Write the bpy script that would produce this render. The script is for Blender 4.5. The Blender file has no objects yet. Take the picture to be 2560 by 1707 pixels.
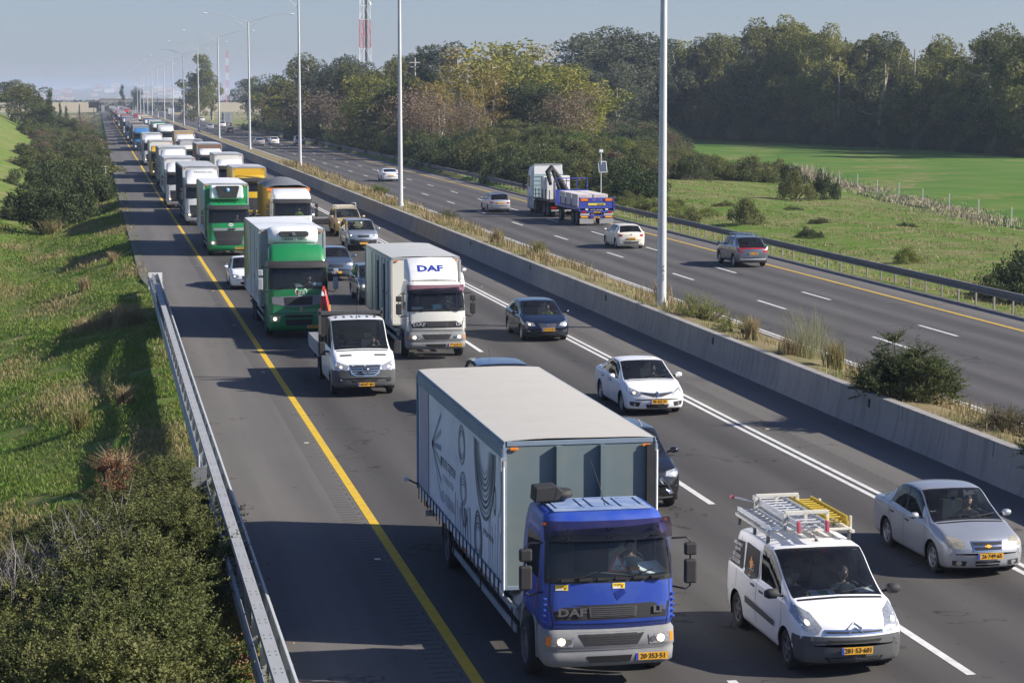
import bpy, bmesh, math, random
import numpy as np
from mathutils import Vector, Matrix
from mathutils.bvhtree import BVHTree
R = math.radians
scene = bpy.context.scene
# ---------------------------------------------------------------- camera
cam = bpy.data.objects.new("camera", bpy.data.cameras.new("camera"))
scene.collection.objects.link(cam); scene.camera = cam
cam.location = (0, 0, 9.2)
cam.rotation_euler = (R(90 - 6.435), 0, R(-10.92))
cam.data.sensor_width = 36; cam.data.lens = 75.0
cam.data.clip_start = 0.5; cam.data.clip_end = 30000
# ---------------------------------------------------------------- sky, sun, exposure
SUN_AZ, SUN_EL = R(-20), R(30.5)          # azimuth measured from +X, negative towards the camera side
sd = Vector((math.cos(SUN_AZ)*math.cos(SUN_EL), math.sin(SUN_AZ)*math.cos(SUN_EL), math.sin(SUN_EL)))
w = bpy.data.worlds.new("World"); scene.world = w; w.use_nodes = True
nt = w.node_tree; bg = nt.nodes['Background']; bg.inputs[1].default_value = 0.07
sky = nt.nodes.new('ShaderNodeTexSky'); sky.sky_type = 'NISHITA'; sky.sun_disc = False
sky.sun_elevation = SUN_EL; sky.sun_rotation = math.atan2(sd.x, sd.y)
sky.altitude = 30; sky.air_density = 1.0; sky.dust_density = 0.8; sky.ozone_density = 3.0
tn = nt.nodes.new('ShaderNodeMix'); tn.data_type = 'RGBA'; tn.blend_type = 'MULTIPLY'; tn.inputs[0].default_value = 1; tn.inputs[7].default_value = (.74, .77, 1.0, 1)   # hazy blue-grey morning
nt.links.new(sky.outputs[0], tn.inputs[6]); nt.links.new(tn.outputs[2], bg.inputs[0])
sl = bpy.data.lights.new("sun", 'SUN'); sl.energy = 4.7; sl.angle = R(0.6); sl.color = (1, 0.93, 0.83)
so = bpy.data.objects.new("sun", sl); scene.collection.objects.link(so)
so.rotation_euler = sd.to_track_quat('Z', 'Y').to_euler()
scene.view_settings.view_transform = 'Standard'; scene.view_settings.look = 'None'
scene.view_settings.exposure = 0.83; scene.view_settings.gamma = 1
scene.render.engine = 'CYCLES'
scene.cycles.max_bounces = 8; scene.cycles.transparent_max_bounces = 24; scene.cycles.volume_bounces = 1
# ---------------------------------------------------------------- helpers
COL = scene.collection
def lk(o, parent=None):
    COL.objects.link(o)
    if parent: o.parent = parent
    return o
def empty(name, loc=(0, 0, 0), rz=0.0):
    o = bpy.data.objects.new(name, None); lk(o); o.location = loc; o.rotation_euler = (0, 0, rz)
    o.empty_display_size = .3
    return o
def tag(o, label=None, cat=None, group=None, kind=None):
    if label: o['label'] = label
    if cat: o['category'] = cat
    if group: o['group'] = group
    if kind: o['kind'] = kind
    return o
def kids(o): return [c for c in ALLK.get(o.name, [])]
def copy_tree(root):
    ch = {}
    for o in COL.objects:
        if o.parent: ch.setdefault(o.parent, []).append(o)
    def rec(o, par):
        c = o.copy(); COL.objects.link(c); c.parent = par
        for k in ch.get(o, []): rec(k, c)
        return c
    return rec(root, None)
MATS = {}
def mat(name, col, rough=.5, metal=0.0, var=.12, scale=6.0, bump=0.0, bscale=40.0, emis=None, estr=0, coat=0, spec=.5, dirt=None, dscale=1.3, damt=.3):
    if name in MATS: return MATS[name]
    m = bpy.data.materials.new(name); m.use_nodes = True; MATS[name] = m
    t = m.node_tree; b = t.nodes['Principled BSDF']; N = t.nodes.new; L = t.links.new
    b.inputs['Roughness'].default_value = rough; b.inputs['Metallic'].default_value = metal
    b.inputs['Specular IOR Level'].default_value = spec
    if coat: b.inputs['Coat Weight'].default_value = coat; b.inputs['Coat Roughness'].default_value = .06
    tc = N('ShaderNodeTexCoord')
    no = N('ShaderNodeTexNoise'); no.inputs['Scale'].default_value = scale; no.inputs['Detail'].default_value = 5
    L(tc.outputs['Object'], no.inputs['Vector'])
    mx = N('ShaderNodeMix'); mx.data_type = 'RGBA'
    c = tuple(col) + (1,)
    mx.inputs[6].default_value = tuple(max(0, x*(1-var)) for x in col) + (1,)
    mx.inputs[7].default_value = tuple(min(1, x*(1+var)) for x in col) + (1,)
    L(no.outputs['Fac'], mx.inputs[0]); out = mx.outputs[2]
    if dirt:
        n2 = N('ShaderNodeTexNoise'); n2.inputs['Scale'].default_value = dscale; n2.inputs['Detail'].default_value = 9; n2.inputs['Roughness'].default_value = .7
        L(tc.outputs['Object'], n2.inputs['Vector'])
        rp = N('ShaderNodeMapRange'); rp.inputs[1].default_value = .45; rp.inputs[2].default_value = .75; rp.inputs[3].default_value = 0; rp.inputs[4].default_value = damt
        L(n2.outputs['Fac'], rp.inputs[0])
        m2 = N('ShaderNodeMix'); m2.data_type = 'RGBA'; L(rp.outputs[0], m2.inputs[0]); L(out, m2.inputs[6]); m2.inputs[7].default_value = tuple(dirt)+(1,)
        out = m2.outputs[2]
        ra = N('ShaderNodeMapRange'); ra.inputs[3].default_value = rough; ra.inputs[4].default_value = min(1, rough+.35); L(n2.outputs['Fac'], ra.inputs[0]); L(ra.outputs[0], b.inputs['Roughness'])
    L(out, b.inputs['Base Color'])
    if bump:
        n3 = N('ShaderNodeTexNoise'); n3.inputs['Scale'].default_value = bscale; n3.inputs['Detail'].default_value = 4
        L(tc.outputs['Object'], n3.inputs['Vector'])
        bp = N('ShaderNodeBump'); bp.inputs['Strength'].default_value = bump; bp.inputs['Distance'].default_value = .02
        L(n3.outputs['Fac'], bp.inputs['Height']); L(bp.outputs[0], b.inputs['Normal'])
    if emis:
        b.inputs['Emission Color'].default_value = tuple(emis)+(1,); b.inputs['Emission Strength'].default_value = estr
    return m
def glassmat(name, tint, tr=.8):
    if name in MATS: return MATS[name]
    m = bpy.data.materials.new(name); m.use_nodes = True; MATS[name] = m
    t = m.node_tree; N = t.nodes.new; L = t.links.new; t.nodes.remove(t.nodes['Principled BSDF'])
    o = t.nodes['Material Output']; tp = N('ShaderNodeBsdfTransparent'); tp.inputs[0].default_value = tuple(x*tr for x in tint)+(1,)
    gl = N('ShaderNodeBsdfGlossy'); gl.inputs['Roughness'].default_value = .03
    fr = N('ShaderNodeFresnel'); fr.inputs[0].default_value = 1.5
    df = N('ShaderNodeBsdfDiffuse'); df.inputs[0].default_value = (.35, .36, .36, 1)
    no = N('ShaderNodeTexNoise'); no.inputs['Scale'].default_value = 3; tc = N('ShaderNodeTexCoord'); L(tc.outputs['Object'], no.inputs['Vector'])
    mr = N('ShaderNodeMapRange'); mr.inputs[3].default_value = .0; mr.inputs[4].default_value = .05; L(no.outputs['Fac'], mr.inputs[0])
    m0 = N('ShaderNodeMixShader'); L(mr.outputs[0], m0.inputs[0]); L(tp.outputs[0], m0.inputs[1]); L(df.outputs[0], m0.inputs[2])
    ms = N('ShaderNodeMixShader'); L(fr.outputs[0], ms.inputs[0]); L(m0.outputs[0], ms.inputs[1]); L(gl.outputs[0], ms.inputs[2]); L(ms.outputs[0], o.inputs[0])
    return m
def paint(name, col, dirt=(.30, .27, .22), rough=.32, metal=0, damt=.22):
    return mat('paint_'+name, col, rough, metal, .04, 2.0, coat=.6 if rough < .4 else 0, dirt=dirt, damt=damt)
class MB:
    """collects shapes with material slots, built as one mesh"""
    def __init__(s): s.v = []; s.f = []; s.m = []; s.mats = []; s.sm = []
    def mi(s, m):
        if m not in s.mats: s.mats.append(m)
        return s.mats.index(m)
    def add(s, vs, fs, m, smooth=False):
        b = len(s.v); s.v += [tuple(v) for v in vs]; k = s.mi(m)
        for f in fs: s.f.append(tuple(b+i for i in f)); s.m.append(k); s.sm.append(smooth)
        return s
    def box(s, x0, x1, y0, y1, z0, z1, m, tx=0, ty=0):   # tx/ty: taper of the top
        vs = [(x0, y0, z0), (x1, y0, z0), (x1, y1, z0), (x0, y1, z0), (x0+tx, y0+ty, z1), (x1-tx, y0+ty, z1), (x1-tx, y1-ty, z1), (x0+tx, y1-ty, z1)]
        return s.add(vs, [(3, 2, 1, 0), (4, 5, 6, 7), (0, 1, 5, 4), (1, 2, 6, 5), (2, 3, 7, 6), (3, 0, 4, 7)], m)
    def tube(s, pts, r, m, n=8, caps=True):
        pts = [Vector(p) for p in pts]; rr = r if hasattr(r, '__len__') else [r]*len(pts); rings = []; b = []
        up = Vector((0, 0, 1))
        for i, p in enumerate(pts):
            d = (pts[min(i+1, len(pts)-1)] - pts[max(i-1, 0)]).normalized()
            a = up if abs(d.z) < .95 else Vector((1, 0, 0))
            x = d.cross(a).normalized(); y = x.cross(d)
            for k in range(n):
                t = 2*math.pi*k/n; b.append(p + (x*math.cos(t)+y*math.sin(t))*rr[i])
        fs = [(i*n+k, i*n+(k+1) % n, (i+1)*n+(k+1) % n, (i+1)*n+k) for i in range(len(pts)-1) for k in range(n)]
        s.add(b, fs, m, True)
        if caps: 
            s.add(b[:n], [tuple(range(n))], m); s.add(b[-n:], [tuple(reversed(range(n)))], m)
        return s
    def lathe(s, prof, m, axis='x', c=(0, 0, 0), n=24):   # prof: (offset along axis, radius)
        vs = []; fs = []
        for a, r in prof:
            for k in range(n):
                t = 2*math.pi*k/n; p, q = r*math.cos(t), r*math.sin(t)
                v = (a, p, q) if axis == 'x' else ((p, a, q) if axis == 'y' else (p, q, a))
                vs.append((v[0]+c[0], v[1]+c[1], v[2]+c[2]))
        for i in range(len(prof)-1):
            for k in range(n): fs.append((i*n+k, i*n+(k+1) % n, (i+1)*n+(k+1) % n, (i+1)*n+k))
        return s.add(vs, fs, m, True)
    def prism(s, poly, a0, a1, m, axis='x'):   # poly of 2D points extruded along an axis
        n = len(poly); vs = []
        for a in (a0, a1):
            for p, q in poly: vs.append((a, p, q) if axis == 'x' else ((p, a, q) if axis == 'y' else (p, q, a)))
        fs = [tuple(range(n)), tuple(reversed(range(n, 2*n)))]+[(k, n+k, n+(k+1) % n, (k+1) % n) for k in range(n)]
        return s.add(vs, fs, m)
    def obj(s, name, parent=None, bevel=0, loc=None):
        me = bpy.data.meshes.new(name); me.from_pydata(s.v, [], s.f); 
        for m in s.mats: me.materials.append(m)
        if s.f:
            me.polygons.foreach_set('material_index', s.m); me.polygons.foreach_set('use_smooth', s.sm)
        bm = bmesh.new(); bm.from_mesh(me); bmesh.ops.recalc_face_normals(bm, faces=bm.faces); bm.to_mesh(me); bm.free()
        o = bpy.data.objects.new(name, me); lk(o, parent)
        if loc: o.location = loc
        if bevel:
            b = o.modifiers.new('bevel', 'BEVEL'); b.width = bevel; b.segments = 2; b.limit_method = 'ANGLE'; b.angle_limit = R(40)
        return o
def npmesh(name, V, F, mats, parent=None, mi=None, smooth=False):
    """fast mesh from numpy arrays; F is (n,k)"""
    me = bpy.data.meshes.new(name); V = np.asarray(V, dtype=np.float32); F = np.asarray(F, dtype=np.int32); n, k = F.shape
    me.vertices.add(len(V)); me.vertices.foreach_set('co', V.ravel())
    me.loops.add(n*k); me.loops.foreach_set('vertex_index', F.ravel())
    me.polygons.add(n); me.polygons.foreach_set('loop_start', np.arange(0, n*k, k, dtype=np.int32))
    for m in mats: me.materials.append(m)
    if mi is not None: me.polygons.foreach_set('material_index', np.asarray(mi, dtype=np.int32))
    me.polygons.foreach_set('use_smooth', np.full(n, bool(smooth)))
    me.update(calc_edges=True); me.validate()
    o = bpy.data.objects.new(name, me); return lk(o, parent)
def text(s, size, m, parent, loc, rot=(R(90), 0, 0), name='lettering', sx=1.0, ext=.003, align='CENTER', bold=0.0, shear=0):
    cu = bpy.data.curves.new(name, 'FONT'); cu.body = s; cu.size = size; cu.align_x = align; cu.align_y = 'CENTER'
    cu.extrude = ext; cu.offset = bold; cu.resolution_u = 2; cu.shear = shear
    t = bpy.data.objects.new('tmp', cu); COL.objects.link(t)
    bpy.context.view_layer.update()
    me = bpy.data.meshes.new_from_object(t.evaluated_get(bpy.context.evaluated_depsgraph_get())); bpy.data.objects.remove(t)
    me.materials.clear(); me.materials.append(m)
    o = bpy.data.objects.new(name, me); lk(o, parent); o.location = loc; o.rotation_euler = rot; o.scale = (sx, 1, 1)
    return o
def stext(bv, s, size, m, parent, x, z, off=.014, name='lettering', sx=1.0, ext=.003, bold=0.0, half=.2):
    """lettering turned to follow the panel it sits on"""
    a, b_, c = proj(bv, 'f', x-half, z, 0), proj(bv, 'f', x+half, z, 0), proj(bv, 'f', x, z, 0); e = proj(bv, 'f', x, z+.08, 0); g_ = proj(bv, 'f', x, z-.08, 0)
    yaw = math.atan2(b_.y-a.y, 2*half) if a and b_ else 0; pit = math.atan2(.16, e.y-g_.y) if e and g_ else R(90)
    y = min(c.y, (a.y+b_.y)/2)-off
    return text(s, size, m, parent, (x, y, z), (pit, 0, yaw), name, sx, ext, bold=bold)
# ---------------------------------------------------------------- ground profile along the road
ZY = [-60, 60, 110, 210, 300, 450, 700, 1000, 1400, 20000]; ZZ = [0, 0, .22, .72, 1.0, 1.35, 1.9, 2.4, 2.6, 2.6]
def zr(y): return float(np.interp(y, ZY, ZZ))
def sx(y): return -0.5*min(1, max(0, (y-60)/140.0))
random.seed(7); rng = np.random.default_rng(7)
# common materials
M_black = mat('black_rubber_trim', (.012, .012, .013), .5)
M_tyre = mat('tyre_rubber', (.018, .018, .018), .85, dirt=(.10, .09, .08), dscale=5, damt=.35)
M_rim = mat('alloy_rim', (.42, .43, .45), .32, .85, dirt=(.06, .05, .05), dscale=6)
M_steel = mat('steel_rim_grey', (.16, .16, .17), .5, .5, dirt=(.08, .07, .06), dscale=6)
M_chrome = mat('chrome', (.75, .76, .78), .12, 1.0, .02)
M_dark = mat('dark_plastic', (.022, .022, .024), .55, dirt=(.07, .065, .06), dscale=5)
M_gplas = mat('grey_plastic', (.07, .072, .075), .55, dirt=(.14, .13, .12), dscale=3)
M_int = mat('interior_fabric', (.085, .097, .102), .85)
M_film = mat('dark_window_film', (.02, .02, .021), .45, spec=.15)
M_under = mat('underbody_black', (.008, .008, .009), .8)
M_glass = glassmat('windscreen_glass', (.84, .93, .93), .97)
M_gside = glassmat('tinted_side_glass', (.35, .4, .4), .7)
M_gdark = mat('dark_glass', (.012, .016, .019), .10, 0, .1, spec=.35)
M_amber = mat('amber_lens', (.8, .22, .02), .25)
M_red = mat('red_lens', (.42, .01, .01), .2, coat=.5)
M_lens = mat('headlamp_lens', (.42, .44, .46), .12, .45, .65, 24)
M_lit = mat('lit_headlamp', (1, .9, .7), .3, emis=(1, .78, .45), estr=1.7)
M_plate = mat('plate_yellow', (.78, .40, .03), .45, var=.04)
M_plateb = mat('plate_blue', (.03, .08, .45), .45)
M_ink = mat('ink_black', (.02, .02, .02), .5)
M_white = mat('white_vinyl', (.75, .75, .74), .5)
M_galv = mat('galvanised_steel', (.36, .38, .40), .48, .35, .14, 2.0, dirt=(.2, .19, .18), dscale=1.2)
HAZE = 0.00016
# ---------------------------------------------------------------- car body generator
def pchip(xk, Y, xq):
    xk = np.asarray(xk, float); Y = np.asarray(Y, float); xq = np.asarray(xq, float)
    h = np.diff(xk); d = np.diff(Y, axis=0)/h[:, None]; n = len(xk); m = np.zeros_like(Y)
    for i in range(1, n-1):
        a, b = d[i-1], d[i]; ok = a*b > 0
        w1, w2 = 2*h[i]+h[i-1], h[i]+2*h[i-1]
        with np.errstate(divide='ignore', invalid='ignore'):
            t = (w1+w2)/(w1/a+w2/b)
        m[i] = np.where(ok, t, 0)
    m[0] = d[0]; m[-1] = d[-1]
    i = np.clip(np.searchsorted(xk, xq, side='right')-1, 0, n-2); t = ((xq-xk[i])/h[i])[:, None]; hh = h[i][:, None]
    return (2*t**3-3*t**2+1)*Y[i]+(t**3-2*t**2+t)*hh*m[i]+(-2*t**3+3*t**2)*Y[i+1]+(t**3-t**2)*hh*m[i+1]
VS = sorted(set([0, .5, 1, 1.2, 1.5, 1.8, 2, 2.2, 2.4, 2.6, 2.8, 3, 3.2, 3.4, 3.6, 3.8, 4, 4.25, 4.5, 4.75, 5, 5.1, 5.25, 5.4, 5.55, 5.7, 5.85, 5.93, 6, 6.08, 6.16, 6.35, 6.6, 6.8, 7, 7.25, 7.5, 7.75, 8]))
def car(name, p, paintm, rim=M_rim, people=(), wheels=True, detail=True, lower=None, glass=None, loc=(0, 0, 0), rz=0):
    """p: dict of dimensions. y=0 is the front axle, the front points to -y."""
    root = empty(name, (loc[0], loc[1], zr(loc[1])), rz)
    L, W, H, fo, wb = p['L'], p['W']/2, p['H'], p['fo'], p['wb']
    ye = L-fo; zb = p.get('zb', .2); hz, cz, belt = p['hood'], p['cowl'], p['belt']
    yc, yf, yr, yrc, dz = p['yc'], p['yf'], p['yr'], p['yrc'], p['deck']; tw = p.get('tw', .76); rise = p.get('rise', .04)
    zm = p.get('zm', .5); rb = belt+rise
    def st(y, w, zl, bz, zt, wt, green):
        e = .055 if green else .03
        return [y, [(0, zl), (w*.88, zl), (w*.975, zl+.10), (w, zl+(bz-zl)*.6), (w*.975, bz-.05), (w*.93, bz), (wt, zt-e), (wt*.62, zt-.014), (0, zt)]]
    def lerp(a, b, t): return a+(b-a)*t
    S = []
    S.append(st(-fo, W*.80, zm-.02, zm+.02, zm+.03, W*.7, 0))
    S.append(st(-fo+.012, W*.85, zm-.17, zm+.06, zm+.10, W*.74, 0))
    S.append(st(-fo+.05, W*.92, zb+.05, hz-.20, hz-.14, W*.80, 0))
    S.append(st(-fo+.13, W*.955, zb+.02, hz-.09, hz-.045, W*.82, 0))
    S.append(st(-fo+.36, W*.985, zb, lerp(hz, cz, .15)-.07, lerp(hz, cz, .22), W*.82, 0))
    S.append(st(lerp(-fo+.36, yc, .55), W, zb, lerp(hz, belt, .7)-.06, lerp(hz, cz, .68), W*.82, 0))
    S.append(st(yc-.04, W, zb, belt-.03, cz-.01, W*.84, 0))
    for t in (.06, .5, .94):
        S.append(st(lerp(yc, yf, t), W, zb, lerp(belt, belt+.01, t), lerp(cz, H-.035, t), lerp(W*.86, W*tw, t), 1))
    S.append(st(yf+.10, W, zb, belt+.01, H-.018, W*tw, 1))
    S.append(st(lerp(yf, yr, .5), W, zb, belt+rise*.5, H, W*tw, 1))
    S.append(st(yr-.08, W, zb, rb, H-p.get('drop', .05), W*tw*.985, 1))
    for t in (.06, .5, .94):
        S.append(st(lerp(yr, yrc, t), lerp(W, W*.985, t), zb, rb+.0, lerp(H-p.get('drop', .05)-.015, dz+.03, t), lerp(W*tw*.98, W*.83, t), 1))
    if yrc < ye-.2:
        S.append(st(lerp(yrc, ye, .5), W*.975, zb+.02, lerp(rb, dz, .6)-.04, dz+.01, W*.80, 0))
    S.append(st(ye-.10, W*.95, zb+.05, dz-.07, dz-.01, W*.78, 0))
    S.append(st(ye-.03, W*.91, zb+.10, dz-.14, dz-.09, W*.76, 0))
    S.append(st(ye-.005, W*.86, .42, .62, .66, W*.72, 0))
    S.append(st(ye, W*.80, .50, .54, .55, W*.7, 0))
    yk = np.array([s[0] for s in S]); C = np.array([s[1] for s in S])       # (ns,9,2)
    # u parameter: chord in (y,ztop)
    zt = C[:, 8, 1]; uk = np.concatenate([[0], np.cumsum(np.hypot(np.diff(yk), np.diff(zt))+.02)])
    uq = []
    for i in range(len(uk)-1):
        n = max(2, int((uk[i+1]-uk[i])/(.07 if detail else .2))+1)
        uq += list(np.linspace(uk[i], uk[i+1], n, endpoint=False))
    uq.append(uk[-1]); uq = np.array(uq)
    Y = pchip(uk, yk[:, None], uq)[:, 0]; CC = pchip(uk, C.reshape(len(yk), 18), uq).reshape(-1, 9, 2)
    vs = np.array(VS if detail else [0, 1, 1.5, 2, 2.5, 3, 3.5, 4, 4.5, 5, 5.1, 5.5, 5.93, 6, 6.16, 6.6, 7, 7.5, 8]); G = np.zeros((len(uq), len(vs), 3))
    for i in range(len(uq)):
        q = pchip(np.arange(9), CC[i], vs); G[i, :, 0] = q[:, 0]; G[i, :, 2] = q[:, 1]; G[i, :, 1] = Y[i]
    kf, kr, kw = p.get('kf', .24), p.get('kr', .14), p.get('kw', .10)
    xr = (G[:, :, 0]/W)**2
    wf = np.clip((yc-Y)/(yc+fo), 0, 1)[:, None]; wr = np.clip((Y-yrc+.2)/(ye-yrc+.2), 0, 1)[:, None]
    green = np.clip((G[:, :, 2]-belt-.02)/.25, 0, 1)
    G[:, :, 1] += xr*kf*wf**1.3 - xr*kr*wr + green*kw*(xr/(tw*tw))*(1 if 1 else 0)*np.where(Y < (yf+yr)/2, 1, -1)[:, None]*np.clip(np.abs(Y-(yf+yr)/2)/((yr-yf)/2+.01), 0, 1)[:, None]
    nu, nv = G.shape[:2]
    # mirrored grid
    full = np.concatenate([G*np.array([-1, 1, 1]), G[:, ::-1][:, 1:]], axis=1); ncol = full.shape[1]
    vfull = np.concatenate([vs, vs[::-1][1:]])
    V = full.reshape(-1, 3).copy()
    ux = lambda y: np.interp(y, yk, uk)
    uc0, uc1 = uk[6]+.05, uk[10]-.07                       # windscreen
    ur0, ur1 = uk[12]+.06, uk[16]-.06 if p.get('rw', 1) else 0
    sidew = p.get('side', [])
    cats = {'body': [], 'ws': [], 'rw': [], 'trim': []}
    for k in range(len(sidew)): cats['s%d' % k] = []
    arches = [(0, p['r']), (wb, p['r'])]; Rr = p['r']+.055
    lowv = set()
    inside = np.zeros(len(V), bool)
    for ya, r in arches:
        inside |= ((V[:, 1]-ya)**2+(V[:, 2]-r)**2 < Rr**2) & (np.abs(V[:, 0]) > W*.72)
    lowf = {}
    for i in range(nu-1):
        uu = (uq[i]+uq[i+1])/2; yy = (Y[i]+Y[i+1])/2
        for j in range(ncol-1):
            vv = (vfull[j]+vfull[j+1])/2
            f = (i*ncol+j, i*ncol+j+1, (i+1)*ncol+j+1, (i+1)*ncol+j)
            if inside[list(f)].all(): continue
            c = 'body'
            if uc0 < uu < uc1 and vv > 6.08: c = 'trim' if (vv < 6.16 or uu < uc0+.04 or uu > uc1-.03) else 'ws'
            elif ur0 < uu < ur1 and vv > 6.16: c = 'rw'
            elif 5.1 < vv < 5.93:
                for k, (a, b) in enumerate(sidew):
                    if a < yy < b: c = 's%d' % k
                if c == 'body' and sidew and sidew[0][0] < yy < sidew[-1][1]: c = 'trim'
            cats[c].append(f)
    for vi in np.where(inside)[0]:
        for ya, r in arches:
            dy, dz_ = V[vi, 1]-ya, V[vi, 2]-r; d = math.hypot(dy, dz_)
            if d < Rr and abs(V[vi, 0]) > W*.72 and d > 1e-4:
                if dz_ < .02: V[vi, 1] = ya+math.copysign(math.sqrt(max(Rr*Rr-dz_*dz_, 0)), dy)
                else: V[vi, 1] = ya+dy/d*Rr; V[vi, 2] = r+dz_/d*Rr
    def sub(nm, fl, m, par, off=0.0):
        if not fl: return None
        ids = sorted({i for f in fl for i in f}); mp = {a: b for b, a in enumerate(ids)}
        VV = V[ids].copy()
        if off: VV = VV*np.array([1-off, 1, 1])-np.array([0, 0, off])
        o = npmesh(nm, VV, [[mp[i] for i in f] for f in fl], m if isinstance(m, list) else [m], par, smooth=True)
        return o
    bodyf = cats['body']+cats['trim']
    ids = sorted({i for f in bodyf for i in f}); mp = {a: b for b, a in enumerate(ids)}
    lowz = p.get('lowz', None); mi = []
    for f in cats['body']:
        z = V[list(f), 2].mean(); yy = V[list(f), 1].mean()
        mi.append(2 if (lower and lower(yy, z, abs(V[list(f), 0].mean()))) else 0)
    mi += [1]*len(cats['trim'])
    body = npmesh('body', V[ids], [[mp[i] for i in f] for f in bodyf], [paintm, M_black, p.get('lowmat', M_gplas)], root, mi, True)
    gl = glass or M_glass
    sub('windscreen', cats['ws'], gl, root)
    sub('rear_window', cats['rw'], p.get('gs', M_gside), root)
    for k in range(len(sidew)):
        for sgn in (-1, 1):
            fl = [f for f in cats['s%d' % k] if V[f[0], 0]*sgn > 0]
            sub('side_window', fl, p.get('gs', M_gside), root)
    if detail or p.get('liner'):
        lin = [f for f in bodyf if V[list(f), 2].mean() > belt-.25 and yc < V[list(f), 1].mean() < yrc]
        io = sub('interior', lin, M_int, root, .03)
        b = MB(); b.box(-W*.85, W*.85, yc-.1, ye-.3, belt-.45, belt-.42, M_int)
        b.box(-W*.84, W*.84, yc-.02, yc+.42, belt-.30, belt-.06, M_int, 0, .05)
        for s_ in (-1, 1):
            b.box(s_*W*.44-.24, s_*W*.44+.24, yf+.45, yf+1.0, belt-.5, belt-.28, M_int)
            b.box(s_*W*.44-.22, s_*W*.44+.22, yf+.92, yf+1.06, belt-.4, belt+.14, M_int)
            b.box(s_*W*.44-.12, s_*W*.44+.12, yf+.95, yf+1.05, belt+.17, belt+.33, M_int)
        b.lathe([(-.015, .19), (0, .205), (.015, .19), (0, .175), (-.015, .19)], M_black, 'y', (W*.44, yc+.55, belt-.02), 20)
        b.obj('cabin_fittings', root, .02)
    # wheels
    for ya, r in arches:
        for s_ in (-1, 1):
            wheel(root, (s_*(W-p.get('wi', .03)-.1), ya, r), r, s_, rim, p.get('tw_', .2), p.get('spokes', 5) if detail else 0)
    b = MB()
    for ya, r in arches:
        n = 14; pv = []
        for k in range(n+1):
            t = math.pi*(-.12+1.24*k/n); pv.append((ya+math.cos(t)*(Rr+.0), r+math.sin(t)*(Rr+.0)))
        for s_ in (-1, 1):
            vs_ = [(s_*(W*.97), a, z) for a, z in pv]+[(s_*(W-.35), a, z) for a, z in pv]
            b.add(vs_, [(k, k+1, n+2+k, n+1+k) for k in range(n)], M_under, True)
            b.add([(s_*(W-.35), a, z) for a, z in pv], [tuple(range(n+1))], M_under)
    b.box(-W*.8, W*.8, -fo+.3, ye-.3, zb-.03, zb+.03, M_under)
    b.obj('underbody', root)
    bm = bmesh.new(); bm.from_mesh(body.data); bv = BVHTree.FromBMesh(bm); bm.free()
    root['_d'] = 0; del root['_d']
    return root, bv
WH = {}
def wheel(root, c, r, side, rimm, tw_=.2, spokes=5):
    key = (round(r, 3), side, rimm.name, tw_, spokes)
    if key not in WH:
        h = tw_/2; o = side
        b = MB(); b.lathe([(-h*o*.9, r*.62), (-h*o, r*.8), (-h*o*.85, r*.96), (-h*o*.6, r), (h*o*.6, r), (h*o*.85, r*.96), (h*o, r*.82), (h*o*.92, r*.66), (h*o*.8, r*.64)], M_tyre, 'x', (0, 0, 0), 28)
        t = b.obj('tmp')
        b = MB(); d = h*o
        b.lathe([(d*.88, r*.65), (d*.94, r*.62), (d*.75, r*.58), (d*.1, r*.56)], rimm, 'x', (0, 0, 0), 28)
        b.lathe([(d*.08, r*.57), (d*.08, 0.001)], M_under, 'x', (0, 0, 0), 20)
        b.lathe([(d*.3, r*.16), (d*.78, r*.15), (d*.84, r*.08), (d*.84, .001)], rimm, 'x', (0, 0, 0), 16)
        for k in range(spokes):
            a = 2*math.pi*k/max(spokes, 1)+.3; ca, sa = math.cos(a), math.sin(a)
            hw = r*.085 if spokes > 5 else r*.105
            pts = []
            for rad, xo, ww in ((r*.10, d*.78, hw), (r*.60, d*.72, hw*1.25)):
                for q in (-ww, ww): pts.append((xo, ca*rad-sa*q, sa*rad+ca*q))
            for rad, xo, ww in ((r*.10, d*.5, hw), (r*.60, d*.45, hw*1.25)):
                for q in (-ww, ww): pts.append((xo, ca*rad-sa*q, sa*rad+ca*q))
            b.add(pts, [(0, 1, 3, 2), (0, 2, 6, 4), (1, 5, 7, 3)], rimm)
        if not spokes: b.lathe([(d*.5, r*.58), (d*.65, r*.35), (d*.7, .001)], rimm, 'x', (0, 0, 0), 20)
        q = b.obj('tmp'); WH[key] = (t.data, q.data); bpy.data.objects.remove(t); bpy.data.objects.remove(q)
    a, b_ = WH[key]
    wo = lk(bpy.data.objects.new('wheel', a), root); wo.location = c
    lk(bpy.data.objects.new('rim', b_), wo)
    return wo
DIR = {'f': ((0, 1, 0), 0), 'b': ((0, -1, 0), 0), 'l': ((1, 0, 0), 1), 'r': ((-1, 0, 0), 1), 't': ((0, 0, -1), 2)}
def proj(bv, d, a, b_, off=.006, side=0):
    v = Vector(DIR[d][0]); 
    if d in 'fb': o = Vector((a, 0, b_))-v*12
    elif d in 'lr': o = Vector((0, a, b_))-v*12
    else: o = Vector((a, b_, 0))-v*12
    h = bv.ray_cast(o, v)
    if h[0] is None: return None
    return h[0]-v*off
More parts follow.
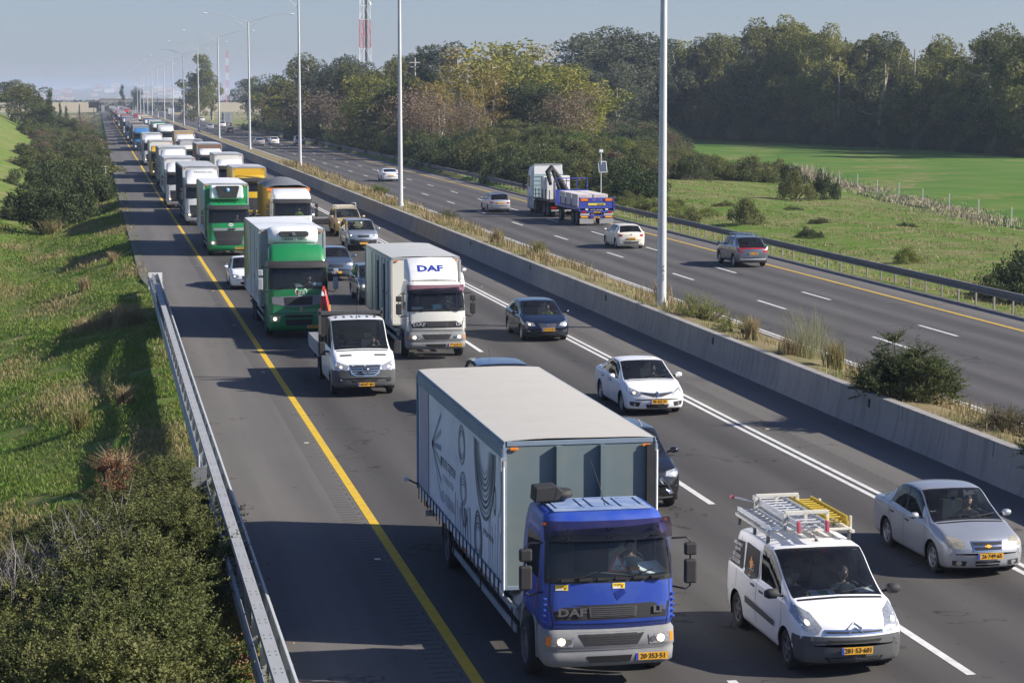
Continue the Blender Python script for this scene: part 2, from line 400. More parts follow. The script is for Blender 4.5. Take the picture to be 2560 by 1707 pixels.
def decal(mb, bv, d, poly, m, off=.006, nseg=5, nring=3):
    """conforming patch: polygon given in the two axes across the projection direction"""
    P = []; n = len(poly)
    for i in range(n):
        a, b_ = poly[i], poly[(i+1) % n]
        for k in range(nseg): P.append((a[0]+(b_[0]-a[0])*k/nseg, a[1]+(b_[1]-a[1])*k/nseg))
    cx = sum(q[0] for q in poly)/n; cy = sum(q[1] for q in poly)/n; N = len(P); pts = []; last = None
    for r_ in range(nring):
        s_ = 1-r_/nring
        for q in P:
            h = proj(bv, d, cx+(q[0]-cx)*s_, cy+(q[1]-cy)*s_, off)
            pts.append(h)
    c = proj(bv, d, cx, cy, off); pts.append(c)
    good = [q for q in pts if q is not None]
    if not good: return
    fs = [(r_*N+k, r_*N+(k+1) % N, (r_+1)*N+(k+1) % N, (r_+1)*N+k) for r_ in range(nring-1) for k in range(N)]
    fs += [((nring-1)*N+k, (nring-1)*N+(k+1) % N, nring*N) for k in range(N)]
    fs = [f for f in fs if all(pts[i] is not None for i in f)]
    mean = sum(good, Vector())/len(good)
    pts = [q if q is not None else mean for q in pts]
    mb.add(pts, fs, m, True)
def strip(mb, bv, d, pts, wd, m, off=.004, step=.05):
    """thin band following a polyline on the body"""
    Q = []
    for i in range(len(pts)-1):
        a, b_ = pts[i], pts[i+1]; l = math.hypot(b_[0]-a[0], b_[1]-a[1]); n = max(1, int(l/step))
        Q += [(a[0]+(b_[0]-a[0])*k/n, a[1]+(b_[1]-a[1])*k/n) for k in range(n)]
    Q.append(pts[-1]); L_ = []
    for i, q in enumerate(Q):
        a, b_ = Q[max(0, i-1)], Q[min(len(Q)-1, i+1)]; l = math.hypot(b_[0]-a[0], b_[1]-a[1]) or 1
        nx, ny = -(b_[1]-a[1])/l*wd/2, (b_[0]-a[0])/l*wd/2
        L_.append((proj(bv, d, q[0]+nx, q[1]+ny, off), proj(bv, d, q[0]-nx, q[1]-ny, off)))
    for i in range(len(L_)-1):
        f = [L_[i][0], L_[i][1], L_[i+1][1], L_[i+1][0]]
        if all(x is not None for x in f): mb.add(f, [(0, 1, 2, 3)], m, True)
def plate(root, bv, d, x, z, s, off=.02, w_=.52, h_=.115):
    """number plate with blue band; d is 'f' or 'b'"""
    h = proj(bv, d, x, z, off) if bv else Vector(x)
    sg = -1 if d == 'f' else 1
    b = MB(); y = h.y
    b.box(h.x-w_/2, h.x+w_/2, min(y, y-sg*.012), max(y, y-sg*.012), h.z-h_/2, h.z+h_/2, M_plate)
    bx = h.x-w_/2*(1 if d == 'f' else -1)
    b.box(min(bx, bx+.04*(1 if d == 'f' else -1)), max(bx, bx+.04*(1 if d == 'f' else -1)), min(y+sg*.002, y-sg*.01), max(y+sg*.002, y-sg*.01), h.z-h_/2+.002, h.z+h_/2-.002, M_plateb)
    o = b.obj('number_plate', root)
    if s: text(s, h_*.98, M_ink, o, (h.x+.02*(1 if d == 'f' else -1), y+sg*.003, h.z), (R(90), 0, 0 if d == 'f' else R(180)), 'plate_number', .92, .002, bold=.001)
    return o
def mirrors(root, W, y, z, m, big=1.0, rear=False):
    for s_ in (-1, 1):
        b = MB(); pts = []
        b.tube([(s_*(W-.06), y, z-.03), (s_*(W+.06), y+.01, z)], .025, M_black, 6)
        o_ = MB(); x0 = s_*(W+.04); x1 = s_*(W+.04+.2*big)
        b.lathe([(0, .001), (.01*s_, .05*big), (.04*s_, .075*big), (.14*s_*big, .075*big), (.2*s_*big, .045*big), (.21*s_*big, .001)], m, 'x', (s_*(W+.03), y, z+.02), 12)
        b.obj('wing_mirror', root)
def finish(root, bv, p, head, lit=True, grille=None, doors=(), handles=(), tails=None, plates=None, mirror=None, wipers=True, headm=None, fog=None, extra=None):
    W = p['W']/2
    for s_ in (-1, 1):
        b = MB(); decal(b, bv, 'f', [(s_*x, z) for x, z in head], headm or M_lens, .008)
        if len(b.v):
            o = b.obj('headlight', root)
            if lit is not None:
                cx = sum(q[0] for q in head)/len(head)+.02; cz = sum(q[1] for q in head)/len(head)-.01
                b = MB(); decal(b, bv, 'f', [(s_*(cx+.036*math.cos(t*.785)), cz+.034*math.sin(t*.785)) for t in range(8)], M_lit if lit else M_chrome, .02, 1, 2)
                if len(b.v): b.obj('lamp', o)
    if tails:
        for s_ in (-1, 1):
            b = MB(); decal(b, bv, 'b', [(s_*x, z) for x, z in tails], M_red, .008)
            if len(b.v): b.obj('tail_light', root)
    b = MB()
    for s_, d in ((-1, 'l'), (1, 'r')):
        for pl in doors: strip(b, bv, d, pl, .012, M_black, .003)
    strip(b, bv, 't', [(-W*.8, p['yc']-.06), (W*.8, p['yc']-.06)], .05, M_black, .004)
    if len(b.v): b.obj('shut_lines', root)
    for s_, d in ((-1, 'l'), (1, 'r')):
        for (y, z) in handles:
            h = proj(bv, d, y, z, 0)
            if h:
                b = MB(); b.box(h.x-.02 if s_ < 0 else h.x-.01, h.x+.01 if s_ < 0 else h.x+.02, y-.09, y+.09, z-.018, z+.018, p.get('hm', M_gplas)); b.obj('door_handle', root, .008)
    if mirror: mirrors(root, W, mirror[0], mirror[1], mirror[2], mirror[3] if len(mirror) > 3 else 1)
    if wipers:
        b = MB()
        for x0, x1 in ((-.55, .02), (.05, .6)):
            pts = []
            for k in range(7):
                x = (x0+(x1-x0)*k/6)*W/.85; z = p['cowl']+.03+.05*k/6; t = (z-p['cowl'])/(p['H']-p['cowl'])
                pts.append((x, p['yc']+(p['yf']-p['yc'])*t+p.get('kw', .1)*(x/W)**2*1.2-.02, z+.015))
            if len(pts) > 2: b.tube(pts, .008, M_black, 5)
        if len(b.v): b.obj('wipers', root)
# ---------------------------------------------------------------- truck cabs and bodies
def cab(root, prof, yr, pm, ws, sw, bow=.07, roofin=.10, lower=None, dash=True, vis=None, glass=None, liner=True):
    """prof: rows (z, y_front, half width, corner radius); ws=(z0,z1); sw=(z0,z1,ya,yb) side window"""
    pr = sorted(prof); zk = [q[0] for q in pr]
    zs = set(zk) | {ws[0], ws[1], sw[0], sw[1]}; zl = sorted(zs); zz = []
    for a, b in zip(zl, zl[1:]):
        n = max(1, int((b-a)/.12)); zz += list(np.linspace(a, b, n, endpoint=False))
    zz.append(zl[-1]); P = pchip(zk, np.array([q[1:] for q in pr]), zz)
    ytop = P[-1][0]
    sides = sorted({yr, sw[2], sw[3]} | set(np.linspace(yr, sw[2], 3)) | set(np.linspace(sw[3], sw[2], 4)), reverse=True)
    rows = []; cl = None
    fx = [.97, .94, .8, .6, .4, .2, 0]
    for (z, (yf, w_, rc)) in zip(zz, P):
        row = []; c = []
        for y in sides: row.append((-w_, max(y, yf+rc), z)); c.append('s')
        for k in range(1, 6):
            t = math.pi/2*k/6; row.append((-(w_-rc+rc*math.cos(t)), yf+rc-rc*math.sin(t), z)); c.append('a')
        for f in fx:
            x = (w_-rc)*f; row.append((-x, yf-bow*(1-f*f), z)); c.append('f')
        full = row+[(-x, y, z) for x, y, z in row[::-1][1:]]; rows.append(full); cc = c+c[::-1][1:]
    # roof: shrink the last row
    last = rows[-1]; cy = (yr+ytop)/2
    for k, (ins, dz) in enumerate([(.25, .35), (.6, .7), (1.0, 1.0)]):
        s_ = 1-roofin*ins/ (max(abs(q[0]) for q in last)); sy = 1-roofin*ins/((yr-ytop)/2)
        rows.append([(x*s_, cy+(y-cy)*sy, z+roofin*.6*dz) for x, y, z in last])
    V = np.array(rows); nc = V.shape[1]; VV = V.reshape(-1, 3); n1 = len(sides)
    zr_ = [r_[0][2] for r_ in rows]
    body = []; wsf = []; sf = {-1: [], 1: []}; mi = []
    half = (nc-1)//2
    for i in range(len(rows)-1):
        zm = (zr_[i]+zr_[i+1])/2
        for j in range(nc-1):
            f = (i*nc+j, i*nc+j+1, (i+1)*nc+j+1, (i+1)*nc+j); jj = j if j < half else nc-2-j
            if i < len(zz)-1 and ws[0] < zm < ws[1] and jj >= n1+2: wsf.append((f, jj)); continue
            ym = VV[list(f), 1].mean()
            if i < len(zz)-1 and sw[0] < zm < sw[1] and jj < n1-1 and sw[2] < (sides[jj]+sides[jj+1])/2 < sw[3]:
                sf[-1 if j < half else 1].append(f); continue
            body.append(f); 
            near = i < len(zz)-1 and jj >= n1+1 and ws[0]-.07 < zm < ws[1]+.05
            mi.append(1 if near else (2 if (lower and lower(zm, jj < n1)) else 0))
    top = tuple((len(rows)-1)*nc+j for j in range(nc))
    def sub(nm, fl, m, off=0):
        if not fl: return None
        ids = sorted({i for f in fl for i in f}); mp = {a: b for b, a in enumerate(ids)}; Q = VV[ids].copy()
        if off: Q = (Q-np.array([0, cy, 0]))*np.array([1-off, 1-off, 1])+np.array([0, cy, -off])
        return npmesh(nm, Q, [[mp[i] for i in f] for f in fl], m, root, smooth=True)
    me = bpy.data.meshes.new('cab'); me.from_pydata([tuple(v) for v in VV], [], [list(f) for f in body]+[list(top), [j for j in range(nc)], [i*nc for i in range(len(rows))]+[i*nc+nc-1 for i in range(len(rows))][::-1]])
    for m in (pm, M_black, M_gplas): me.materials.append(m)
    me.polygons.foreach_set('material_index', mi+[0, 0, 0]); me.polygons.foreach_set('use_smooth', [True]*len(body)+[False]*3); me.update()
    bm = bmesh.new(); bm.from_mesh(me); bmesh.ops.recalc_face_normals(bm, faces=bm.faces)
    bm.to_mesh(me); bv = BVHTree.FromBMesh(bm); bm.free()
    o = lk(bpy.data.objects.new('cab', me), root)
    o['label'] = ''; del o['label']
    sub('windscreen', [f for f, _ in wsf], [glass or M_glass])
    for s_ in (-1, 1): sub('side_window', sf[s_], [M_gside])
    if liner:
        sub('cab_lining', [f for f, k in zip(body, mi) if VV[list(f), 2].mean() > ws[0]-.3], [M_int], .03)
        w0 = pr[0][2]; b = MB(); z0 = ws[0]
        b.box(-w0+.06, w0-.06, P[0][0]+.2, yr-.06, z0-.75, z0-.7, M_int)
        b.box(-w0+.08, w0-.08, P[0][0]+.12, P[0][0]+.62, z0-.3, z0-.05, M_int, 0, .05)
        b.box(-w0+.06, w0-.06, yr-.09, yr-.06, z0-.6, ws[1]+.1, M_int)
        for s_ in (-1, 1):
            b.box(s_*w0*.5-.25, s_*w0*.5+.25, P[0][0]+.85, yr-.2, z0-.5, z0-.28, M_int)
            b.box(s_*w0*.5-.24, s_*w0*.5+.24, yr-.34, yr-.2, z0-.3, z0+.42, M_int)
            b.box(s_*w0*.5-.13, s_*w0*.5+.13, yr-.32, yr-.22, z0+.44, z0+.62, M_int)
        b.lathe([(-.02, .22), (0, .24), (.02, .22), (0, .2), (-.02, .22)], M_black, 'y', (w0*.5, P[0][0]+.72, z0+.02), 20)
        b.obj('cabin_fittings', root, .02)
    return o, bv
def dual_wheels(root, y, r, W, rimm, front=False):
    for s_ in (-1, 1):
        wheel(root, (s_*(W-.16), y, r), r, s_, rimm, .28, 0)
        if not front: wheel(root, (s_*(W-.46), y, r), r, s_, rimm, .26, 0)
def chassis(root, y0, y1, axles, r, W, rimm=M_steel, zc=None, guard=True, tail=True, tank=True):
    zc = zc or 2*r+.02; b = MB()
    for s_ in (-.42, .42): b.box(s_-.04, s_+.04, y0, y1-.1, zc-.22, zc, M_under)
    n = int((y1-y0)/1.2)
    for k in range(n): b.box(-.4, .4, y0+.3+k*1.2, y0+.38+k*1.2, zc-.18, zc-.04, M_under)
    for a in axles: b.tube([(-W+.3, a, r), (W-.3, a, r)], .07, M_under, 8)
    b.obj('chassis_frame', root)
    for i, a in enumerate(axles): dual_wheels(root, a, r, W, rimm, i == 0)
    for i, a in enumerate(axles[1:]):
        for s_ in (-1, 1):
            b = MB(); pts = [(a+math.cos(t)*(r+.09), r+math.sin(t)*(r+.09)) for t in np.linspace(.15, math.pi-.15, 9)]
            pts2 = [(a+math.cos(t)*(r+.06), r+math.sin(t)*(r+.06)) for t in np.linspace(.15, math.pi-.15, 9)]
            b.prism(pts+pts2[::-1], s_*(W-.62), s_*(W-.02), M_dark); b.obj('mudguard', root)
    if guard and len(axles) > 1:
        a, c_ = axles[0]+r+.35, axles[1]-r-.25
        if c_-a > .8:
            for s_ in (-1, 1):
                b = MB(); x = s_*(W-.05)
                for z in (.45, .75): b.box(x-.02, x+.02, a, c_, z, z+.12, M_galv)
                for k in range(3): b.box(x-.035, x-.02, a+.2+(c_-a-.4)*k/2, a+.26+(c_-a-.4)*k/2, .45, zc-.1, M_under)
                b.obj('side_guard', root, .006)
            if tank:
                b = MB(); b.tube([(-W+.42, a+.25, .72), (-W+.42, a+1.15, .72)], .3, M_galv, 16); b.obj('fuel_tank', root)
    if tail:
        b = MB(); b.box(-W+.1, W-.1, y1-.12, y1-.02, .42, .54, M_galv)
        for s_ in (-1, 1): b.box(s_*.6-.04, s_*.6+.04, y1-.12, y1-.05, .5, zc-.1, M_under)
        b.obj('rear_bumper', root, .01)
        for s_ in (-1, 1):
            b = MB(); b.box(s_*(W-.3)-.2, s_*(W-.3)+.2, y1-.08, y1, .62, .78, M_red); b.obj('tail_light', root, .01)
def boxbody(root, y0, y1, W, z0, z1, side, roof, front, frame=M_galv, ribs=0, rear=True, markers=True):
    b = MB(); b.box(-W, W, y0, y1, z0, z1, front)
    b = MB(); e = .004
    b.add([(-W, y0, z0), (-W, y1, z0), (-W, y1, z1), (-W, y0, z1)], [(3, 2, 1, 0)], side)
    b.add([(W, y0, z0), (W, y1, z0), (W, y1, z1), (W, y0, z1)], [(0, 1, 2, 3)], side)
    b.add([(-W, y0, z0), (W, y0, z0), (W, y0, z1), (-W, y0, z1)], [(0, 1, 2, 3)], front)
    b.add([(-W, y1, z0), (W, y1, z0), (W, y1, z1), (-W, y1, z1)], [(3, 2, 1, 0)], front)
    b.add([(-W, y0, z0), (W, y0, z0), (W, y1, z0), (-W, y1, z0)], [(3, 2, 1, 0)], M_under)
    o = b.obj('cargo_box', root)
    # roof gently crowned
    n = 10; vs = []
    ny = 24
    for j in range(ny+1):
        for i in range(n+1):
            x = -W+2*W*i/n; y = y0+(y1-y0)*j/ny
            vs.append((x, y, z1+.012+.035*(1-(x/W)**2)+.008*math.sin(j*1.9+i*.8)*(0 < i < n)))
    b = MB(); b.add(vs, [(j*(n+1)+i, j*(n+1)+i+1, (j+1)*(n+1)+i+1, (j+1)*(n+1)+i) for j in range(ny) for i in range(n)], roof, True)
    b.obj('box_roof', root)
    b = MB(); t = .035
    for s_ in (-1, 1):
        x0, x1 = (s_*W-.012, s_*W+.012)
        b.box(x0, x1, y0-.012, y1+.012, z1-.10, z1+.014, frame); b.box(x0, x1, y0, y1, z0-.02, z0+.10, frame)
        for y in (y0, y1): b.box(s_*W-.035-(.014 if s_ < 0 else -.0), s_*W+.035+(.014 if s_ > 0 else 0), y-.016, y+.016, z0, z1-.1, frame)
    b.box(-W+.04, W-.04, y0-.014, y0+.01, z1-.07, z1+.012, frame); b.box(-W+.04, W-.04, y0-.014, y0+.01, z0, z0+.07, frame)
    b.box(-W+.04, W-.04, y1-.01, y1+.014, z1-.07, z1+.012, frame)
    b.obj('box_frame', root, .006)
    if ribs:
        b = MB()
        for k in range(1, ribs):
            x = -W+2*W*k/ribs; b.box(x-.03, x+.03, y0-.09, y0, z0+.05, z1-.06, front)
        b.obj('front_ribs', root)
    if rear:
        b = MB()
        b.box(-.012, .012, y1, y1+.015, z0+.1, z1-.1, M_black)
        for x in (-.5, -.25, .25, .5): b.tube([(x, y1+.03, z0+.05), (x, y1+.03, z1-.08)], .016, M_galv, 6)
        b.obj('door_bars', root)
    if markers:
        for s_ in (-1, 1):
            b = MB(); b.box(s_*(W-.16)-.07, s_*(W-.16)+.07, y0-.04, y0-.014, z1-.14, z1-.09, M_amber); b.obj('marker_lamp', root, .01)
    return o
def truck_mirrors(root, W, y, z, m=M_dark, h=.5, arm=.3):
    for s_ in (-1, 1):
        x = s_*(W+arm); b = MB()
        b.tube([(s_*(W-.02), y, z+h*.62), (x*.95, y-.08, z+h*.66), (x, y-.08, z+h*.55), (x, y-.08, z-h*.6), (x*.95, y-.08, z-h*.68), (s_*(W-.02), y, z-h*.62)], .016, M_black, 6)
        o = b.obj('mirror_arm', root)
        b = MB(); b.box(x-.10, x+.10, y-.14, y-.03, z-.02-h*.5, z-.02+h*.12, m); b.obj('mirror_head', o, .03)
        b = MB(); b.box(x-.10, x+.10, y-.14, y-.03, z+h*.2, z+h*.52, m); b.obj('mirror_head', o, .03)
def lamp(root, x, y, z, w_, h_, lit=True, amber=0):
    b = MB(); b.box(x-w_/2, x+w_/2, y-.03, y+.05, z-h_/2, z+h_/2, M_lens); o = b.obj('headlight', root, .02)
    b = MB(); s_ = 1 if x > 0 else -1
    b.lathe([(0, h_*.40), (-.012, h_*.36), (-.016, .001)], M_lit if lit else M_chrome, 'y', (x+s_*w_*.0-.0, y-.031, z), 14); b.obj('lamp', o)
    if amber:
        b = MB(); b.box(x+s_*w_*.5-.0, x+s_*w_*.5+s_*.09, y-.02, y+.06, z-h_/2, z+h_/2, M_amber); b.obj('indicator', o, .015)
def lf_cab(root, pm, lit=True, plate_s='', visor=True, top=2.72, badge=M_chrome, bumperm=None, plx=.62, people=True):
    """low forward-control distribution cab, 2.13 m wide"""
    bm_ = bumperm or mat('bumper_grey', (.20, .205, .21), .6, dirt=(.33, .31, .28), dscale=4, damt=.5)
    prof = [(.98, -1.22, 1.04, .22), (1.1, -1.27, 1.06, .22), (1.7, -1.25, 1.06, .22), (1.78, -1.24, 1.06, .22), (2.45, -1.06, 1.01, .24), (top-.12, -.90, .97, .25), (top-.05, -.84, .94, .25)]
    o, bv = cab(root, prof, .42, pm, (1.80, 2.42), (1.72, 2.36, -.85, .1), lower=None)
    # front bumper: plan outline lofted
    def outline(y, w_, rc, z, n=5):
        r_ = [(-w_, y+rc+.35, z)]
        for k in range(n+1):
            t = math.pi/2*k/n; r_.append((-(w_-rc+rc*math.cos(t)), y+rc-rc*math.sin(t), z))
        r_ += [(-(w_-rc)*f, y-.05*(1-f*f), z) for f in (.66, .33, 0)]
        return r_+[(-a, b_, c_) for a, b_, c_ in r_[::-1][1:]]
    rows = [outline(-1.20, 1.0, .2, .38), outline(-1.30, 1.05, .22, .44), outline(-1.32, 1.06, .22, .62), outline(-1.29, 1.06, .22, .66), outline(-1.33, 1.07, .22, .70), outline(-1.32, 1.06, .22, .94), outline(-1.22, 1.03, .2, .99)]
    nc = len(rows[0]); b = MB(); b.add([q for r_ in rows for q in r_], [(i*nc+j, i*nc+j+1, (i+1)*nc+j+1, (i+1)*nc+j) for i in range(len(rows)-1) for j in range(nc-1)], bm_, True)
    bo = b.obj('front_bumper', root)
    b2 = bmesh.new(); b2.from_mesh(bo.data); bb = BVHTree.FromBMesh(b2); b2.free()
    b = MB(); decal(b, bb, 'f', [(-.55, .95), (.55, .95), (.42, .74), (-.42, .74)], M_dark, .006); decal(b, bb, 'f', [(-.40, .57), (.34, .57), (.30, .46), (-.34, .46)], M_under, .006)
    for k in range(4): strip(b, bb, 'f', [(-.4, .78+.035*k), (.4, .78+.035*k)], .008, M_gplas, .012)
    b.obj('bumper_grille', root)
    for s_ in (-1, 1):
        b = MB(); decal(b, bb, 'f', [(s_*.60, .88), (s_*.95, .90), (s_*.96, .74), (s_*.62, .73)], M_lens, .01); h = b.obj('headlight', root)
        b = MB(); decal(b, bb, 'f', [(s_*.80+.065*math.cos(t*.785), .815+.06*math.sin(t*.785)) for t in range(8)], M_lit if lit else M_chrome, .02, 1, 2); b.obj('lamp', h)
        b = MB(); decal(b, bb, 'f', [(s_*.68+.05*math.cos(t*.785), .81+.05*math.sin(t*.785)) for t in range(8)], M_chrome, .02, 1, 2); b.obj('reflector', h)
        b = MB(); decal(b, bb, 'f', [(s_*.955, .90), (s_*1.02, .89), (s_*1.03, .76), (s_*.965, .74)], M_amber, .012); b.obj('indicator', h)
    b = MB(); decal(b, bv, 'f', [(-.95, 1.38), (.95, 1.38), (.90, 1.14), (-.88, 1.14)], M_dark, .006)
    decal(b, bv, 'f', [(-.36, 1.35), (.42, 1.35), (.40, 1.18), (-.34, 1.18)], M_gplas, .016)
    for k in range(5): strip(b, bv, 'f', [(-.32, 1.20+.032*k), (.38, 1.20+.032*k)], .010, M_under, .02)
    b.obj('grille', root)
    for (x, s_, sz) in ((-.62, 'DAF', .15), (.78, 'LF', .13)):
        stext(bv, s_, sz*1.15, badge, root, x, 1.265, .022, 'badge', 1.4, .004, .006, .16)
    b = MB()
    for s_ in (-1, 1):
        strip(b, bv, 'f', [(s_*.96, 1.76), (s_*.97, 1.42), (s_*.92, 1.10), (s_*.92, 1.0)], .018, M_black, .003)
        for d in ('l', 'r'): strip(b, bv, d, [(-.88, 1.74), (-.9, 1.2), (-.62, 1.0)], .014, M_black, .003); strip(b, bv, d, [(.12, 2.4), (.14, 1.0)], .014, M_black, .003)
    strip(b, bv, 'f', [(-.92, 1.07), (.92, 1.07)], .014, M_black, .003)
    b.obj('panel_gaps', root)
    b = MB()
    for s_ in (-1, 1):
        for k in range(5): b.box(s_*1.03-.03, s_*1.03+.03, -1.22+.0, -1.15, 1.10+.09*k, 1.14+.09*k, pm)
        b.prism([(-.62, .40), (-.60, 1.05), (-.25, 1.22), (.25, 1.22), (.60, 1.05), (.75, .55), (.62, .5), (.5, .9), (.2, 1.1), (-.2, 1.1), (-.48, .9), (-.56, .4)], s_*.80, s_*1.05, bm_)
        b.obj('wheel_arch', root, .01); b = MB()
    b = MB()
    for x0, x1 in ((-.85, -.1), (-.02, .7)): b.tube([(x0, -1.29, 1.80), ((x0+x1)/2, -1.31, 1.82), (x1, -1.25, 1.90)], .012, M_black, 5)
    for k in range(6): b.box(-.8+.29*k, -.6+.29*k, -1.33, -1.27, 1.765, 1.80, M_dark)
    b.obj('wipers', root)
    if visor:
        mv = glassmat('visor_tinted_acrylic', (.46, .26, .34), .62); pts = []
        n = 12
        for k in range(n+1):
            f = -1+2*k/n; x = f*1.03; y = -1.22+.16*abs(f)**3-.03
            pts += [(x, y+.13, top-.07), (x, y-.0, top-.17), (x, y-.04, top-.36)]
        b = MB(); b.add(pts, [(k*3+j, k*3+j+1, k*3+j+4, k*3+j+3) for k in range(n) for j in range(2)], mv, True)
        for x in (-.72, 0, .72):
            for z_ in (top-.16, top-.30): b.box(x-.05, x-.03, -1.30, -1.24, z_-.01, z_+.01, M_black); b.box(x+.03, x+.05, -1.30, -1.24, z_-.01, z_+.01, M_black)
        b.obj('sun_visor', root)
    b = MB()
    for k in range(4):
        x = -.66+.44*k; b.box(x-.03, x+.03, -.62, .2, top+.0, top+.022, pm)
    b.box(-.75, .75, -.68, -.63, top+.0, top+.02, pm)
    b.obj('roof_ribs', root, .01)
    truck_mirrors(root, 1.06, -1.05, 1.95, h=.62, arm=.27)
    h = proj(bb, 'f', plx, .52, .02); plate(root, None, 'f', (h.x, h.y-.01, .53), 0, plate_s)
    for d in ('l', 'r'):
        h = proj(bv, d, .0, 1.45, 0); b = MB(); b.box(h.x-.02, h.x+.02, -.08, .08, 1.43, 1.47, M_dark); b.obj('door_handle', root, .01)
    b = MB(); b.tube([(.1, -.5, top), (.02, -.42, top+.35), (-.1, -.3, top+.75)], [.008, .005, .003], M_black, 5); b.obj('antenna', root)
    for s_ in (-1, 1):
        b = MB(); b.box(s_*.98-.03, s_*.98+.03, -.9, -.84, top-.16, top-.12, M_amber); b.obj('marker_lamp', root, .01)
    return bv, bb
def big_cab(root, pm, lit=True, plate_s='', W=1.2, top=3.0, ws=(1.95, 2.75), yr=.85, fy=-1.4, spoiler=None, grille='dark', visor=True, badge=None, detail=True, mirror=M_dark):
    """full-width haulage cab; spoiler = height of roof deflector above top"""
    prof = [(.30, fy+.12, W-.05, .2), (.42, fy+.01, W, .22), (.95, fy-.02, W, .22), (1.05, fy, W, .22), (ws[0]-.1, fy+.02, W, .22), (ws[0], fy+.03, W, .22), (ws[1], fy+.16, W-.03, .24), (top-.05, fy+.28, W-.06, .26), (top, fy+.34, W-.09, .26)]
    o, bv = cab(root, prof, yr, pm, ws, (ws[0]-.05, ws[1]-.05, fy+.42, fy+1.15), liner=detail, glass=None if detail else M_gdark)
    b = MB()
    if grille == 'dark':
        decal(b, bv, 'f', [(-W+.3, 1.45), (W-.3, 1.45), (W-.35, .55), (-W+.35, .55)], M_dark, .008)
        for k in range(6): strip(b, bv, 'f', [(-W+.4, .64+.14*k), (W-.4, .64+.14*k)], .03, M_gplas, .02)
    elif grille == 'daf':
        decal(b, bv, 'f', [(-W+.28, 1.62), (W-.28, 1.62), (W-.30, 1.47), (-W+.30, 1.47)], M_galv, .012)
        decal(b, bv, 'f', [(-W+.30, 1.44), (W-.30, 1.44), (W-.55, .62), (-W+.55, .62)], M_dark, .008)
        for k in range(6): strip(b, bv, 'f', [(-W+.42, .72+.12*k), (W-.42, .72+.12*k)], .035, M_gplas, .022)
    elif grille == 'band':
        decal(b, bv, 'f', [(-W+.14, 1.62), (W-.14, 1.68), (W-.18, 1.36), (.25, 1.22), (-.25, 1.22), (-W+.18, 1.34)], mat('band_grey', (.22, .22, .25), .4), .008)
        decal(b, bv, 'f', [(-.55, 1.60), (.55, 1.62), (.52, 1.30), (-.52, 1.28)], M_dark, .014)
        for k in range(3): strip(b, bv, 'f', [(-.52, 1.34+.1*k), (.52, 1.36+.1*k)], .02, M_gplas, .02)
        decal(b, bv, 'f', [(-.55, .92), (.55, .92), (.5, .5), (-.5, .5)], M_dark, .008)
        strip(b, bv, 'f', [(-.55, .78), (.55, .78)], .05, pm, .014)
        strip(b, bv, 'f', [(-W+.05, .98), (W-.05, .98)], .03, M_black, .004)
    b.obj('grille', root)
    if detail:
        b = MB()
        for s_ in (-1, 1): strip(b, bv, 'f', [(s_*(W-.2), ws[0]-.08), (s_*(W-.18), 1.05)], .015, M_black, .003)
        for d in ('l', 'r'):
            strip(b, bv, d, [(fy+.36, ws[0]), (fy+.38, 1.1)], .015, M_black, .003); strip(b, bv, d, [(fy+1.2, ws[1]), (fy+1.22, .9)], .015, M_black, .003)
        b.obj('panel_gaps', root)
        b = MB()
        for s_ in (-1, 1):
            b.prism([(-.70, .35), (-.66, .98), (-.3, 1.2), (.3, 1.2), (.64, 1.0), (.78, .5), (.66, .45), (.55, .9), (.2, 1.1), (-.2, 1.1), (-.5, .9), (-.6, .35)], s_*(W-.3), s_*(W+.0), M_dark); b.obj('wheel_arch', root); b = MB()
        b = MB()
        for x0, x1 in ((-.9, -.1), (-.02, .75)): b.tube([(x0, fy-.04, ws[0]+.01), ((x0+x1)/2, fy-.06, ws[0]+.04), (x1, fy-.0, ws[0]+.1)], .014, M_black, 5)
        b.obj('wipers', root)
    for s_ in (-1, 1):
        b = MB(); decal(b, bv, 'f', [(s_*(W-.48), .86), (s_*(W-.08), .90), (s_*(W-.10), .66), (s_*(W-.40), .62)], M_lens, .012)
        if len(b.v):
            h = b.obj('headlight', root)
            if lit:
                b = MB(); decal(b, bv, 'f', [(s_*(W-.26)+.07*math.cos(t*.785), .77+.07*math.sin(t*.785)) for t in range(8)], M_lit, .024, 1, 2); b.obj('lamp', h)
    if visor:
        b = MB(); zt = ws[1]+.06; n = 10; pts = []
        for k in range(n+1):
            f = -1+2*k/n; y = fy+.16-.16+.14*abs(f)**3
            pts += [(f*(W-.01), y+.10, zt+.12), (f*(W), y-.07, zt+.02), (f*W, y-.09, zt-.14)]
        b.add(pts, [(k*3+j, k*3+j+1, k*3+j+4, k*3+j+3) for k in range(n) for j in range(2)], M_dark, True)
        b.obj('sun_visor', root)
    if spoiler:
        n = 8; vs = []; ys = np.linspace(fy+.38, yr-.05, 7); b = MB(); wd = W-.08
        for y in ys:
            t = (y-ys[0])/(ys[-1]-ys[0]); h = spoiler*(math.sin(t*math.pi/2)**.9)
            vs += [(-wd, y, top-.02), (-wd, y, top+h*.75), (-wd*.92, y, top+h*.95), (-wd*.5, y, top+h), (0, y, top+h*1.01), (wd*.5, y, top+h), (wd*.92, y, top+h*.95), (wd, y, top+h*.75), (wd, y, top-.02)]
        b.add(vs, [(i*9+j, i*9+j+1, (i+1)*9+j+1, (i+1)*9+j) for i in range(6) for j in range(8)]+[tuple(range(54, 63))], pm, True)
        b.obj('roof_deflector', root)
    if badge: 
        stext(bv, badge[0], badge[2], badge[3], root, .1, badge[1], .03, 'badge', 1.4)
    if plate_s is not None:
        h = proj(bv, 'f', .55, .45, .03); plate(root, None, 'f', tuple(h), 0, plate_s)
    if mirror: truck_mirrors(root, W, fy+.2, (ws[0]+ws[1])/2-.1, mirror, h=.75, arm=.28)
    return bv
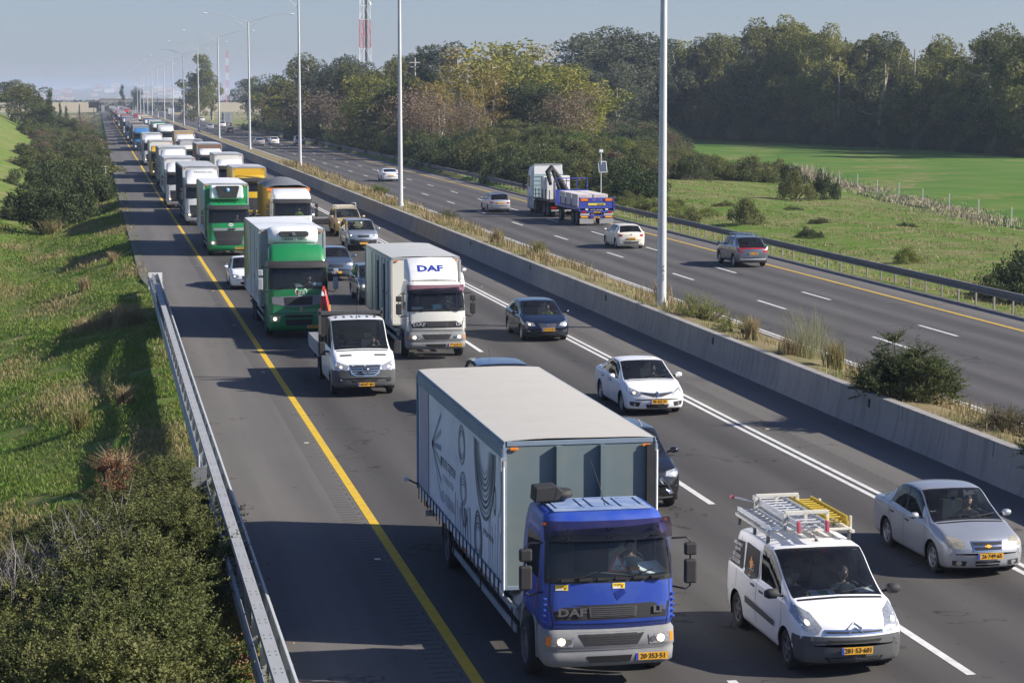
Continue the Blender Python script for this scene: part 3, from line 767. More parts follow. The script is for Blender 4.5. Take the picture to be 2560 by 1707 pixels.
# ---------------------------------------------------------------- seated people (origin at the hips, facing -y)
M_skin = mat('skin', (.46, .27, .19), .55, var=.08, scale=12); M_hair = mat('dark_hair', (.02, .016, .013), .7)
def person(loc, label, shirt, hands=((-.16, -.42, .22), (.20, -.42, .22)), turn=0.0, hairm=None, lean=0.0, female=False, rootloc=None, rz=0, glasses=False):
    V = []; E = []; Rd = []
    def v(p, r): V.append(p); Rd.append(r); return len(V)-1
    def e(a, b): E.append((a, b))
    pel = v((0, 0, .10), .17); sp = v((0, -.02, .30), .155); ch = v((0, -.03, .46), .165); up_ = v((0, -.03, .56), .11); nk = v((0, -.035, .64), .055); hd0 = v((0, -.05, .70), .058)
    e(pel, sp); e(sp, ch); e(ch, up_); e(up_, nk); e(nk, hd0)
    for s_, h in ((-1, hands[0]), (1, hands[1])):
        hip = v((s_*.10, -.06, .09), .095); kn = v((s_*.15, -.48, .14), .065); an = v((s_*.15, -.62, -.25), .042); ft = v((s_*.15, -.78, -.29), .038); e(pel, hip); e(hip, kn); e(kn, an); e(an, ft)
        sh = v((s_*.185, -.03, .545), .068); mid = ((s_*.24+h[0])/2+s_*.06, (h[1])/2+.02, (.50+h[2])/2-.10); el = v(mid, .045); wr = v((h[0], h[1]+.06, h[2]), .026); pm_ = v((h[0], h[1], h[2]+.005), .030)
        e(up_, sh); e(sh, el); e(el, wr); e(wr, pm_)
        for k in range(4):
            x = h[0]+(k-1.5)*.019; l = (.040, .048, .045, .035)[k]
            a = v((x, h[1]-.035, h[2]+.012), .010); b_ = v((x, h[1]-.035-l*.5, h[2]-.004), .009); c = v((x, h[1]-.03-l*.55, h[2]-.030), .0075); e(pm_, a); e(a, b_); e(b_, c)
        a = v((h[0]-s_*.038, h[1]-.012, h[2]+.006), .011); b_ = v((h[0]-s_*.05, h[1]-.042, h[2]-.004), .009); e(pm_, a); e(a, b_)
    me = bpy.data.meshes.new('tmp'); me.from_pydata(V, E, []); o = bpy.data.objects.new('tmp', me); COL.objects.link(o)
    sk = o.modifiers.new('s', 'SKIN'); sv = me.skin_vertices[0].data
    for i, r_ in enumerate(Rd): sv[i].radius = (r_*.92, r_*.92 if i not in (0, 1, 2) else r_*.68)
    sv[0].use_root = True; ss = o.modifiers.new('u', 'SUBSURF'); ss.levels = 1; ss.render_levels = 1
    bpy.context.view_layer.update(); bm = bmesh.new(); em = bpy.data.meshes.new_from_object(o.evaluated_get(bpy.context.evaluated_depsgraph_get())); bm.from_mesh(em)
    bpy.data.objects.remove(o)
    # head: shaped grid joined into the same mesh
    n, m_ = 20, 16; ring = []; hv = []
    for i in range(m_+1):
        ph = math.pi*i/m_; row = []
        for j in range(n):
            th = 2*math.pi*j/n; x = math.sin(ph)*math.sin(th); y = -math.sin(ph)*math.cos(th); z = math.cos(ph)
            sx_ = .074*(1-.22*max(0, -z)); yy = .095; 
            X, Y, Z = x*sx_, y*yy*(1-.10*max(0, -z)), z*.118
            f = max(0, -Y/.095)
            if f > .6:
                if abs(X) < .016 and -.045 < Z < .02: Y -= .020*(1-(Z+.045)/.065*.8)*(1-abs(X)/.018)      # nose
                if .012 < abs(X) < .045 and .0 < Z < .028: Y += .007                                         # eye sockets
                if abs(X) < .028 and -.072 < Z < -.056: Y -= .006                                            # lips
                if abs(X) < .02 and Z < -.09: Y -= .006
            if abs(abs(x)-1) < .12 and -.2 < z < .25: X *= 1.13                                              # ears
            row.append(bm.verts.new((X, Y, Z)))
        ring.append(row); hv += row
    for i in range(m_):
        for j in range(n):
            try: bm.faces.new((ring[i][j], ring[i][(j+1) % n], ring[i+1][(j+1) % n], ring[i+1][j]))
            except ValueError: pass
    T = Matrix.Translation((0, -.065, .80)) @ Matrix.Rotation(turn, 4, 'Z')
    for q in hv: q.co = T @ q.co
    bmesh.ops.remove_doubles(bm, verts=hv, dist=1e-5); bmesh.ops.recalc_face_normals(bm, faces=bm.faces)
    me = bpy.data.meshes.new('person'); bm.to_mesh(me); bm.free()
    trous = mat('trousers_dark', (.03, .035, .05), .8)
    for q in (M_skin, shirt, trous, M_ink): me.materials.append(q)
    for f in me.polygons:
        c = f.center; f.use_smooth = True
        hand = any(math.dist(c, h) < .085 for h in hands)
        k = 0 if (c.z > .625 or hand) else (1 if (c.z > .17 or c.y > -.05) and not (c.z < .2 and c.y < -.1 and abs(c.x) < .25 and not hand and c.z < .19) else 2)
        f.material_index = k
    root = bpy.data.objects.new('person', me); lk(root); root.location = loc; root.rotation_euler = (lean, 0, rz)
    hb = MB(); vs = []
    for i in range(8):
        ph = math.pi*(.02+.56*i/7)
        for j in range(18):
            th = 2*math.pi*j/18; x = math.sin(ph)*math.sin(th); y = -math.sin(ph)*math.cos(th); z = math.cos(ph); k = 1.08
            if y < -.35 and z < .45: z = .45+.1*abs(x); k = 1.04
            p = T @ Vector((x*.074*k, y*.095*k+.004, z*.118*k)); vs.append(p)
    hb.add(vs, [(i*18+j, i*18+(j+1) % 18, (i+1)*18+(j+1) % 18, (i+1)*18+j) for i in range(7) for j in range(18)]+[tuple(range(18))], hairm or M_hair, True)
    if female:
        hb.tube([T @ Vector((0, .085, .0)), T @ Vector((0, .11, -.12)), T @ Vector((0.02, .09, -.26))], [.07, .055, .03], hairm or M_hair, 8)
    h_ = hb.obj('hair', root)
    eb = MB()
    for s_ in (-1, 1):
        c = T @ Vector((s_*.029, -.084, .014)); eb.lathe([(-.004, .001), (-.002, .010), (.004, .011)], M_ink, 'y', tuple(c), 8)
    eb.obj('eyes', root)
    return tag(root, label, 'person')
def seat_in(v, x, y, z, label, shirt, **k):
    """seat a person at the vehicle's local place (vehicle front is -y)"""
    rz = v.rotation_euler.z; c, s_ = math.cos(rz), math.sin(rz)
    return person((v.location.x+x*c-y*s_, v.location.y+x*s_+y*c, v.location.z+z), label, shirt, rz=rz, **k)
S_navy = mat('shirt_dark_teal', (.035, .055, .065), .8); S_black = mat('shirt_black', (.02, .02, .022), .8); S_white = mat('shirt_white_print', (.35, .36, .4), .8); S_grey = mat('shirt_dark_grey', (.06, .06, .07), .8); S_hiv = mat('shirt_hi_vis', (.35, .5, .03), .7)
# ---------------------------------------------------------------- terrain
def grdmat():
    m = bpy.data.materials.new('grassland'); m.use_nodes = True; t = m.node_tree; b = t.nodes['Principled BSDF']; N = t.nodes.new; L = t.links.new
    b.inputs['Roughness'].default_value = .95; b.inputs['Specular IOR Level'].default_value = .1
    tc = N('ShaderNodeTexCoord')
    def noise(s, d=8, r=.6, w=None):
        n = N('ShaderNodeTexNoise'); n.inputs['Scale'].default_value = s; n.inputs['Detail'].default_value = d; n.inputs['Roughness'].default_value = r; L(tc.outputs['Object'], n.inputs['Vector']); return n.outputs['Fac']
    def ramp(src, a, b_, lo=0, hi=1):
        r = N('ShaderNodeMapRange'); r.inputs[1].default_value = a; r.inputs[2].default_value = b_; r.inputs[3].default_value = lo; r.inputs[4].default_value = hi; L(src, r.inputs[0]); return r.outputs[0]
    def mix(f, a, b_):
        x = N('ShaderNodeMix'); x.data_type = 'RGBA'
        if hasattr(f, 'links') or hasattr(f, 'is_linked'): L(f, x.inputs[0])
        else: x.inputs[0].default_value = f
        for s_, q in ((6, a), (7, b_)):
            if isinstance(q, tuple): x.inputs[s_].default_value = q+(1,)
            else: L(q, x.inputs[s_])
        return x.outputs[2]
    g1 = mix(noise(2.5), (.06, .13, .012), (.13, .22, .03)); 
    straw = mix(noise(9), (.20, .16, .075), (.33, .27, .15))
    near = mix(ramp(noise(.45, 10, .72), .46, .66), g1, straw); near = mix(ramp(noise(.06, 6, .6), .50, .62, 0, .6), near, (.20, .19, .08))
    near = mix(ramp(noise(14, 6), .52, .72, 0, .55), near, (.045, .05, .02))
    # far plain: pale fields
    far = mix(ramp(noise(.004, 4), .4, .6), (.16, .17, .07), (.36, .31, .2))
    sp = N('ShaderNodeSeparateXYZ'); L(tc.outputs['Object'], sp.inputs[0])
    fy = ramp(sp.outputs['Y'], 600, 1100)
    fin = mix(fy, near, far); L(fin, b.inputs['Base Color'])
    bp = N('ShaderNodeBump'); bp.inputs['Strength'].default_value = .8; bp.inputs['Distance'].default_value = .12; L(noise(5, 10, .7), bp.inputs['Height']); L(bp.outputs[0], b.inputs['Normal'])
    return m
def smooth(a, b, t):
    t = min(1, max(0, (t-a)/(b-a))); return t*t*(3-2*t)
def gz(x, y):
    """ground height"""
    z = zr(y)
    if x < 2.95:
        d = max(0, 2.6-x); p = -.05-min(d, 1.2)*.10-max(0, min(d-1.2, 6))*.30
        hill = smooth(-5, -30, x)*smooth(110, 190, y)*(1-smooth(520, 800, y))*7.5
        return z+p+hill+.10*math.sin(x*1.3+y*.31)*smooth(1.8, 0, x)
    if x > 38.6:
        d = x-38.6; p = -.08-min(d, 3)*.12
        m = math.exp(-((x-56)/13)**2-((y-285)/60)**2)*3.6+math.exp(-((x-50)/8)**2-((y-200)/45)**2)*.8
        return z+p+m+.08*math.sin(x*.9+y*.23)
    if x < 21.2+sx(y): return z-.25
    if x < 25.3: return z-.25
    return z-.25
xs = [-9000, -3000, -1200, -500, -250, -120, -80, -60, -45, -36, -30, -26, -22, -18, -15, -12, -10, -8, -6, -4.6, -3.4, -2.2, -1.2, -.4, .3, 1.0, 1.6, 2.05, 2.35, 2.9, 12, 22, 30, 38.2, 38.7, 39.2, 40, 41, 42, 44, 47, 50, 53, 56, 59, 62, 66, 70, 75, 80, 90, 100, 115, 130, 150, 180, 250, 400, 700, 1200, 3000, 9000]
ys = list(np.arange(-20, 160, 2.5))+list(np.arange(160, 420, 6))+list(np.arange(420, 900, 20))+[950, 1000, 1100, 1250, 1400, 1700, 2100, 2600, 3200, 4000, 5000, 7000, 10000, 14000]
V = []
for y in ys:
    for x in xs:
        z = gz(x+(sx(y) if x < 22 else 0), y)
        if y > 1500: z = 2.6
        V.append((x+(sx(y) if -20 < x < 22 else 0), y, z))
n = len(xs); F = [(j*n+i, j*n+i+1, (j+1)*n+i+1, (j+1)*n+i) for j in range(len(ys)-1) for i in range(n-1)]
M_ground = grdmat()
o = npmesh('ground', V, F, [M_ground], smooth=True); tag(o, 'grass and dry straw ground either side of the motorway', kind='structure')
# cultivated field to the right and bright green slope to the left
M_field = mat('young_crop', (.075, .16, .022), .95, var=.30, scale=.12, dirt=(.16, .15, .05), dscale=.12, damt=.7, spec=.1, bump=.8, bscale=2)
def sheet(name, xa, xb, y0, y1, m, dz=.01, step=2.0, label=None, kind='structure', both=False, nx=1, prof=None):
    Y = [y0]; 
    while Y[-1] < y1: Y.append(min(y1, Y[-1]+(step if Y[-1] < 200 else step*4)))
    V = []; 
    for y in Y:
        a = xa(y) if callable(xa) else xa; b = xb(y) if callable(xb) else xb
        for i in range(nx+1):
            x = a+(b-a)*i/nx; z = (gz(x, y) if prof == 'g' else zr(y))+dz
            V.append((x, y, z))
    n = nx+1
    F = [(j*n+i, j*n+i+1, (j+1)*n+i+1, (j+1)*n+i) for j in range(len(Y)-1) for i in range(nx)]
    o = npmesh(name, V, F, [m]); tag(o, label, kind=kind); return o
sheet('field', lambda y: 66+max(0, (y-150))*.12, 300, 60, 1000, M_field, .05, 6, 'flat field of young green crop below the tree belt', nx=40, prof='g')
M_path = mat('dry_track_earth', (.27, .21, .14), .95, var=.3, scale=1.5, dirt=(.16, .19, .06), dscale=.5, damt=.7, spec=.1)
sheet('path', lambda y: -12.5-(y-150)*.035, lambda y: -9.6-(y-150)*.035+.8*math.sin(y*.05), 150, 420, M_path, .05, 4, 'brown dry track across the green slope at the left', nx=6, prof='g')
sheet('path', lambda y: -21-(y-150)*.06, lambda y: -17.5-(y-150)*.055, 200, 520, M_path, .05, 4, 'upper band of dry earth on the green slope at the left', nx=6, prof='g')
def asphalt(name, base, lanes, c2=None):
    m = bpy.data.materials.new(name); m.use_nodes = True; t = m.node_tree; b = t.nodes['Principled BSDF']; N = t.nodes.new; L = t.links.new
    b.inputs['Roughness'].default_value = .88; b.inputs['Specular IOR Level'].default_value = .25
    tc = N('ShaderNodeTexCoord')
    mp = N('ShaderNodeMapping'); mp.inputs['Scale'].default_value = (1, .04, 1); L(tc.outputs['Object'], mp.inputs[0])
    n1 = N('ShaderNodeTexNoise'); n1.inputs['Scale'].default_value = 1.6; n1.inputs['Detail'].default_value = 6; L(mp.outputs[0], n1.inputs['Vector'])   # long streaks
    n2 = N('ShaderNodeTexNoise'); n2.inputs['Scale'].default_value = 22; n2.inputs['Detail'].default_value = 4; L(tc.outputs['Object'], n2.inputs['Vector'])
    n3 = N('ShaderNodeTexNoise'); n3.inputs['Scale'].default_value = .35; n3.inputs['Detail'].default_value = 6; L(tc.outputs['Object'], n3.inputs['Vector'])
    a = N('ShaderNodeMath'); a.operation = 'MULTIPLY_ADD'; L(n1.outputs['Fac'], a.inputs[0]); a.inputs[1].default_value = .75; a.inputs[2].default_value = -.12
    a2 = N('ShaderNodeMath'); a2.operation = 'MULTIPLY_ADD'; L(n2.outputs['Fac'], a2.inputs[0]); a2.inputs[1].default_value = .35; L(a.outputs[0], a2.inputs[2])
    a3 = N('ShaderNodeMath'); a3.operation = 'MULTIPLY_ADD'; L(n3.outputs['Fac'], a3.inputs[0]); a3.inputs[1].default_value = .30; L(a2.outputs[0], a3.inputs[2])
    mr = N('ShaderNodeMapRange'); mr.inputs[1].default_value = .1; mr.inputs[2].default_value = 1.0; mr.inputs[3].default_value = 0; mr.inputs[4].default_value = 1; L(a3.outputs[0], mr.inputs[0])
    mx = N('ShaderNodeMix'); mx.data_type = 'RGBA'; L(mr.outputs[0], mx.inputs[0])
    mx.inputs[6].default_value = tuple(c*.72 for c in base)+(1,); mx.inputs[7].default_value = tuple(c*1.32 for c in base)+(1,)
    # polished wheel tracks, drips, sealed cracks and patches
    sp = N('ShaderNodeSeparateXYZ'); L(tc.outputs['Object'], sp.inputs[0])
    def M(op, a_, b_=None, c_=None):
        q = N('ShaderNodeMath'); q.operation = op
        for i_, v_ in enumerate((a_, b_, c_)):
            if v_ is None: continue
            if isinstance(v_, (int, float)): q.inputs[i_].default_value = v_
            else: L(v_, q.inputs[i_])
        return q.outputs[0]
    tr = M('COSINE', M('MULTIPLY', M('SUBTRACT', sp.outputs['X'], lanes), 2*math.pi/1.97))
    n5 = N('ShaderNodeTexNoise'); n5.inputs['Scale'].default_value = .5; mp5 = N('ShaderNodeMapping'); mp5.inputs['Scale'].default_value = (1, .08, 1); L(tc.outputs['Object'], mp5.inputs[0]); L(mp5.outputs[0], n5.inputs['Vector'])
    trk = M('MULTIPLY', tr, M('MULTIPLY', n5.outputs['Fac'], .34 if c2 else .14))
    vo = N('ShaderNodeTexVoronoi'); vo.feature = 'DISTANCE_TO_EDGE'; vo.inputs['Scale'].default_value = .16
    wv = N('ShaderNodeMix'); wv.data_type = 'VECTOR'; wv.inputs[0].default_value = .22; n6 = N('ShaderNodeTexNoise'); n6.inputs['Scale'].default_value = .9; n6.inputs['Detail'].default_value = 5; L(tc.outputs['Object'], n6.inputs['Vector']); L(tc.outputs['Object'], wv.inputs[4]); 
    sc6 = N('ShaderNodeVectorMath'); sc6.operation = 'MULTIPLY_ADD'; L(n6.outputs['Color'], sc6.inputs[0]); sc6.inputs[1].default_value = (5, 5, 5); L(tc.outputs['Object'], sc6.inputs[2]); L(sc6.outputs[0], vo.inputs['Vector'])
    crk = M('LESS_THAN', vo.outputs['Distance'], .009); gate = M('GREATER_THAN', n3.outputs['Fac'], .56); crk = M('MULTIPLY', M('MULTIPLY', crk, gate), .5)
    n7 = N('ShaderNodeTexNoise'); n7.inputs['Scale'].default_value = 3.0; n7.inputs['Detail'].default_value = 2; L(tc.outputs['Object'], n7.inputs['Vector']); drp = M('MULTIPLY', M('GREATER_THAN', n7.outputs['Fac'], .71), .28)
    fac = M('SUBTRACT', M('SUBTRACT', M('ADD', 1.0, trk), crk), drp)
    sc = N('ShaderNodeVectorMath'); sc.operation = 'SCALE'; L(mx.outputs[2], sc.inputs[0]); L(fac, sc.inputs['Scale'])
    L(sc.outputs[0], b.inputs['Base Color'])
    bp = N('ShaderNodeBump'); bp.inputs['Strength'].default_value = .35; bp.inputs['Distance'].default_value = .01
    n4 = N('ShaderNodeTexNoise'); n4.inputs['Scale'].default_value = 60; L(tc.outputs['Object'], n4.inputs['Vector']); L(n4.outputs['Fac'], bp.inputs['Height']); L(bp.outputs[0], b.inputs['Normal'])
    return m
A_lane = asphalt('asphalt_lanes', (.070, .066, .062), 7.74, 1); A_sh = asphalt('asphalt_shoulder', (.120, .113, .104), 7.74)
A_far = asphalt('asphalt_far_lanes', (.078, .074, .071), 27.6, 1); A_farsh = asphalt('asphalt_far_shoulder', (.135, .125, .115), 27.6)
sheet('road', lambda y: 2.72-.62*smooth(98, 112, y)+sx(y), lambda y: 5.75+sx(y), -20, 1400, A_sh, 0, 2, 'left hard shoulder of the jammed carriageway')
sheet('road', lambda y: 5.75+sx(y), lambda y: 17.9+sx(y), -20, 1400, A_lane, 0, 2, 'three asphalt lanes of the jammed carriageway', nx=4)
sheet('road', lambda y: 17.9+sx(y), lambda y: 21.05+sx(y), -20, 1400, A_sh, 0, 2, 'inner shoulder beside the concrete wall')
sheet('road', 25.35, 36.0, -20, 1400, A_far, 0, 2, 'three asphalt lanes of the free-flowing carriageway', nx=3)
sheet('road', 36.0, 38.35, -20, 1400, A_farsh, 0, 2, 'right hard shoulder of the free-flowing carriageway')
M_yel = mat('yellow_line_paint', (.62, .40, .02), .7, var=.12, scale=8, dirt=(.25, .19, .06), dscale=3, damt=.5)
M_wl = mat('white_line_paint', (.62, .62, .60), .7, var=.08, scale=8, dirt=(.2, .19, .18), dscale=3, damt=.5)
def line(x, wd, y0, y1, m, near=True, label='', dash=None):
    V = []; F = []
    def seg(a, b):
        st = a
        while st < b-1e-6:
            en = min(b, st+(4 if dash else 5))
            k = len(V)
            for y in (st, en):
                s_ = sx(y) if near else 0
                V.extend([(x+s_-wd/2, y, zr(y)+.006), (x+s_+wd/2, y, zr(y)+.006)])
            F.append((k, k+1, k+3, k+2)); st = en
    if dash:
        y = dash[0]
        while y < y1: seg(y, y+dash[1]); y += dash[2]
    else: seg(y0, y1)
    o = npmesh('lane_marking', V, F, [m]); return tag(o, label, kind='structure')
line(5.75, .20, 20, 1200, M_yel, True, 'solid yellow edge line of the jammed carriageway')
line(9.74, .16, 0, 1100, M_wl, True, 'dashed white line between left and middle jammed lanes', (28.0-14.9, 4, 14.9))
line(13.65, .16, 0, 1100, M_wl, True, 'dashed white line between middle and right jammed lanes', (31.6-14.9, 4, 14.9))
line(17.63, .14, 20, 1100, M_wl, True, 'left of the double white lines by the wall shoulder'); line(17.90, .14, 20, 1100, M_wl, True, 'right of the double white lines by the wall shoulder')
line(25.62, .13, 20, 1100, M_wl, False, 'left of the double white lines by the median kerb'); line(25.88, .13, 20, 1100, M_wl, False, 'right of the double white lines by the median kerb')
line(29.4, .15, 0, 1100, M_wl, False, 'dashed white line nearest the median on the far carriageway', (74.3-14.8*4, 4, 14.8))
line(32.72, .15, 0, 1100, M_wl, False, 'second dashed white line of the far carriageway', (77.9-14.8*4, 4, 14.8))
line(36.0, .17, 20, 1100, M_yel, False, 'solid yellow edge line of the far carriageway')
# rumble grooves and small marks
V = []; F = []
for (x, wd, near, stp, ymax) in ((5.30, .38, 1, .30, 130), (18.45, .42, 1, .30, 130), (5.56, .05, 1, .6, 110), (18.72, .05, 1, .45, 150), (36.55, .07, 0, .6, 180)):
    y = 24
    while y < ymax:
        s_ = sx(y) if near else 0; k = len(V); l = .10 if wd > .1 else .28
        V += [(x+s_-wd/2, y, zr(y)+.004), (x+s_+wd/2, y, zr(y)+.004), (x+s_+wd/2, y+l, zr(y)+.004), (x+s_-wd/2, y+l, zr(y)+.004)]; F.append((k, k+1, k+2, k+3)); y += stp
M_groove = mat('groove_asphalt', (.078, .072, .066), .9); o = npmesh('rumble_strip', V, F, [M_groove]); tag(o, 'rows of milled rumble grooves beside the edge lines', kind='structure')
V = []; F = []
for (x, near) in ((18.35, 1), (5.35, 1)):
    for k in range(14):
        y = 42+k*15; s_ = sx(y) if near else 0; q = len(V)
        V += [(x+s_-.06, y, zr(y)+.012), (x+s_+.06, y, zr(y)+.012), (x+s_+.06, y+.14, zr(y)+.012), (x+s_-.06, y+.14, zr(y)+.012)]; F.append((q, q+1, q+2, q+3))
o = npmesh('road_studs', V, F, [mat('stud_cream', (.75, .68, .45), .5)]); tag(o, 'small cream reflective studs beside the edge lines', kind='structure')
# ---------------------------------------------------------------- concrete wall, kerb, median soil
M_conc = mat('wall_concrete', (.31, .295, .27), .85, var=.10, scale=1.2, dirt=(.15, .145, .135), dscale=.6, damt=.55, bump=.25, bscale=20)
def streaks(m):
    t = m.node_tree; b = t.nodes['Principled BSDF']; src = b.inputs['Base Color'].links[0].from_socket; N = t.nodes.new; L = t.links.new
    tc = N('ShaderNodeTexCoord'); mp = N('ShaderNodeMapping'); mp.inputs['Scale'].default_value = (1, 1.6, .12); L(tc.outputs['Object'], mp.inputs[0]); n = N('ShaderNodeTexNoise'); n.inputs['Scale'].default_value = 2.2; n.inputs['Detail'].default_value = 8; L(mp.outputs[0], n.inputs['Vector'])
    r = N('ShaderNodeMapRange'); r.inputs[1].default_value = .5; r.inputs[2].default_value = .68; r.inputs[4].default_value = .42; L(n.outputs['Fac'], r.inputs[0]); x = N('ShaderNodeMix'); x.data_type = 'RGBA'; L(r.outputs[0], x.inputs[0]); L(src, x.inputs[6]); x.inputs[7].default_value = (.13, .125, .115, 1); L(x.outputs[2], b.inputs['Base Color'])
streaks(M_conc)
Y = list(np.arange(18, 300, 6))+list(np.arange(300, 900, 25)); prof = [(0, 0), (.05, .14), (.06, .16), (.16, .62), (.18, 1.0), (.46, 1.0), (.46, .2)]
V = []; F = []; n = len(prof)
for j, y in enumerate(Y):
    for a, z in prof: V.append((21.0+sx(y)+a, y, zr(y)+z))
for j in range(len(Y)-1):
    for i in range(n-1): F.append((j*n+i, j*n+i+1, (j+1)*n+i+1, (j+1)*n+i))
o = npmesh('concrete_wall', V, F, [M_conc]); tag(o, 'long grey concrete wall between the jammed lanes and the planted median', 'wall')
b = MB()
for y in np.arange(24, 300, 6.0):
    x = 21.0+sx(y); z = zr(y)
    b.add([(x+.155-.004, y, z+.6), (x+.155-.004, y+.03, z+.6), (x+.175-.004, y+.03, z+1.002), (x+.175-.004, y, z+1.002)], [(0, 1, 2, 3)], M_groove)
b.obj('expansion_joints', o)
b = MB()
for y in (56.5, 72, 88, 104, 121): 
    x = 21.0+sx(y)+.15; b.box(x-.02, x+.06, y, y+.10, zr(y)+.62, zr(y)+.86, M_black)
b.obj('drain_slot', o)
M_kerb = mat('kerb_concrete', (.36, .34, .30), .85, dirt=(.2, .18, .15), dscale=2, damt=.5)
V = []; F = []; prof = [(25.36, 0), (25.36, .13), (25.33, .15), (25.14, .15), (25.14, 0)]; n = 5; Y = list(np.arange(18, 900, 10))
for y in Y: V += [(a, y, zr(y)+z) for a, z in prof]
F = [(j*n+i, j*n+i+1, (j+1)*n+i+1, (j+1)*n+i) for j in range(len(Y)-1) for i in range(n-1)]
tag(npmesh('kerb', V, F, [M_kerb]), 'pale concrete kerb along the far edge of the median', kind='structure')
M_soil = mat('median_dry_soil', (.20, .16, .09), .95, var=.25, scale=3, dirt=(.10, .14, .035), dscale=.5, damt=.8, spec=.1)
def mz(x, y):
    t = (x-21.4-sx(y))/(25.2-21.4-sx(y)); return zr(y)+.92-.80*smooth(.1, 1, t)
V = []; Y = list(np.arange(18, 300, 3))+list(np.arange(300, 900, 20)); n = 7
for y in Y:
    for i in range(n):
        x = 21.4+sx(y)+(25.18-21.4-sx(y))*i/(n-1); V.append((x, y, mz(x, y)+.03*math.sin(y*1.7+i*2.1)*(0 < i < n-1)))
F = [(j*n+i, j*n+i+1, (j+1)*n+i+1, (j+1)*n+i) for j in range(len(Y)-1) for i in range(n-1)]
tag(npmesh('median_soil', V, F, [M_soil], smooth=True), 'dry soil strip of the median behind the wall', kind='structure')
# ---------------------------------------------------------------- guardrails
gr = empty('guardrail', (2.9, 33, 0)); tag(gr, 'double steel guardrail with broad flat top beam along the left shoulder', 'guardrail')
def gx(y): return 2.38
def rail(prof, x_of, z_of, y0, y1, m, name, parent, step=2.0, closed=True):
    Y = list(np.arange(y0, y1, step))+[y1]; V = []; n = len(prof)
    px, py, pz = (parent.location if parent else (0, 0, 0))
    for y in Y:
        for a, z in prof: V.append((x_of(y)+a-px, y-py, z_of(y)+z-pz))
    F = []
    for j in range(len(Y)-1):
        for i in range(n if closed else n-1): F.append((j*n+i, j*n+(i+1) % n, (j+1)*n+(i+1) % n, (j+1)*n+i))
    return npmesh(name, V, F, [m], parent)
M_beam = mat('galvanised_beam', (.34, .35, .36), .55, .15, .14, 1.2, dirt=(.25, .23, .2), dscale=1.0)
rail([(-.098, 0), (-.098, .12), (.098, .12), (.098, 0)], gx, lambda y: zr(y)+.92, 14, 95, M_beam, 'top_beam', gr)
Wp = [(0, 0), (.045, .03), (.045, .10), (0, .14), (0, .18), (.045, .22), (.045, .29), (0, .32), (-.012, .32), (-.012, .22), (-.012, .1), (-.012, 0)]
rail(Wp, lambda y: gx(y)+.27, lambda y: zr(y)+.50, 14, 103, M_galv, 'road_side_rail', gr)
rail([(-a, z) for a, z in Wp], lambda y: gx(y)-.16, lambda y: zr(y)+.38, 14, 103, M_galv, 'field_side_rail', gr)
bp_ = MB(); bp_.box(-.05, .05, -.035, .035, -1.0, .92, M_galv); pt = bp_.obj('tmp'); bs_ = MB(); bs_.box(-.05, .27, -.03, .03, .60, .66, M_galv); bs_.box(.20, .27, -.06, .06, .52, .78, M_galv); st_ = bs_.obj('tmp')
bh = MB(); 
for dx in (-.06, .06):
    for dy in (-.10, .10): bh.lathe([(0, .016), (.006, .014), (.006, .001)], M_black, 'z', (dx, dy, 0), 8)
ht = bh.obj('tmp')
y = 16.0
while y < 102:
    for nm, d in (('post', pt.data), ('spacer', st_.data)):
        o = lk(bpy.data.objects.new(nm, d), gr); o.location = (gx(y)-2.9, y-33, zr(y))
    y += 1.9
y = 17.0
V = []; F = []
while y < 94:
    for dy in (0, .22):
        for dx in (-.05, .05):
            k = len(V); X, Z = gx(y)-2.9+dx, zr(y)+1.044; V += [(X-.014, y-33+dy, Z), (X+.014, y-33+dy, Z), (X+.014, y-33+dy+.03, Z), (X-.014, y-33+dy+.03, Z)]; F.append((k, k+1, k+2, k+3))
    y += 1.0
tag(npmesh('bolts', V, F, [M_black], gr), kind='stuff')
b = MB(); X, Yg = gx(103)-2.9, 70.0; z = zr(103)
b.box(X-.20, X+.46, Yg-.06, Yg, z+.05, z+.86, mat('rail_end_plate', (.62, .62, .60), .45)); b.obj('rail_end', gr, .01)
for k in range(5): b = MB(); b.box(X-.10, X+.30, Yg-7.5+k*1.5, Yg-7.4+k*1.5, z+.5, z+.62, M_galv); b.obj('spacer', gr)
for o in (pt, st_, ht): bpy.data.objects.remove(o)
# sign plate behind the rail
M_grey_plate = mat('plate_back_grey', (.20, .21, .22), .6)
b = MB(); b.box(-.17, .17, -.01, .01, .75, 1.25, M_grey_plate); b.tube([(0, .03, -1.0), (0, .03, 1.5)], .03, M_galv, 8); o = b.obj('sign_panel', loc=(2.0, 46.5, 0)); tag(o, 'small blank grey metal plate seen from behind beside the left guardrail', 'sign')
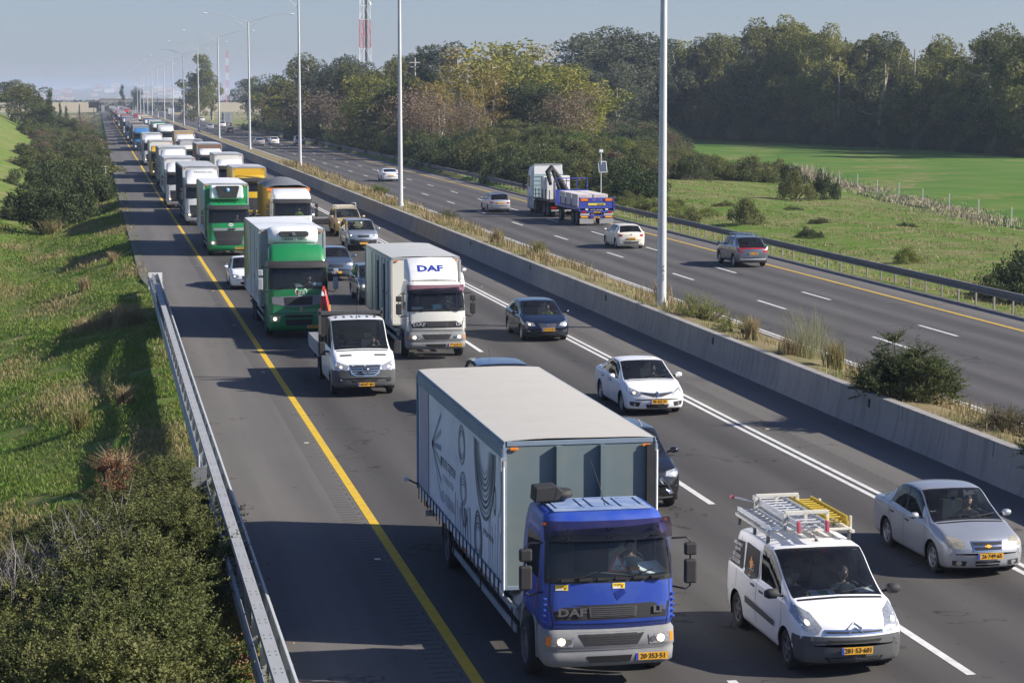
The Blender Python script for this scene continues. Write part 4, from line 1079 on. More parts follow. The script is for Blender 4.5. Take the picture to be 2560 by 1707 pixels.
# right guardrail
def guard_right(y0, y1, first, label):
    g_ = empty('guardrail', (38.75, y0, zr(y0))); tag(g_, label, 'guardrail')
    xr_ = lambda y: 38.75
    rail([(-a*1.4, z*.95) for a, z in Wp], xr_, lambda y: zr(y)+.46, y0, y1, M_grail, 'beam', g_, 4)
    rail([(.0, 0), (0, .05), (.14, .05), (.14, 0)], xr_, lambda y: zr(y)+.76, y0, y1, M_grail, 'top_channel', g_, 4)
    b = MB(); b.box(0, .07, -.05, .05, -.4, .74, M_post); p = b.obj('tmp'); y = y0+.4; k = 0; V = []; F = []
    while y < y1:
        if k < 100 and first:
            o = lk(bpy.data.objects.new('post', p.data), g_); o.location = (.03, y-y0, zr(y)-zr(y0))
        else:
            q = len(V); X, Yq, Z = .03, y-y0, zr(y)-zr(y0); V += [(X, Yq-.05, Z-.3), (X+.07, Yq-.05, Z-.3), (X+.07, Yq-.05, Z+.74), (X, Yq-.05, Z+.74), (X, Yq+.05, Z-.3), (X, Yq+.05, Z+.74)]; F += [(q, q+1, q+2, q+3), (q, q+3, q+5, q+4)]
        y += 2.0; k += 1
    if V: tag(npmesh('posts', V, F, [M_post], g_), kind='stuff')
    bpy.data.objects.remove(p)
M_grail = mat('weathered_rail', (.17, .17, .165), .55, .3, .15, 1.5, dirt=(.12, .11, .09), dscale=1.0); M_post = mat('rail_post', (.30, .28, .24), .7)
guard_right(60, 620, True, 'long weathered steel guardrail on posts along the right shoulder of the far carriageway')
# ---------------------------------------------------------------- lamp posts
M_pole = mat('galvanised_pole', (.50, .52, .53), .45, .35, .10, .7, dirt=(.3, .3, .29), dscale=1.2)
def lamp_post(first):
    r_ = empty('street_lamp'); H = 19.0
    b = MB(); b.tube([(0, 0, 0), (0, 0, 6), (0, 0, 12), (0, 0, H)], [.20, .165, .135, .10], M_pole, 12); b.tube([(0, 0, -.4), (0, 0, .25)], .25, M_pole, 12); b.box(-.35, .35, -.35, .35, -.4, .04, M_kerb)
    b.obj('pole', r_)
    for s_ in (-1, 1):
        b = MB(); pts = [(s_*6.1*t, 0, H-.1+1.35*math.sin(min(1, t*1.05)*math.pi/2)) for t in (0, .15, .3, .45, .6, .8, 1)]
        b.tube(pts, [.05, .05, .045, .045, .04, .035, .03], M_pole, 6)
        b.tube([(0, 0, H-1.2), (s_*.9, 0, H-.35), (s_*1.9, 0, H+.32), (s_*2.7, 0, H+.80)], .035, M_pole, 6); b.tube([(s_*1.0, 0, H-.28), (s_*1.0, 0, H+.25)], .02, M_pole, 5)
        b.obj('arm', r_)
        b = MB(); vs = []; hl = .42
        for k in range(7):
            t = k/6; q = math.sin(math.pi*min(1, .12+.88*t))**.5 if k < 6 else .3
            q = [.25, .6, .85, 1, .95, .7, .25][k]
            for j in range(10):
                a = 2*math.pi*j/10; vs.append((s_*(6.0+t*.95), .17*q*math.cos(a), H+1.26+.085*q*math.sin(a)))
        b.add(vs, [(i*10+j, i*10+(j+1) % 10, (i+1)*10+(j+1) % 10, (i+1)*10+j) for i in range(6) for j in range(10)]+[tuple(range(10)), tuple(range(60, 70))], mat('lamp_housing', (.72, .73, .73), .4), True)
        b.obj('lamp_head', r_)
    return r_
lp0 = lamp_post(True)
lpl = ['nearest lamp post, thick pole beside the bushes on the median', 'second nearest lamp post, standing behind the wall by the white pickup roof', 'third lamp post along the median', 'fourth lamp post along the median', 'fifth lamp post along the median', 'sixth lamp post along the median']
lo_ = [(22.05, 82.6), (22.15, 159), (22.4, 243), (22.4, 325), (22.5, 410)]
for k in range(17):
    x, y = lo_[k] if k < 5 else (22.5-.02*(k-5), 410+84*(k-4))
    o = lp0 if k == 0 else copy_tree(lp0); o.location = (x, y, zr(y)+.85); 
    tag(o, lpl[k] if k < 6 else 'hazy double-armed lamp post in the distance along the median', 'street lamp', 'double-armed lamp posts along the median')
for k, (s_, zz_) in enumerate((('T', 2.05), ('A', 1.9), ('2', 1.7), ('5', 1.55))):
    text(s_, .15, M_ink, lp0, (.02, -.205, zz_-.4), (R(90), 0, 0), 'pole_number')
# white delineator posts on the left verge
b = MB(); b.box(-.06, .06, -.03, .03, -.4, 1.0, M_white); b.box(-.062, .062, -.032, -.030, .72, .86, M_black); dp = b.obj('marker_post'); 
dy_ = [(.95, 207), (.70, 250), (.75, 290), (.5, 400), (.6, 340)]
for k, (x, y) in enumerate(dy_):
    o = dp if k == 0 else lk(dp.copy()); o.location = (x+.0, y, zr(y)-.1)
    tag(o, ['nearest white marker post beside the big dark bush', 'second white marker post on the left verge', 'third white marker post on the left verge', 'farthest white marker post on the left verge', 'fourth white marker post on the left verge'][k], 'marker post', 'white marker posts on the left verge')
# ---------------------------------------------------------------- vegetation
def foliage(name, c1, c2, c3, scale=1.2, tr=.25):
    m = bpy.data.materials.new(name); m.use_nodes = True; MATS[name] = m; t = m.node_tree; N = t.nodes.new; L = t.links.new
    b = t.nodes['Principled BSDF']; b.inputs['Roughness'].default_value = .6; b.inputs['Specular IOR Level'].default_value = .25
    tc = N('ShaderNodeTexCoord'); oi = N('ShaderNodeObjectInfo')
    n1 = N('ShaderNodeTexNoise'); n1.inputs['Scale'].default_value = scale; n1.inputs['Detail'].default_value = 3; L(tc.outputs['Object'], n1.inputs['Vector'])
    n2 = N('ShaderNodeTexNoise'); n2.inputs['Scale'].default_value = scale*9; n2.inputs['Detail'].default_value = 2; L(tc.outputs['Object'], n2.inputs['Vector'])
    def rg(s, a, b_):
        r = N('ShaderNodeMapRange'); r.inputs[1].default_value = a; r.inputs[2].default_value = b_; L(s, r.inputs[0]); return r.outputs[0]
    a = N('ShaderNodeMix'); a.data_type = 'RGBA'; L(rg(n2.outputs['Fac'], .35, .65), a.inputs[0]); a.inputs[6].default_value = tuple(c1)+(1,); a.inputs[7].default_value = tuple(c2)+(1,)
    ad = N('ShaderNodeMath'); ad.operation = 'MULTIPLY_ADD'; L(oi.outputs['Random'], ad.inputs[0]); ad.inputs[1].default_value = .35; L(n1.outputs['Fac'], ad.inputs[2])
    c = N('ShaderNodeMix'); c.data_type = 'RGBA'; L(rg(ad.outputs[0], .55, .85), c.inputs[0]); L(a.outputs[2], c.inputs[6]); c.inputs[7].default_value = tuple(c3)+(1,)
    L(c.outputs[2], b.inputs['Base Color'])
    if tr:
        ts = N('ShaderNodeBsdfTranslucent'); L(c.outputs[2], ts.inputs[0]); ms = N('ShaderNodeMixShader'); ms.inputs[0].default_value = tr
        L(b.outputs[0], ms.inputs[1]); L(ts.outputs[0], ms.inputs[2]); L(ms.outputs[0], t.nodes['Material Output'].inputs[0])
    return m
def leafquads(P, D, ln, wd, rg, flat=.35):
    """P centre points, D axis directions; diamond quads with random roll"""
    n = len(P); D = D/np.linalg.norm(D, axis=1, keepdims=True)
    Rn = rg.normal(size=(n, 3)); S = np.cross(D, Rn); S /= np.linalg.norm(S, axis=1, keepdims=True)+1e-9
    Nn = np.cross(D, S); l = (ln*(.6+.8*rg.random(n)))[:, None]; w_ = (wd*(.6+.8*rg.random(n)))[:, None]
    V = np.stack([P-D*l/2, P+S*w_/2+Nn*w_*.15, P+D*l/2, P-S*w_/2+Nn*w_*.15], axis=1).reshape(-1, 3)
    return V, np.arange(4*n).reshape(n, 4)
def blobcrown(blobs, n, ln, wd, seed, droop=0, shell=.55):
    rg = np.random.default_rng(seed); B = np.array(blobs); vol = B[:, 3]**2*B[:, 4]**.5; k = rg.choice(len(B), n, p=vol/vol.sum())
    d = rg.normal(size=(n, 3)); d /= np.linalg.norm(d, axis=1, keepdims=True); r_ = (shell+(1-shell)*rg.random(n))[:, None]**.7
    sc = np.stack([B[k, 3], B[k, 3], B[k, 4]], axis=1); wob = 1+.25*np.sin(d[:, :1]*5+k[:, None])*np.cos(d[:, 1:2]*6)
    P = B[k, :3]+d*sc*r_*wob; D = d*.8+rg.normal(size=(n, 3))*.8; D[:, 2] -= droop
    return leafquads(P, D, np.full(n, ln), np.full(n, wd), rg)
def tubes_mesh(mb, pts, r0, r1, m, n=6): mb.tube(pts, list(np.linspace(r0, r1, len(pts))), m, n, False)
M_bark = mat('eucalyptus_bark', (.38, .33, .26), .9, var=.35, scale=1.5); M_bark2 = mat('dark_bark', (.10, .08, .06), .95, var=.3, scale=2)
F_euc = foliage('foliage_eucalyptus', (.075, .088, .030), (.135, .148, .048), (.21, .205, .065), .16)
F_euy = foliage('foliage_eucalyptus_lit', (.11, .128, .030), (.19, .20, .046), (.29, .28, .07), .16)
F_grey = foliage('foliage_greygreen', (.06, .075, .045), (.115, .132, .08), (.16, .165, .10), .16)
F_olive = foliage('foliage_yellowgreen', (.13, .15, .025), (.21, .22, .04), (.30, .28, .05), .2)
F_yel = foliage('foliage_autumn', (.25, .19, .05), (.36, .27, .07), (.24, .24, .05), .2)
F_brown = foliage('foliage_dry_brown', (.20, .14, .095), (.28, .20, .14), (.19, .15, .09), .25)
F_dark = foliage('foliage_dark', (.032, .052, .018), (.062, .088, .030), (.09, .11, .038), .3)
F_shrub = foliage('foliage_mastic', (.065, .085, .024), (.12, .138, .040), (.17, .17, .055), .5)
F_shrubr = foliage('foliage_reddish', (.14, .105, .06), (.18, .13, .08), (.11, .12, .05), .6)
F_lite = foliage('foliage_fresh', (.09, .14, .025), (.15, .21, .045), (.23, .25, .06), .5)
def tree_proto(kind, seed, H=20.0, Wd=4.5, n=6500, leaf=.42, base=.14, fol=None, bark=M_bark, cone=0, sparse=1.0):
    rr = random.Random(seed); r_ = empty(kind); bl = []; b = MB()
    nt_ = rr.choice([2, 3, 3]) if not cone else 1; mains = []
    for k in range(nt_):
        a = rr.uniform(0, 6.28); lx, ly = math.cos(a)*Wd*.35, math.sin(a)*Wd*.35; pts = [(0, 0, -.5)]
        for j in range(1, 6):
            t = j/5; pts.append((lx*t**1.3+rr.uniform(-.3, .3), ly*t**1.3+rr.uniform(-.3, .3), H*(.91-.12*k)*t))
        tubes_mesh(b, pts, H*.018, H*.004, bark); mains.append(pts)
    nb = int((46 if not cone else 30)*sparse)
    for k in range(nb):
        mp = rr.choice(mains); t = rr.uniform(base+.02, 1)**.8; i = min(4, int(t*5)); f = t*5-i
        p = [mp[i][c]+(mp[i+1][c]-mp[i][c])*f for c in range(3)] if i < 5 else mp[5]
        a = rr.uniform(0, 6.28)
        env = math.sin(math.pi*min(1, .18+.80*(t-base)/(1-base)))**.6 if not cone else (1.05-t)
        rad = Wd*env*rr.uniform(.25, 1.0)
        q = (p[0]+math.cos(a)*rad, p[1]+math.sin(a)*rad, min(H*1.0, p[2]+rad*.25+rr.uniform(-.6, .6)))
        bl.append((q[0], q[1], q[2], Wd*rr.uniform(.16, .34), Wd*rr.uniform(.18, .34)))
        if k % 2 == 0: tubes_mesh(b, [p, ((p[0]+q[0])/2, (p[1]+q[1])/2, (p[2]+q[2])/2-.2), q], H*.005, H*.0015, bark, 5)
    b.obj('trunk', r_)
    V, F = blobcrown(bl, n, leaf, leaf*.55, seed, droop=.3, shell=.62); npmesh('crown', V, F, [fol or F_euc], r_)
    return r_
def bush_proto(kind, seed, Rr=2.0, H=2.4, n=4500, leaf=.16, fol=None, bl_n=26, fill=True):
    rr = random.Random(seed); r_ = empty(kind); bl = []
    for k in range(bl_n):
        a = rr.uniform(0, 6.28); q = rr.random()**.5; x, y = math.cos(a)*Rr*q, math.sin(a)*Rr*q
        z = H*(1-.75*q*q)*rr.uniform(.45, 1.0)
        bl.append((x, y, z*.85, Rr*rr.uniform(.16, .30), H*rr.uniform(.15, .28)))
    b = MB()
    for k in range(14):
        q = bl[k]; b.tube([(0, 0, -.3), (q[0]*.4, q[1]*.4, q[2]*.5), (q[0], q[1], q[2])], [.06, .035, .012], M_bark2, 5, False)
    b.obj('stems', r_)
    V, F = blobcrown(bl, n, leaf, leaf*.5, seed, shell=.35); npmesh('foliage', V, F, [fol or F_shrub], r_)
    return r_
protos = {}
def P_(key, fn): protos[key] = fn; return fn
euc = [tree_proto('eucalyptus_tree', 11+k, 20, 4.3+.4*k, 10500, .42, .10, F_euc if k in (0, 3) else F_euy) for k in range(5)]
gry = [tree_proto('grey_gum_tree', 31+k, 20, 6.0, 10000, .45, .22, F_grey) for k in range(2)]
olv = [tree_proto('acacia_tree', 41+k, 12, 4.6, 8500, .32, .12, F_olive, M_bark2) for k in range(2)]
yel = [tree_proto('autumn_tree', 51+k, 14, 4.0, 2600, .34, .2, F_yel, M_bark, 0, .8) for k in range(2)]
brn = [tree_proto('bare_brown_tree', 61, 8, 5.0, 3600, .26, .1, F_brown, M_bark2)]
drk = [tree_proto('dark_round_tree', 71+k, 14, 5.2, 9500, .38, .08, F_dark if k else F_shrub, M_bark2) for k in range(2)]
ivy = [tree_proto('ivy_clad_tree', 81, 15, 2.6, 7000, .30, .04, F_dark, M_bark2)]
con = [tree_proto('cypress_tree', 91, 14, 3.2, 5000, .3, .04, F_dark, M_bark2, 1)]
KIND = {'e': (euc, 20, 'eucalyptus'), 'g': (gry, 20, 'grey-green gum tree'), 'o': (olv, 12, 'yellow-green acacia'), 'y': (yel, 14, 'sparse golden autumn tree'), 'b': (brn, 8, 'brown leafless tree'), 'd': (drk, 14, 'dark green rounded tree'), 'i': (ivy, 15, 'dark ivy-covered tree'), 'c': (con, 14, 'dark pointed cypress')}
used = set(); NT = {}
def place(pr, x, y, z, sxy, sz_, rz, label, cat, group=None):
    o = pr if pr.name not in used else copy_tree(pr); used.add(o.name) if o is pr else None
    o.location = (x, y, z); o.scale = (sxy, sxy, sz_); o.rotation_euler = (0, 0, rz); tag(o, label, cat, group); return o
# (x, y, height, width factor, kind, label)
TR = [
 (26+12, 820, 26, 1.1, 'e', 'tall hazy eucalyptus at the far left end of the tree belt'), (43, 830, 20, 1, 'e', None), (56, 820, 17, 1.1, 'g', None), (33, 760, 13, 1.2, 'd', None),
 (60, 700, 17, 1, 'e', None), (48, 640, 15, 1.1, 'd', None), (58, 600, 16, 1.2, 'g', None), (50, 560, 14, 1.2, 'd', None), (62, 560, 17, 1, 'e', None), (43.5, 540, 11, 1.2, 'b', None)]
def pxtree(px, ytop, Y, k, wf=1.0, dz=0, lab=None):
    """helper for the belt: bearing px/elevation measured once, the tree stands at distance Y"""
    ta = math.tan(R(10.92)+math.atan((px*1.0885-1280)/5333.3)); Y = max(Y, 46.0/ta); x = Y*ta; D = Y*math.cos(R(10.92))+x*math.sin(R(10.92))
    top = 9.2+(252-ytop*1.0885)*D/5333.3; g_ = gz(x, Y); TR.append((x, Y, top-g_, wf, k, lab))
for a in [(650, 178, 520, 'o', 1.1), (672, 165, 470, 'd'), (640, 205, 430, 'd'), (706, 122, 430, 'e', 1.4, 0, 'tall round-topped tree with olive green crown above the lighter acacias'), (690, 182, 365, 'o', 1.4, 0, 'bright yellow-green acacia left of the brown leafless tree'), (755, 150, 450, 'g'), (788, 126, 480, 'g', 1.2), (815, 140, 470, 'g'), (838, 128, 440, 'd', 1.1), (868, 142, 420, 'd', 1.1), (902, 128, 430, 'e'), (938, 118, 470, 'g', 1.3), (975, 122, 450, 'g', 1.1),
 (770, 205, 318, 'b', 1.4, 0, 'large brown leafless tree beside the far guardrail'), (815, 218, 300, 'b', 1.0), (870, 168, 335, 'o', 1.3), (905, 160, 318, 'd', 1.2, 0, 'dark green tree behind the third lamp post'), (840, 190, 345, 'd', 1.2), (945, 195, 315, 'b', 1.2), (962, 180, 335, 'y', 1.3), (985, 116, 350, 'i', 1.05, 0, 'dark ivy-covered tree standing like a column'), (1035, 97, 420, 'g', 1.4, 0, 'tall grey-green gum behind the golden trees'), (1062, 108, 345, 'y', 1.5), (1040, 150, 330, 'y', 1.3), (1098, 110, 330, 'y', 1.6, 0, 'tallest golden autumn tree, thin crown on a bare trunk'), (1120, 160, 320, 'y', 1.3), (1010, 185, 305, 'y', 1.4), (1075, 190, 300, 'y', 1.3), (1140, 150, 345, 'y', 1.2), (1085, 225, 290, 'b', 1.1), (1000, 215, 290, 'b', 1.1),
 (1190, 92, 385, 'o', 1.7, 0, 'broad olive-green tree left of the paler acacia'), (1215, 110, 370, 'd', 1.3), (1175, 130, 350, 'o', 1.4), (1240, 104, 400, 'y', 1.6), (1252, 143, 330, 'o', 1.5), (1285, 150, 320, 'o', 1.7, 0, 'pale yellow-green acacia at the edge of the shrubby mound'), (1318, 165, 318, 'o', 1.3), (1300, 195, 306, 'b', 1.0), (1165, 180, 325, 'd', 1.3), (1230, 180, 312, 'd', 1.2), (1150, 140, 395, 'e'),
 (1335, 72, 440, 'g', 1.35, 0, 'dark grey-green gum right of the acacias'), (1370, 78, 450, 'g', 1.25), (1400, 100, 430, 'g', 1.2), (1430, 90, 455, 'g', 1.1), (1462, 60, 450, 'g', 1.35, 0, 'tall gum with pale limbs left of the gap before the dark belt'), (1490, 95, 445, 'g', 1.2), (1415, 150, 420, 'g', 1.1), (1350, 140, 410, 'g'), (1500, 130, 500, 'e', 1.2)]: pxtree(*a)
tops = [(1535, 95), (1560, 84), (1585, 88), (1612, 80), (1640, 78), (1668, 72), (1695, 60), (1722, 52), (1750, 44), (1778, 40), (1806, 46), (1835, 60), (1862, 66), (1890, 58), (1918, 76), (1942, 84), (1968, 78), (1990, 68), (2015, 76), (2042, 84), (2070, 100), (2098, 90), (2125, 92), (2150, 80), (2178, 92), (2205, 80), (2232, 84), (2258, 78), (2282, 68), (2308, 56), (2335, 58), (2362, 66), (2390, 60)]
for px in range(1325, 1520, 13): pxtree(px, 226+(px % 7)*3, 425+(px % 5)*12, 'd', 1.5)
for i, (px, yt) in enumerate(tops):
    Y = 470-(px-1535)/820*148; rr = random.Random(i); pxtree(px, yt, Y+rr.uniform(-16, 16), 'e', 1.0)
    pxtree(px+12, yt+rr.uniform(45, 95), Y-rr.uniform(4, 9), 'e', .95); 
    if i % 2 == 0: pxtree(px+6, yt+rr.uniform(8, 30), Y+22, 'e', 1.25)
    if i % 2: pxtree(px-4, yt+rr.uniform(150, 185), Y-8, 'd' if i % 3 else 'e', .9)
GRP = {'e': 'eucalyptus trees of the dense dark belt', 'g': 'grey-green gums of the middle distance', 'o': 'yellow-green acacias beyond the far guardrail', 'y': 'golden autumn trees beyond the far guardrail', 'b': 'brown leafless trees beyond the far guardrail', 'd': 'dark green trees beyond the far guardrail', 'i': None, 'c': None}
DEF = {'e': 'dark dense eucalyptus among its like in the tree belt', 'g': 'hazy grey-green gum among the trees beyond the far lanes', 'o': 'yellow-green acacia among the trees beyond the far lanes', 'y': 'thin golden-leaved tree among the trees beyond the far lanes', 'b': 'brown twiggy leafless tree beyond the far guardrail', 'd': 'dark green rounded tree among those beyond the far lanes', 'i': '', 'c': ''}
for i, (x, y, h, wf, k, lab) in enumerate(TR):
    pr, H0, nm = KIND[k]; s_ = h/H0; rr = random.Random(i*3+1)
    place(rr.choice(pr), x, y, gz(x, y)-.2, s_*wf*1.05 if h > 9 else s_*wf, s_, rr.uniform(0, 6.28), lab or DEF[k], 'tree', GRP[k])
# left-hand trees and bushes
for (x, y, h, k, wf, lab) in ((-16.8, 520, 11.5, 'd', 1.6, 'broad grey-green tree on the far left skyline'), (-21.5, 540, 9.5, 'g', 1.6, 'leafy tree at the extreme left of the skyline'), (-12.5, 500, 8.5, 'd', 1.5, 'low spreading tree between the broad one and the pointed conifer'), (-6.5, 500, 6.5, 'd', 1.3, 'low dark tree right of the pointed conifer'), (-3.5, 560, 6.5, 'b', 1.1, 'brownish bare tree above the end of the hedge'), (-11.6, 520, 11.5, 'c', .8, 'pointed dark conifer above the left bushes'), (-8, 560, 8.5, 'c', .6, 'smaller conifer right of the pointed one'), (-5.5, 640, 9, 'c', .3, 'slim dark cypress left of the queue'), (-10, 600, 9, 'c', .5, 'dark conifer between the pointed one and the slim cypress'), (13, 1250, 17, 'c', .8, 'distant dark cypress beyond the lamp posts'), (23, 1300, 15, 'd', .8, 'distant dark tree beside the cypress beyond the lamp posts')):
    pr, H0, nm = KIND[k]; place(random.Random(int(y)).choice(pr), x, y, gz(x, y)-.2, h/H0*wf, h/H0, y, lab, 'tree')
bsh = [bush_proto('bush', 101+k, 2.0, 2.4, 6000, .15, F_shrub) for k in range(3)]
bdk = [bush_proto('dark_bush', 111+k, 2.0, 2.4, 6000, .15, F_dark) for k in range(2)]
brd = [bush_proto('reddish_bush', 121, 2.0, 2.2, 4500, .14, F_shrubr)]
blt = [bush_proto('light_green_bush', 131, 2.0, 2.0, 4500, .14, F_lite)]
def bush(pr, x, y, r_, h, label, group=None, dz=-.15):
    rr = random.Random(int(x*31+y*17)); return place(rr.choice(pr), x, y, gz(x, y)+dz, r_/2.0, h/2.3, rr.uniform(0, 6.28), label, 'bush', group)
# big bush by the left verge, built of close clumps, then the hedge running away
for (x, y, r_, h, lab) in ((-3.2, 176, 3.2, 4.2, 'big dark bush at the foot of the left bank, front clump'), (-1.6, 196, 2.8, 4.4, 'big dark bush at the foot of the left bank, clump by the marker post'), (-5.2, 192, 3.2, 4.4, 'big dark bush at the foot of the left bank, left clump'), (-3.6, 212, 3.2, 4.9, 'big dark bush at the foot of the left bank, rear clump'), (-1.2, 228, 2.6, 4.2, 'big dark bush at the foot of the left bank, last clump')):
    bush(bdk if int(y) % 2 == 0 else bsh, x, y, r_, h, lab)
rr = random.Random(5)
for k in range(58):
    t = k/57; y = 245+t*420; x = -4.2-t*7+rr.uniform(-4.0-5*t, 4.0+5*t); 
    bush(rr.choice([bsh, bdk, bsh, brd]), min(x, -.8), y+rr.uniform(-8, 8), rr.uniform(2.6, 4.2), rr.uniform(2.6, 4.4), 'dusty green bush in the long hedge left of the road', 'bushes of the long hedge left of the road')
bush(blt, -8.0, 122, 1.9, 4.3, 'bright green bush cut by the left picture edge'); bush(bsh, -10.2, 146, 2.6, 4.6, 'olive green bush behind the bright one at the left edge')
# right roadside thicket
for k in range(90):
    t = k/89; y = 182+t*420; x = 41.0+rr.uniform(0, 5.0)+(2.5 if y < 200 else 0)
    bush(rr.choice([bdk, bdk, bsh]), x, y, rr.uniform(2.2, 3.6), rr.uniform(2.4, 4.4), 'dark evergreen bush in the thicket along the far guardrail', 'dark bushes of the thicket along the far guardrail')
for k in range(78):
    a = rr.uniform(0, 6.28); q = rr.random()**.5; x = 58+15*q*math.cos(a); y = 262+62*q*math.sin(a)
    bush(rr.choice([bsh, bsh, bdk, bsh, brd, bsh, blt]), x, y, rr.uniform(2.0, 3.6), rr.uniform(1.8, 3.2), 'bush in the dense scrub covering the mound', 'bushes of the scrub covering the mound')
for k in range(34):
    x = 49+k*.72+rr.uniform(-1, 1); y = 205+(x-49)*.55+rr.uniform(0, 16)
    bush(rr.choice([bsh, bdk, bsh, brd]), x, y, rr.uniform(1.8, 2.8), rr.uniform(1.8, 2.7), 'bush at the front edge of the scrub above the meadow', 'bushes at the front edge of the scrub')
for k in range(70):
    t = k/69; px = 1320+t*220+rr.uniform(-8, 8); Y = rr.uniform(335, 400); x = Y*math.tan(R(10.92)+math.atan((px*1.0885-1280)/5333.3))
    bush(rr.choice([bdk, bsh, bdk, brd]), x, Y, rr.uniform(3.0, 4.6), rr.uniform(3.4, 6.0), 'dark bush in the understorey between the mound and the tall gums', 'bushes of the understorey below the tall gums')
for k in range(110):
    t = k/109; px = 1535+t*860; Y = 462-t*150+rr.uniform(-8, 2); x = Y*math.tan(R(10.92)+math.atan((px*1.0885-1280)/5333.3))
    bush(rr.choice([bdk, bsh, bdk, bdk]), x, Y, rr.uniform(2.6, 4.2), rr.uniform(2.6, 6.5), 'dark bush at the shaded foot of the tree belt', 'bushes at the foot of the tree belt')
for k in range(16):
    bush(rr.choice([blt, bsh]), 42.2+rr.uniform(0, 4), 154+k*2.6, rr.uniform(1.0, 1.7), rr.uniform(.9, 1.6), 'low flowering bush behind the guardrail near the trailer', 'low bushes behind the guardrail near the trailer')
for (x, y, r_, h, pr, lab) in ((42.6, 93.5, 2.1, 2.6, bdk, 'dark bush behind the guardrail at the right edge'), (44.6, 97.5, 2.2, 2.7, bdk, 'dark bush cut by the right edge of the picture, behind the other'), (60.5, 181, 1.5, 2.9, bsh, 'small round-headed sapling in the meadow, left of the forked one'), (64.3, 184, 1.3, 3.2, bdk, 'small forked olive sapling in the meadow'), (46.3, 150, 1.3, 2.3, bsh, 'upright grey bush in the meadow behind the tall lamp post'), (47.2, 138, .9, 1.0, bdk, 'low bush right of the upright grey one'), (46, 117, .9, 1.5, blt, 'yellowish broom bush behind the guardrail right of the grey car'), (52, 150, .9, .7, bdk, 'small dark tussock in the meadow below the saplings'), (55, 165, .8, .6, bdk, 'small dark tussock below the round-headed sapling'), (58, 148, .9, .6, bdk, 'small dark tussock at the right of the meadow'), (50, 168, .9, .6, bsh, 'small dark tussock left of the saplings')):
    bush(pr, x, y, r_, h, lab)
# ---------------------------------------------------------------- detailed near shrubs with leafy sprigs
def sprig_shrub(kind, seed, Rr, H, nsp, fol, leaf=.05, per=30, upr=.7, splen=.42, twig=M_bark2, nlobe=None, spike=0):
    """rosette lobes of leafy sprigs with dark gaps between them"""
    rg = np.random.default_rng(seed); r_ = empty(kind); nl = nlobe or max(6, int(26*Rr*Rr))
    la = rg.random(nl)*6.283; lq = rg.random(nl)**.5; edge = 1+.22*np.sin(la*3+seed)+.12*np.sin(la*5+seed*2)
    lx, ly = np.cos(la)*Rr*lq*edge, np.sin(la)*Rr*lq*edge; lz = H*(1-.55*lq**2)*(.55+.50*rg.random(nl)); lr = Rr*(.20+.16*rg.random(nl))
    if spike: lz = lz*(1+spike*(rg.random(nl) > .75))
    k = rg.choice(nl, nsp); d = rg.normal(size=(nsp, 3))*np.array([1, 1, .7])+np.array([0, 0, .75]); d[:, 0] += np.cos(la[k])*lq[k]*.5; d[:, 1] += np.sin(la[k])*lq[k]*.5; d /= np.linalg.norm(d, axis=1, keepdims=True)
    base = np.stack([lx[k], ly[k], lz[k]-lr[k]*.5], axis=1)+d*(lr[k]*(.15+.35*rg.random(nsp)))[:, None]
    dark = rg.random(nsp) < .18; base[dark, 2] *= rg.random(dark.sum())
    ln_ = splen*(.6+.8*rg.random(nsp)); t = np.linspace(0, 1, per)[None, :].repeat(nsp, 0)
    P = (base[:, None, :]+d[:, None, :]*(t*ln_[:, None])[:, :, None]).reshape(-1, 3)
    th = np.arange(per)*2.4; off = np.stack([np.cos(th), np.sin(th), np.full(per, .0)], axis=1)[None].repeat(nsp, 0).reshape(-1, 3)
    n = len(P); sc = (leaf*(1.25-.55*t)*(.7+.6*rg.random((nsp, 1)))).reshape(-1)
    P = P+off*sc[:, None]*.7+rg.normal(size=(n, 3))*leaf*.25
    D = off*1.0+np.array([0, 0, .55])+rg.normal(size=(n, 3))*.35
    V, F = leafquads(P, D, sc*1.3, sc*.62, rg); npmesh('foliage', V, F, [fol], r_)
    b = MB()
    for k in range(min(nsp, 110)):
        p0 = base[k]; p1 = base[k]+d[k]*ln_[k]*.98; b.tube([(p0[0]*.25, p0[1]*.25, -.2), tuple(p0), tuple(p1)], [.018, .009, .003], twig, 4, False)
    b.obj('stems', r_)
    return r_
ms = [sprig_shrub('mastic_shrub', 201+k, 1.25, 2.0, 1000, F_shrub, .050) for k in range(3)]
near = [(1.5, 50.5, .75, 1.0), (.6, 50.0, .7, .95), (1.7, 48.3, .8, 1.2), (.5, 48.0, .8, 1.15), (-.7, 47.6, .7, .9), (1.6, 46.2, .9, 1.4), (.9, 46.2, .9, 1.35), (-.3, 45.8, .8, 1.2), (-1.5, 45.2, .8, 1.1), (1.35, 43.4, .95, 1.55), (.1, 43.2, 1.0, 1.6), (-1.25, 42.8, .9, 1.35), (-2.5, 42.0, .85, 1.1), (1.3, 40.6, 1.0, 1.75), (-.1, 40.4, 1.05, 1.7), (-1.6, 40, 1, 1.4), (1.35, 37.8, 1.05, 1.85), (-.2, 37.6, 1.1, 1.8), (-1.7, 37.4, 1.0, 1.5), (1.4, 35.2, 1.1, 1.95), (-.1, 35.0, 1.1, 1.95), (-1.6, 34.8, 1.05, 1.6), (1.35, 32.7, 1.1, 2.0), (0, 32.4, 1.1, 2.0), (-1.4, 32.3, 1.0, 1.7), (1.2, 30.4, 1.1, 2.0), (-.2, 30.2, 1.1, 2.0)]
us2 = set()
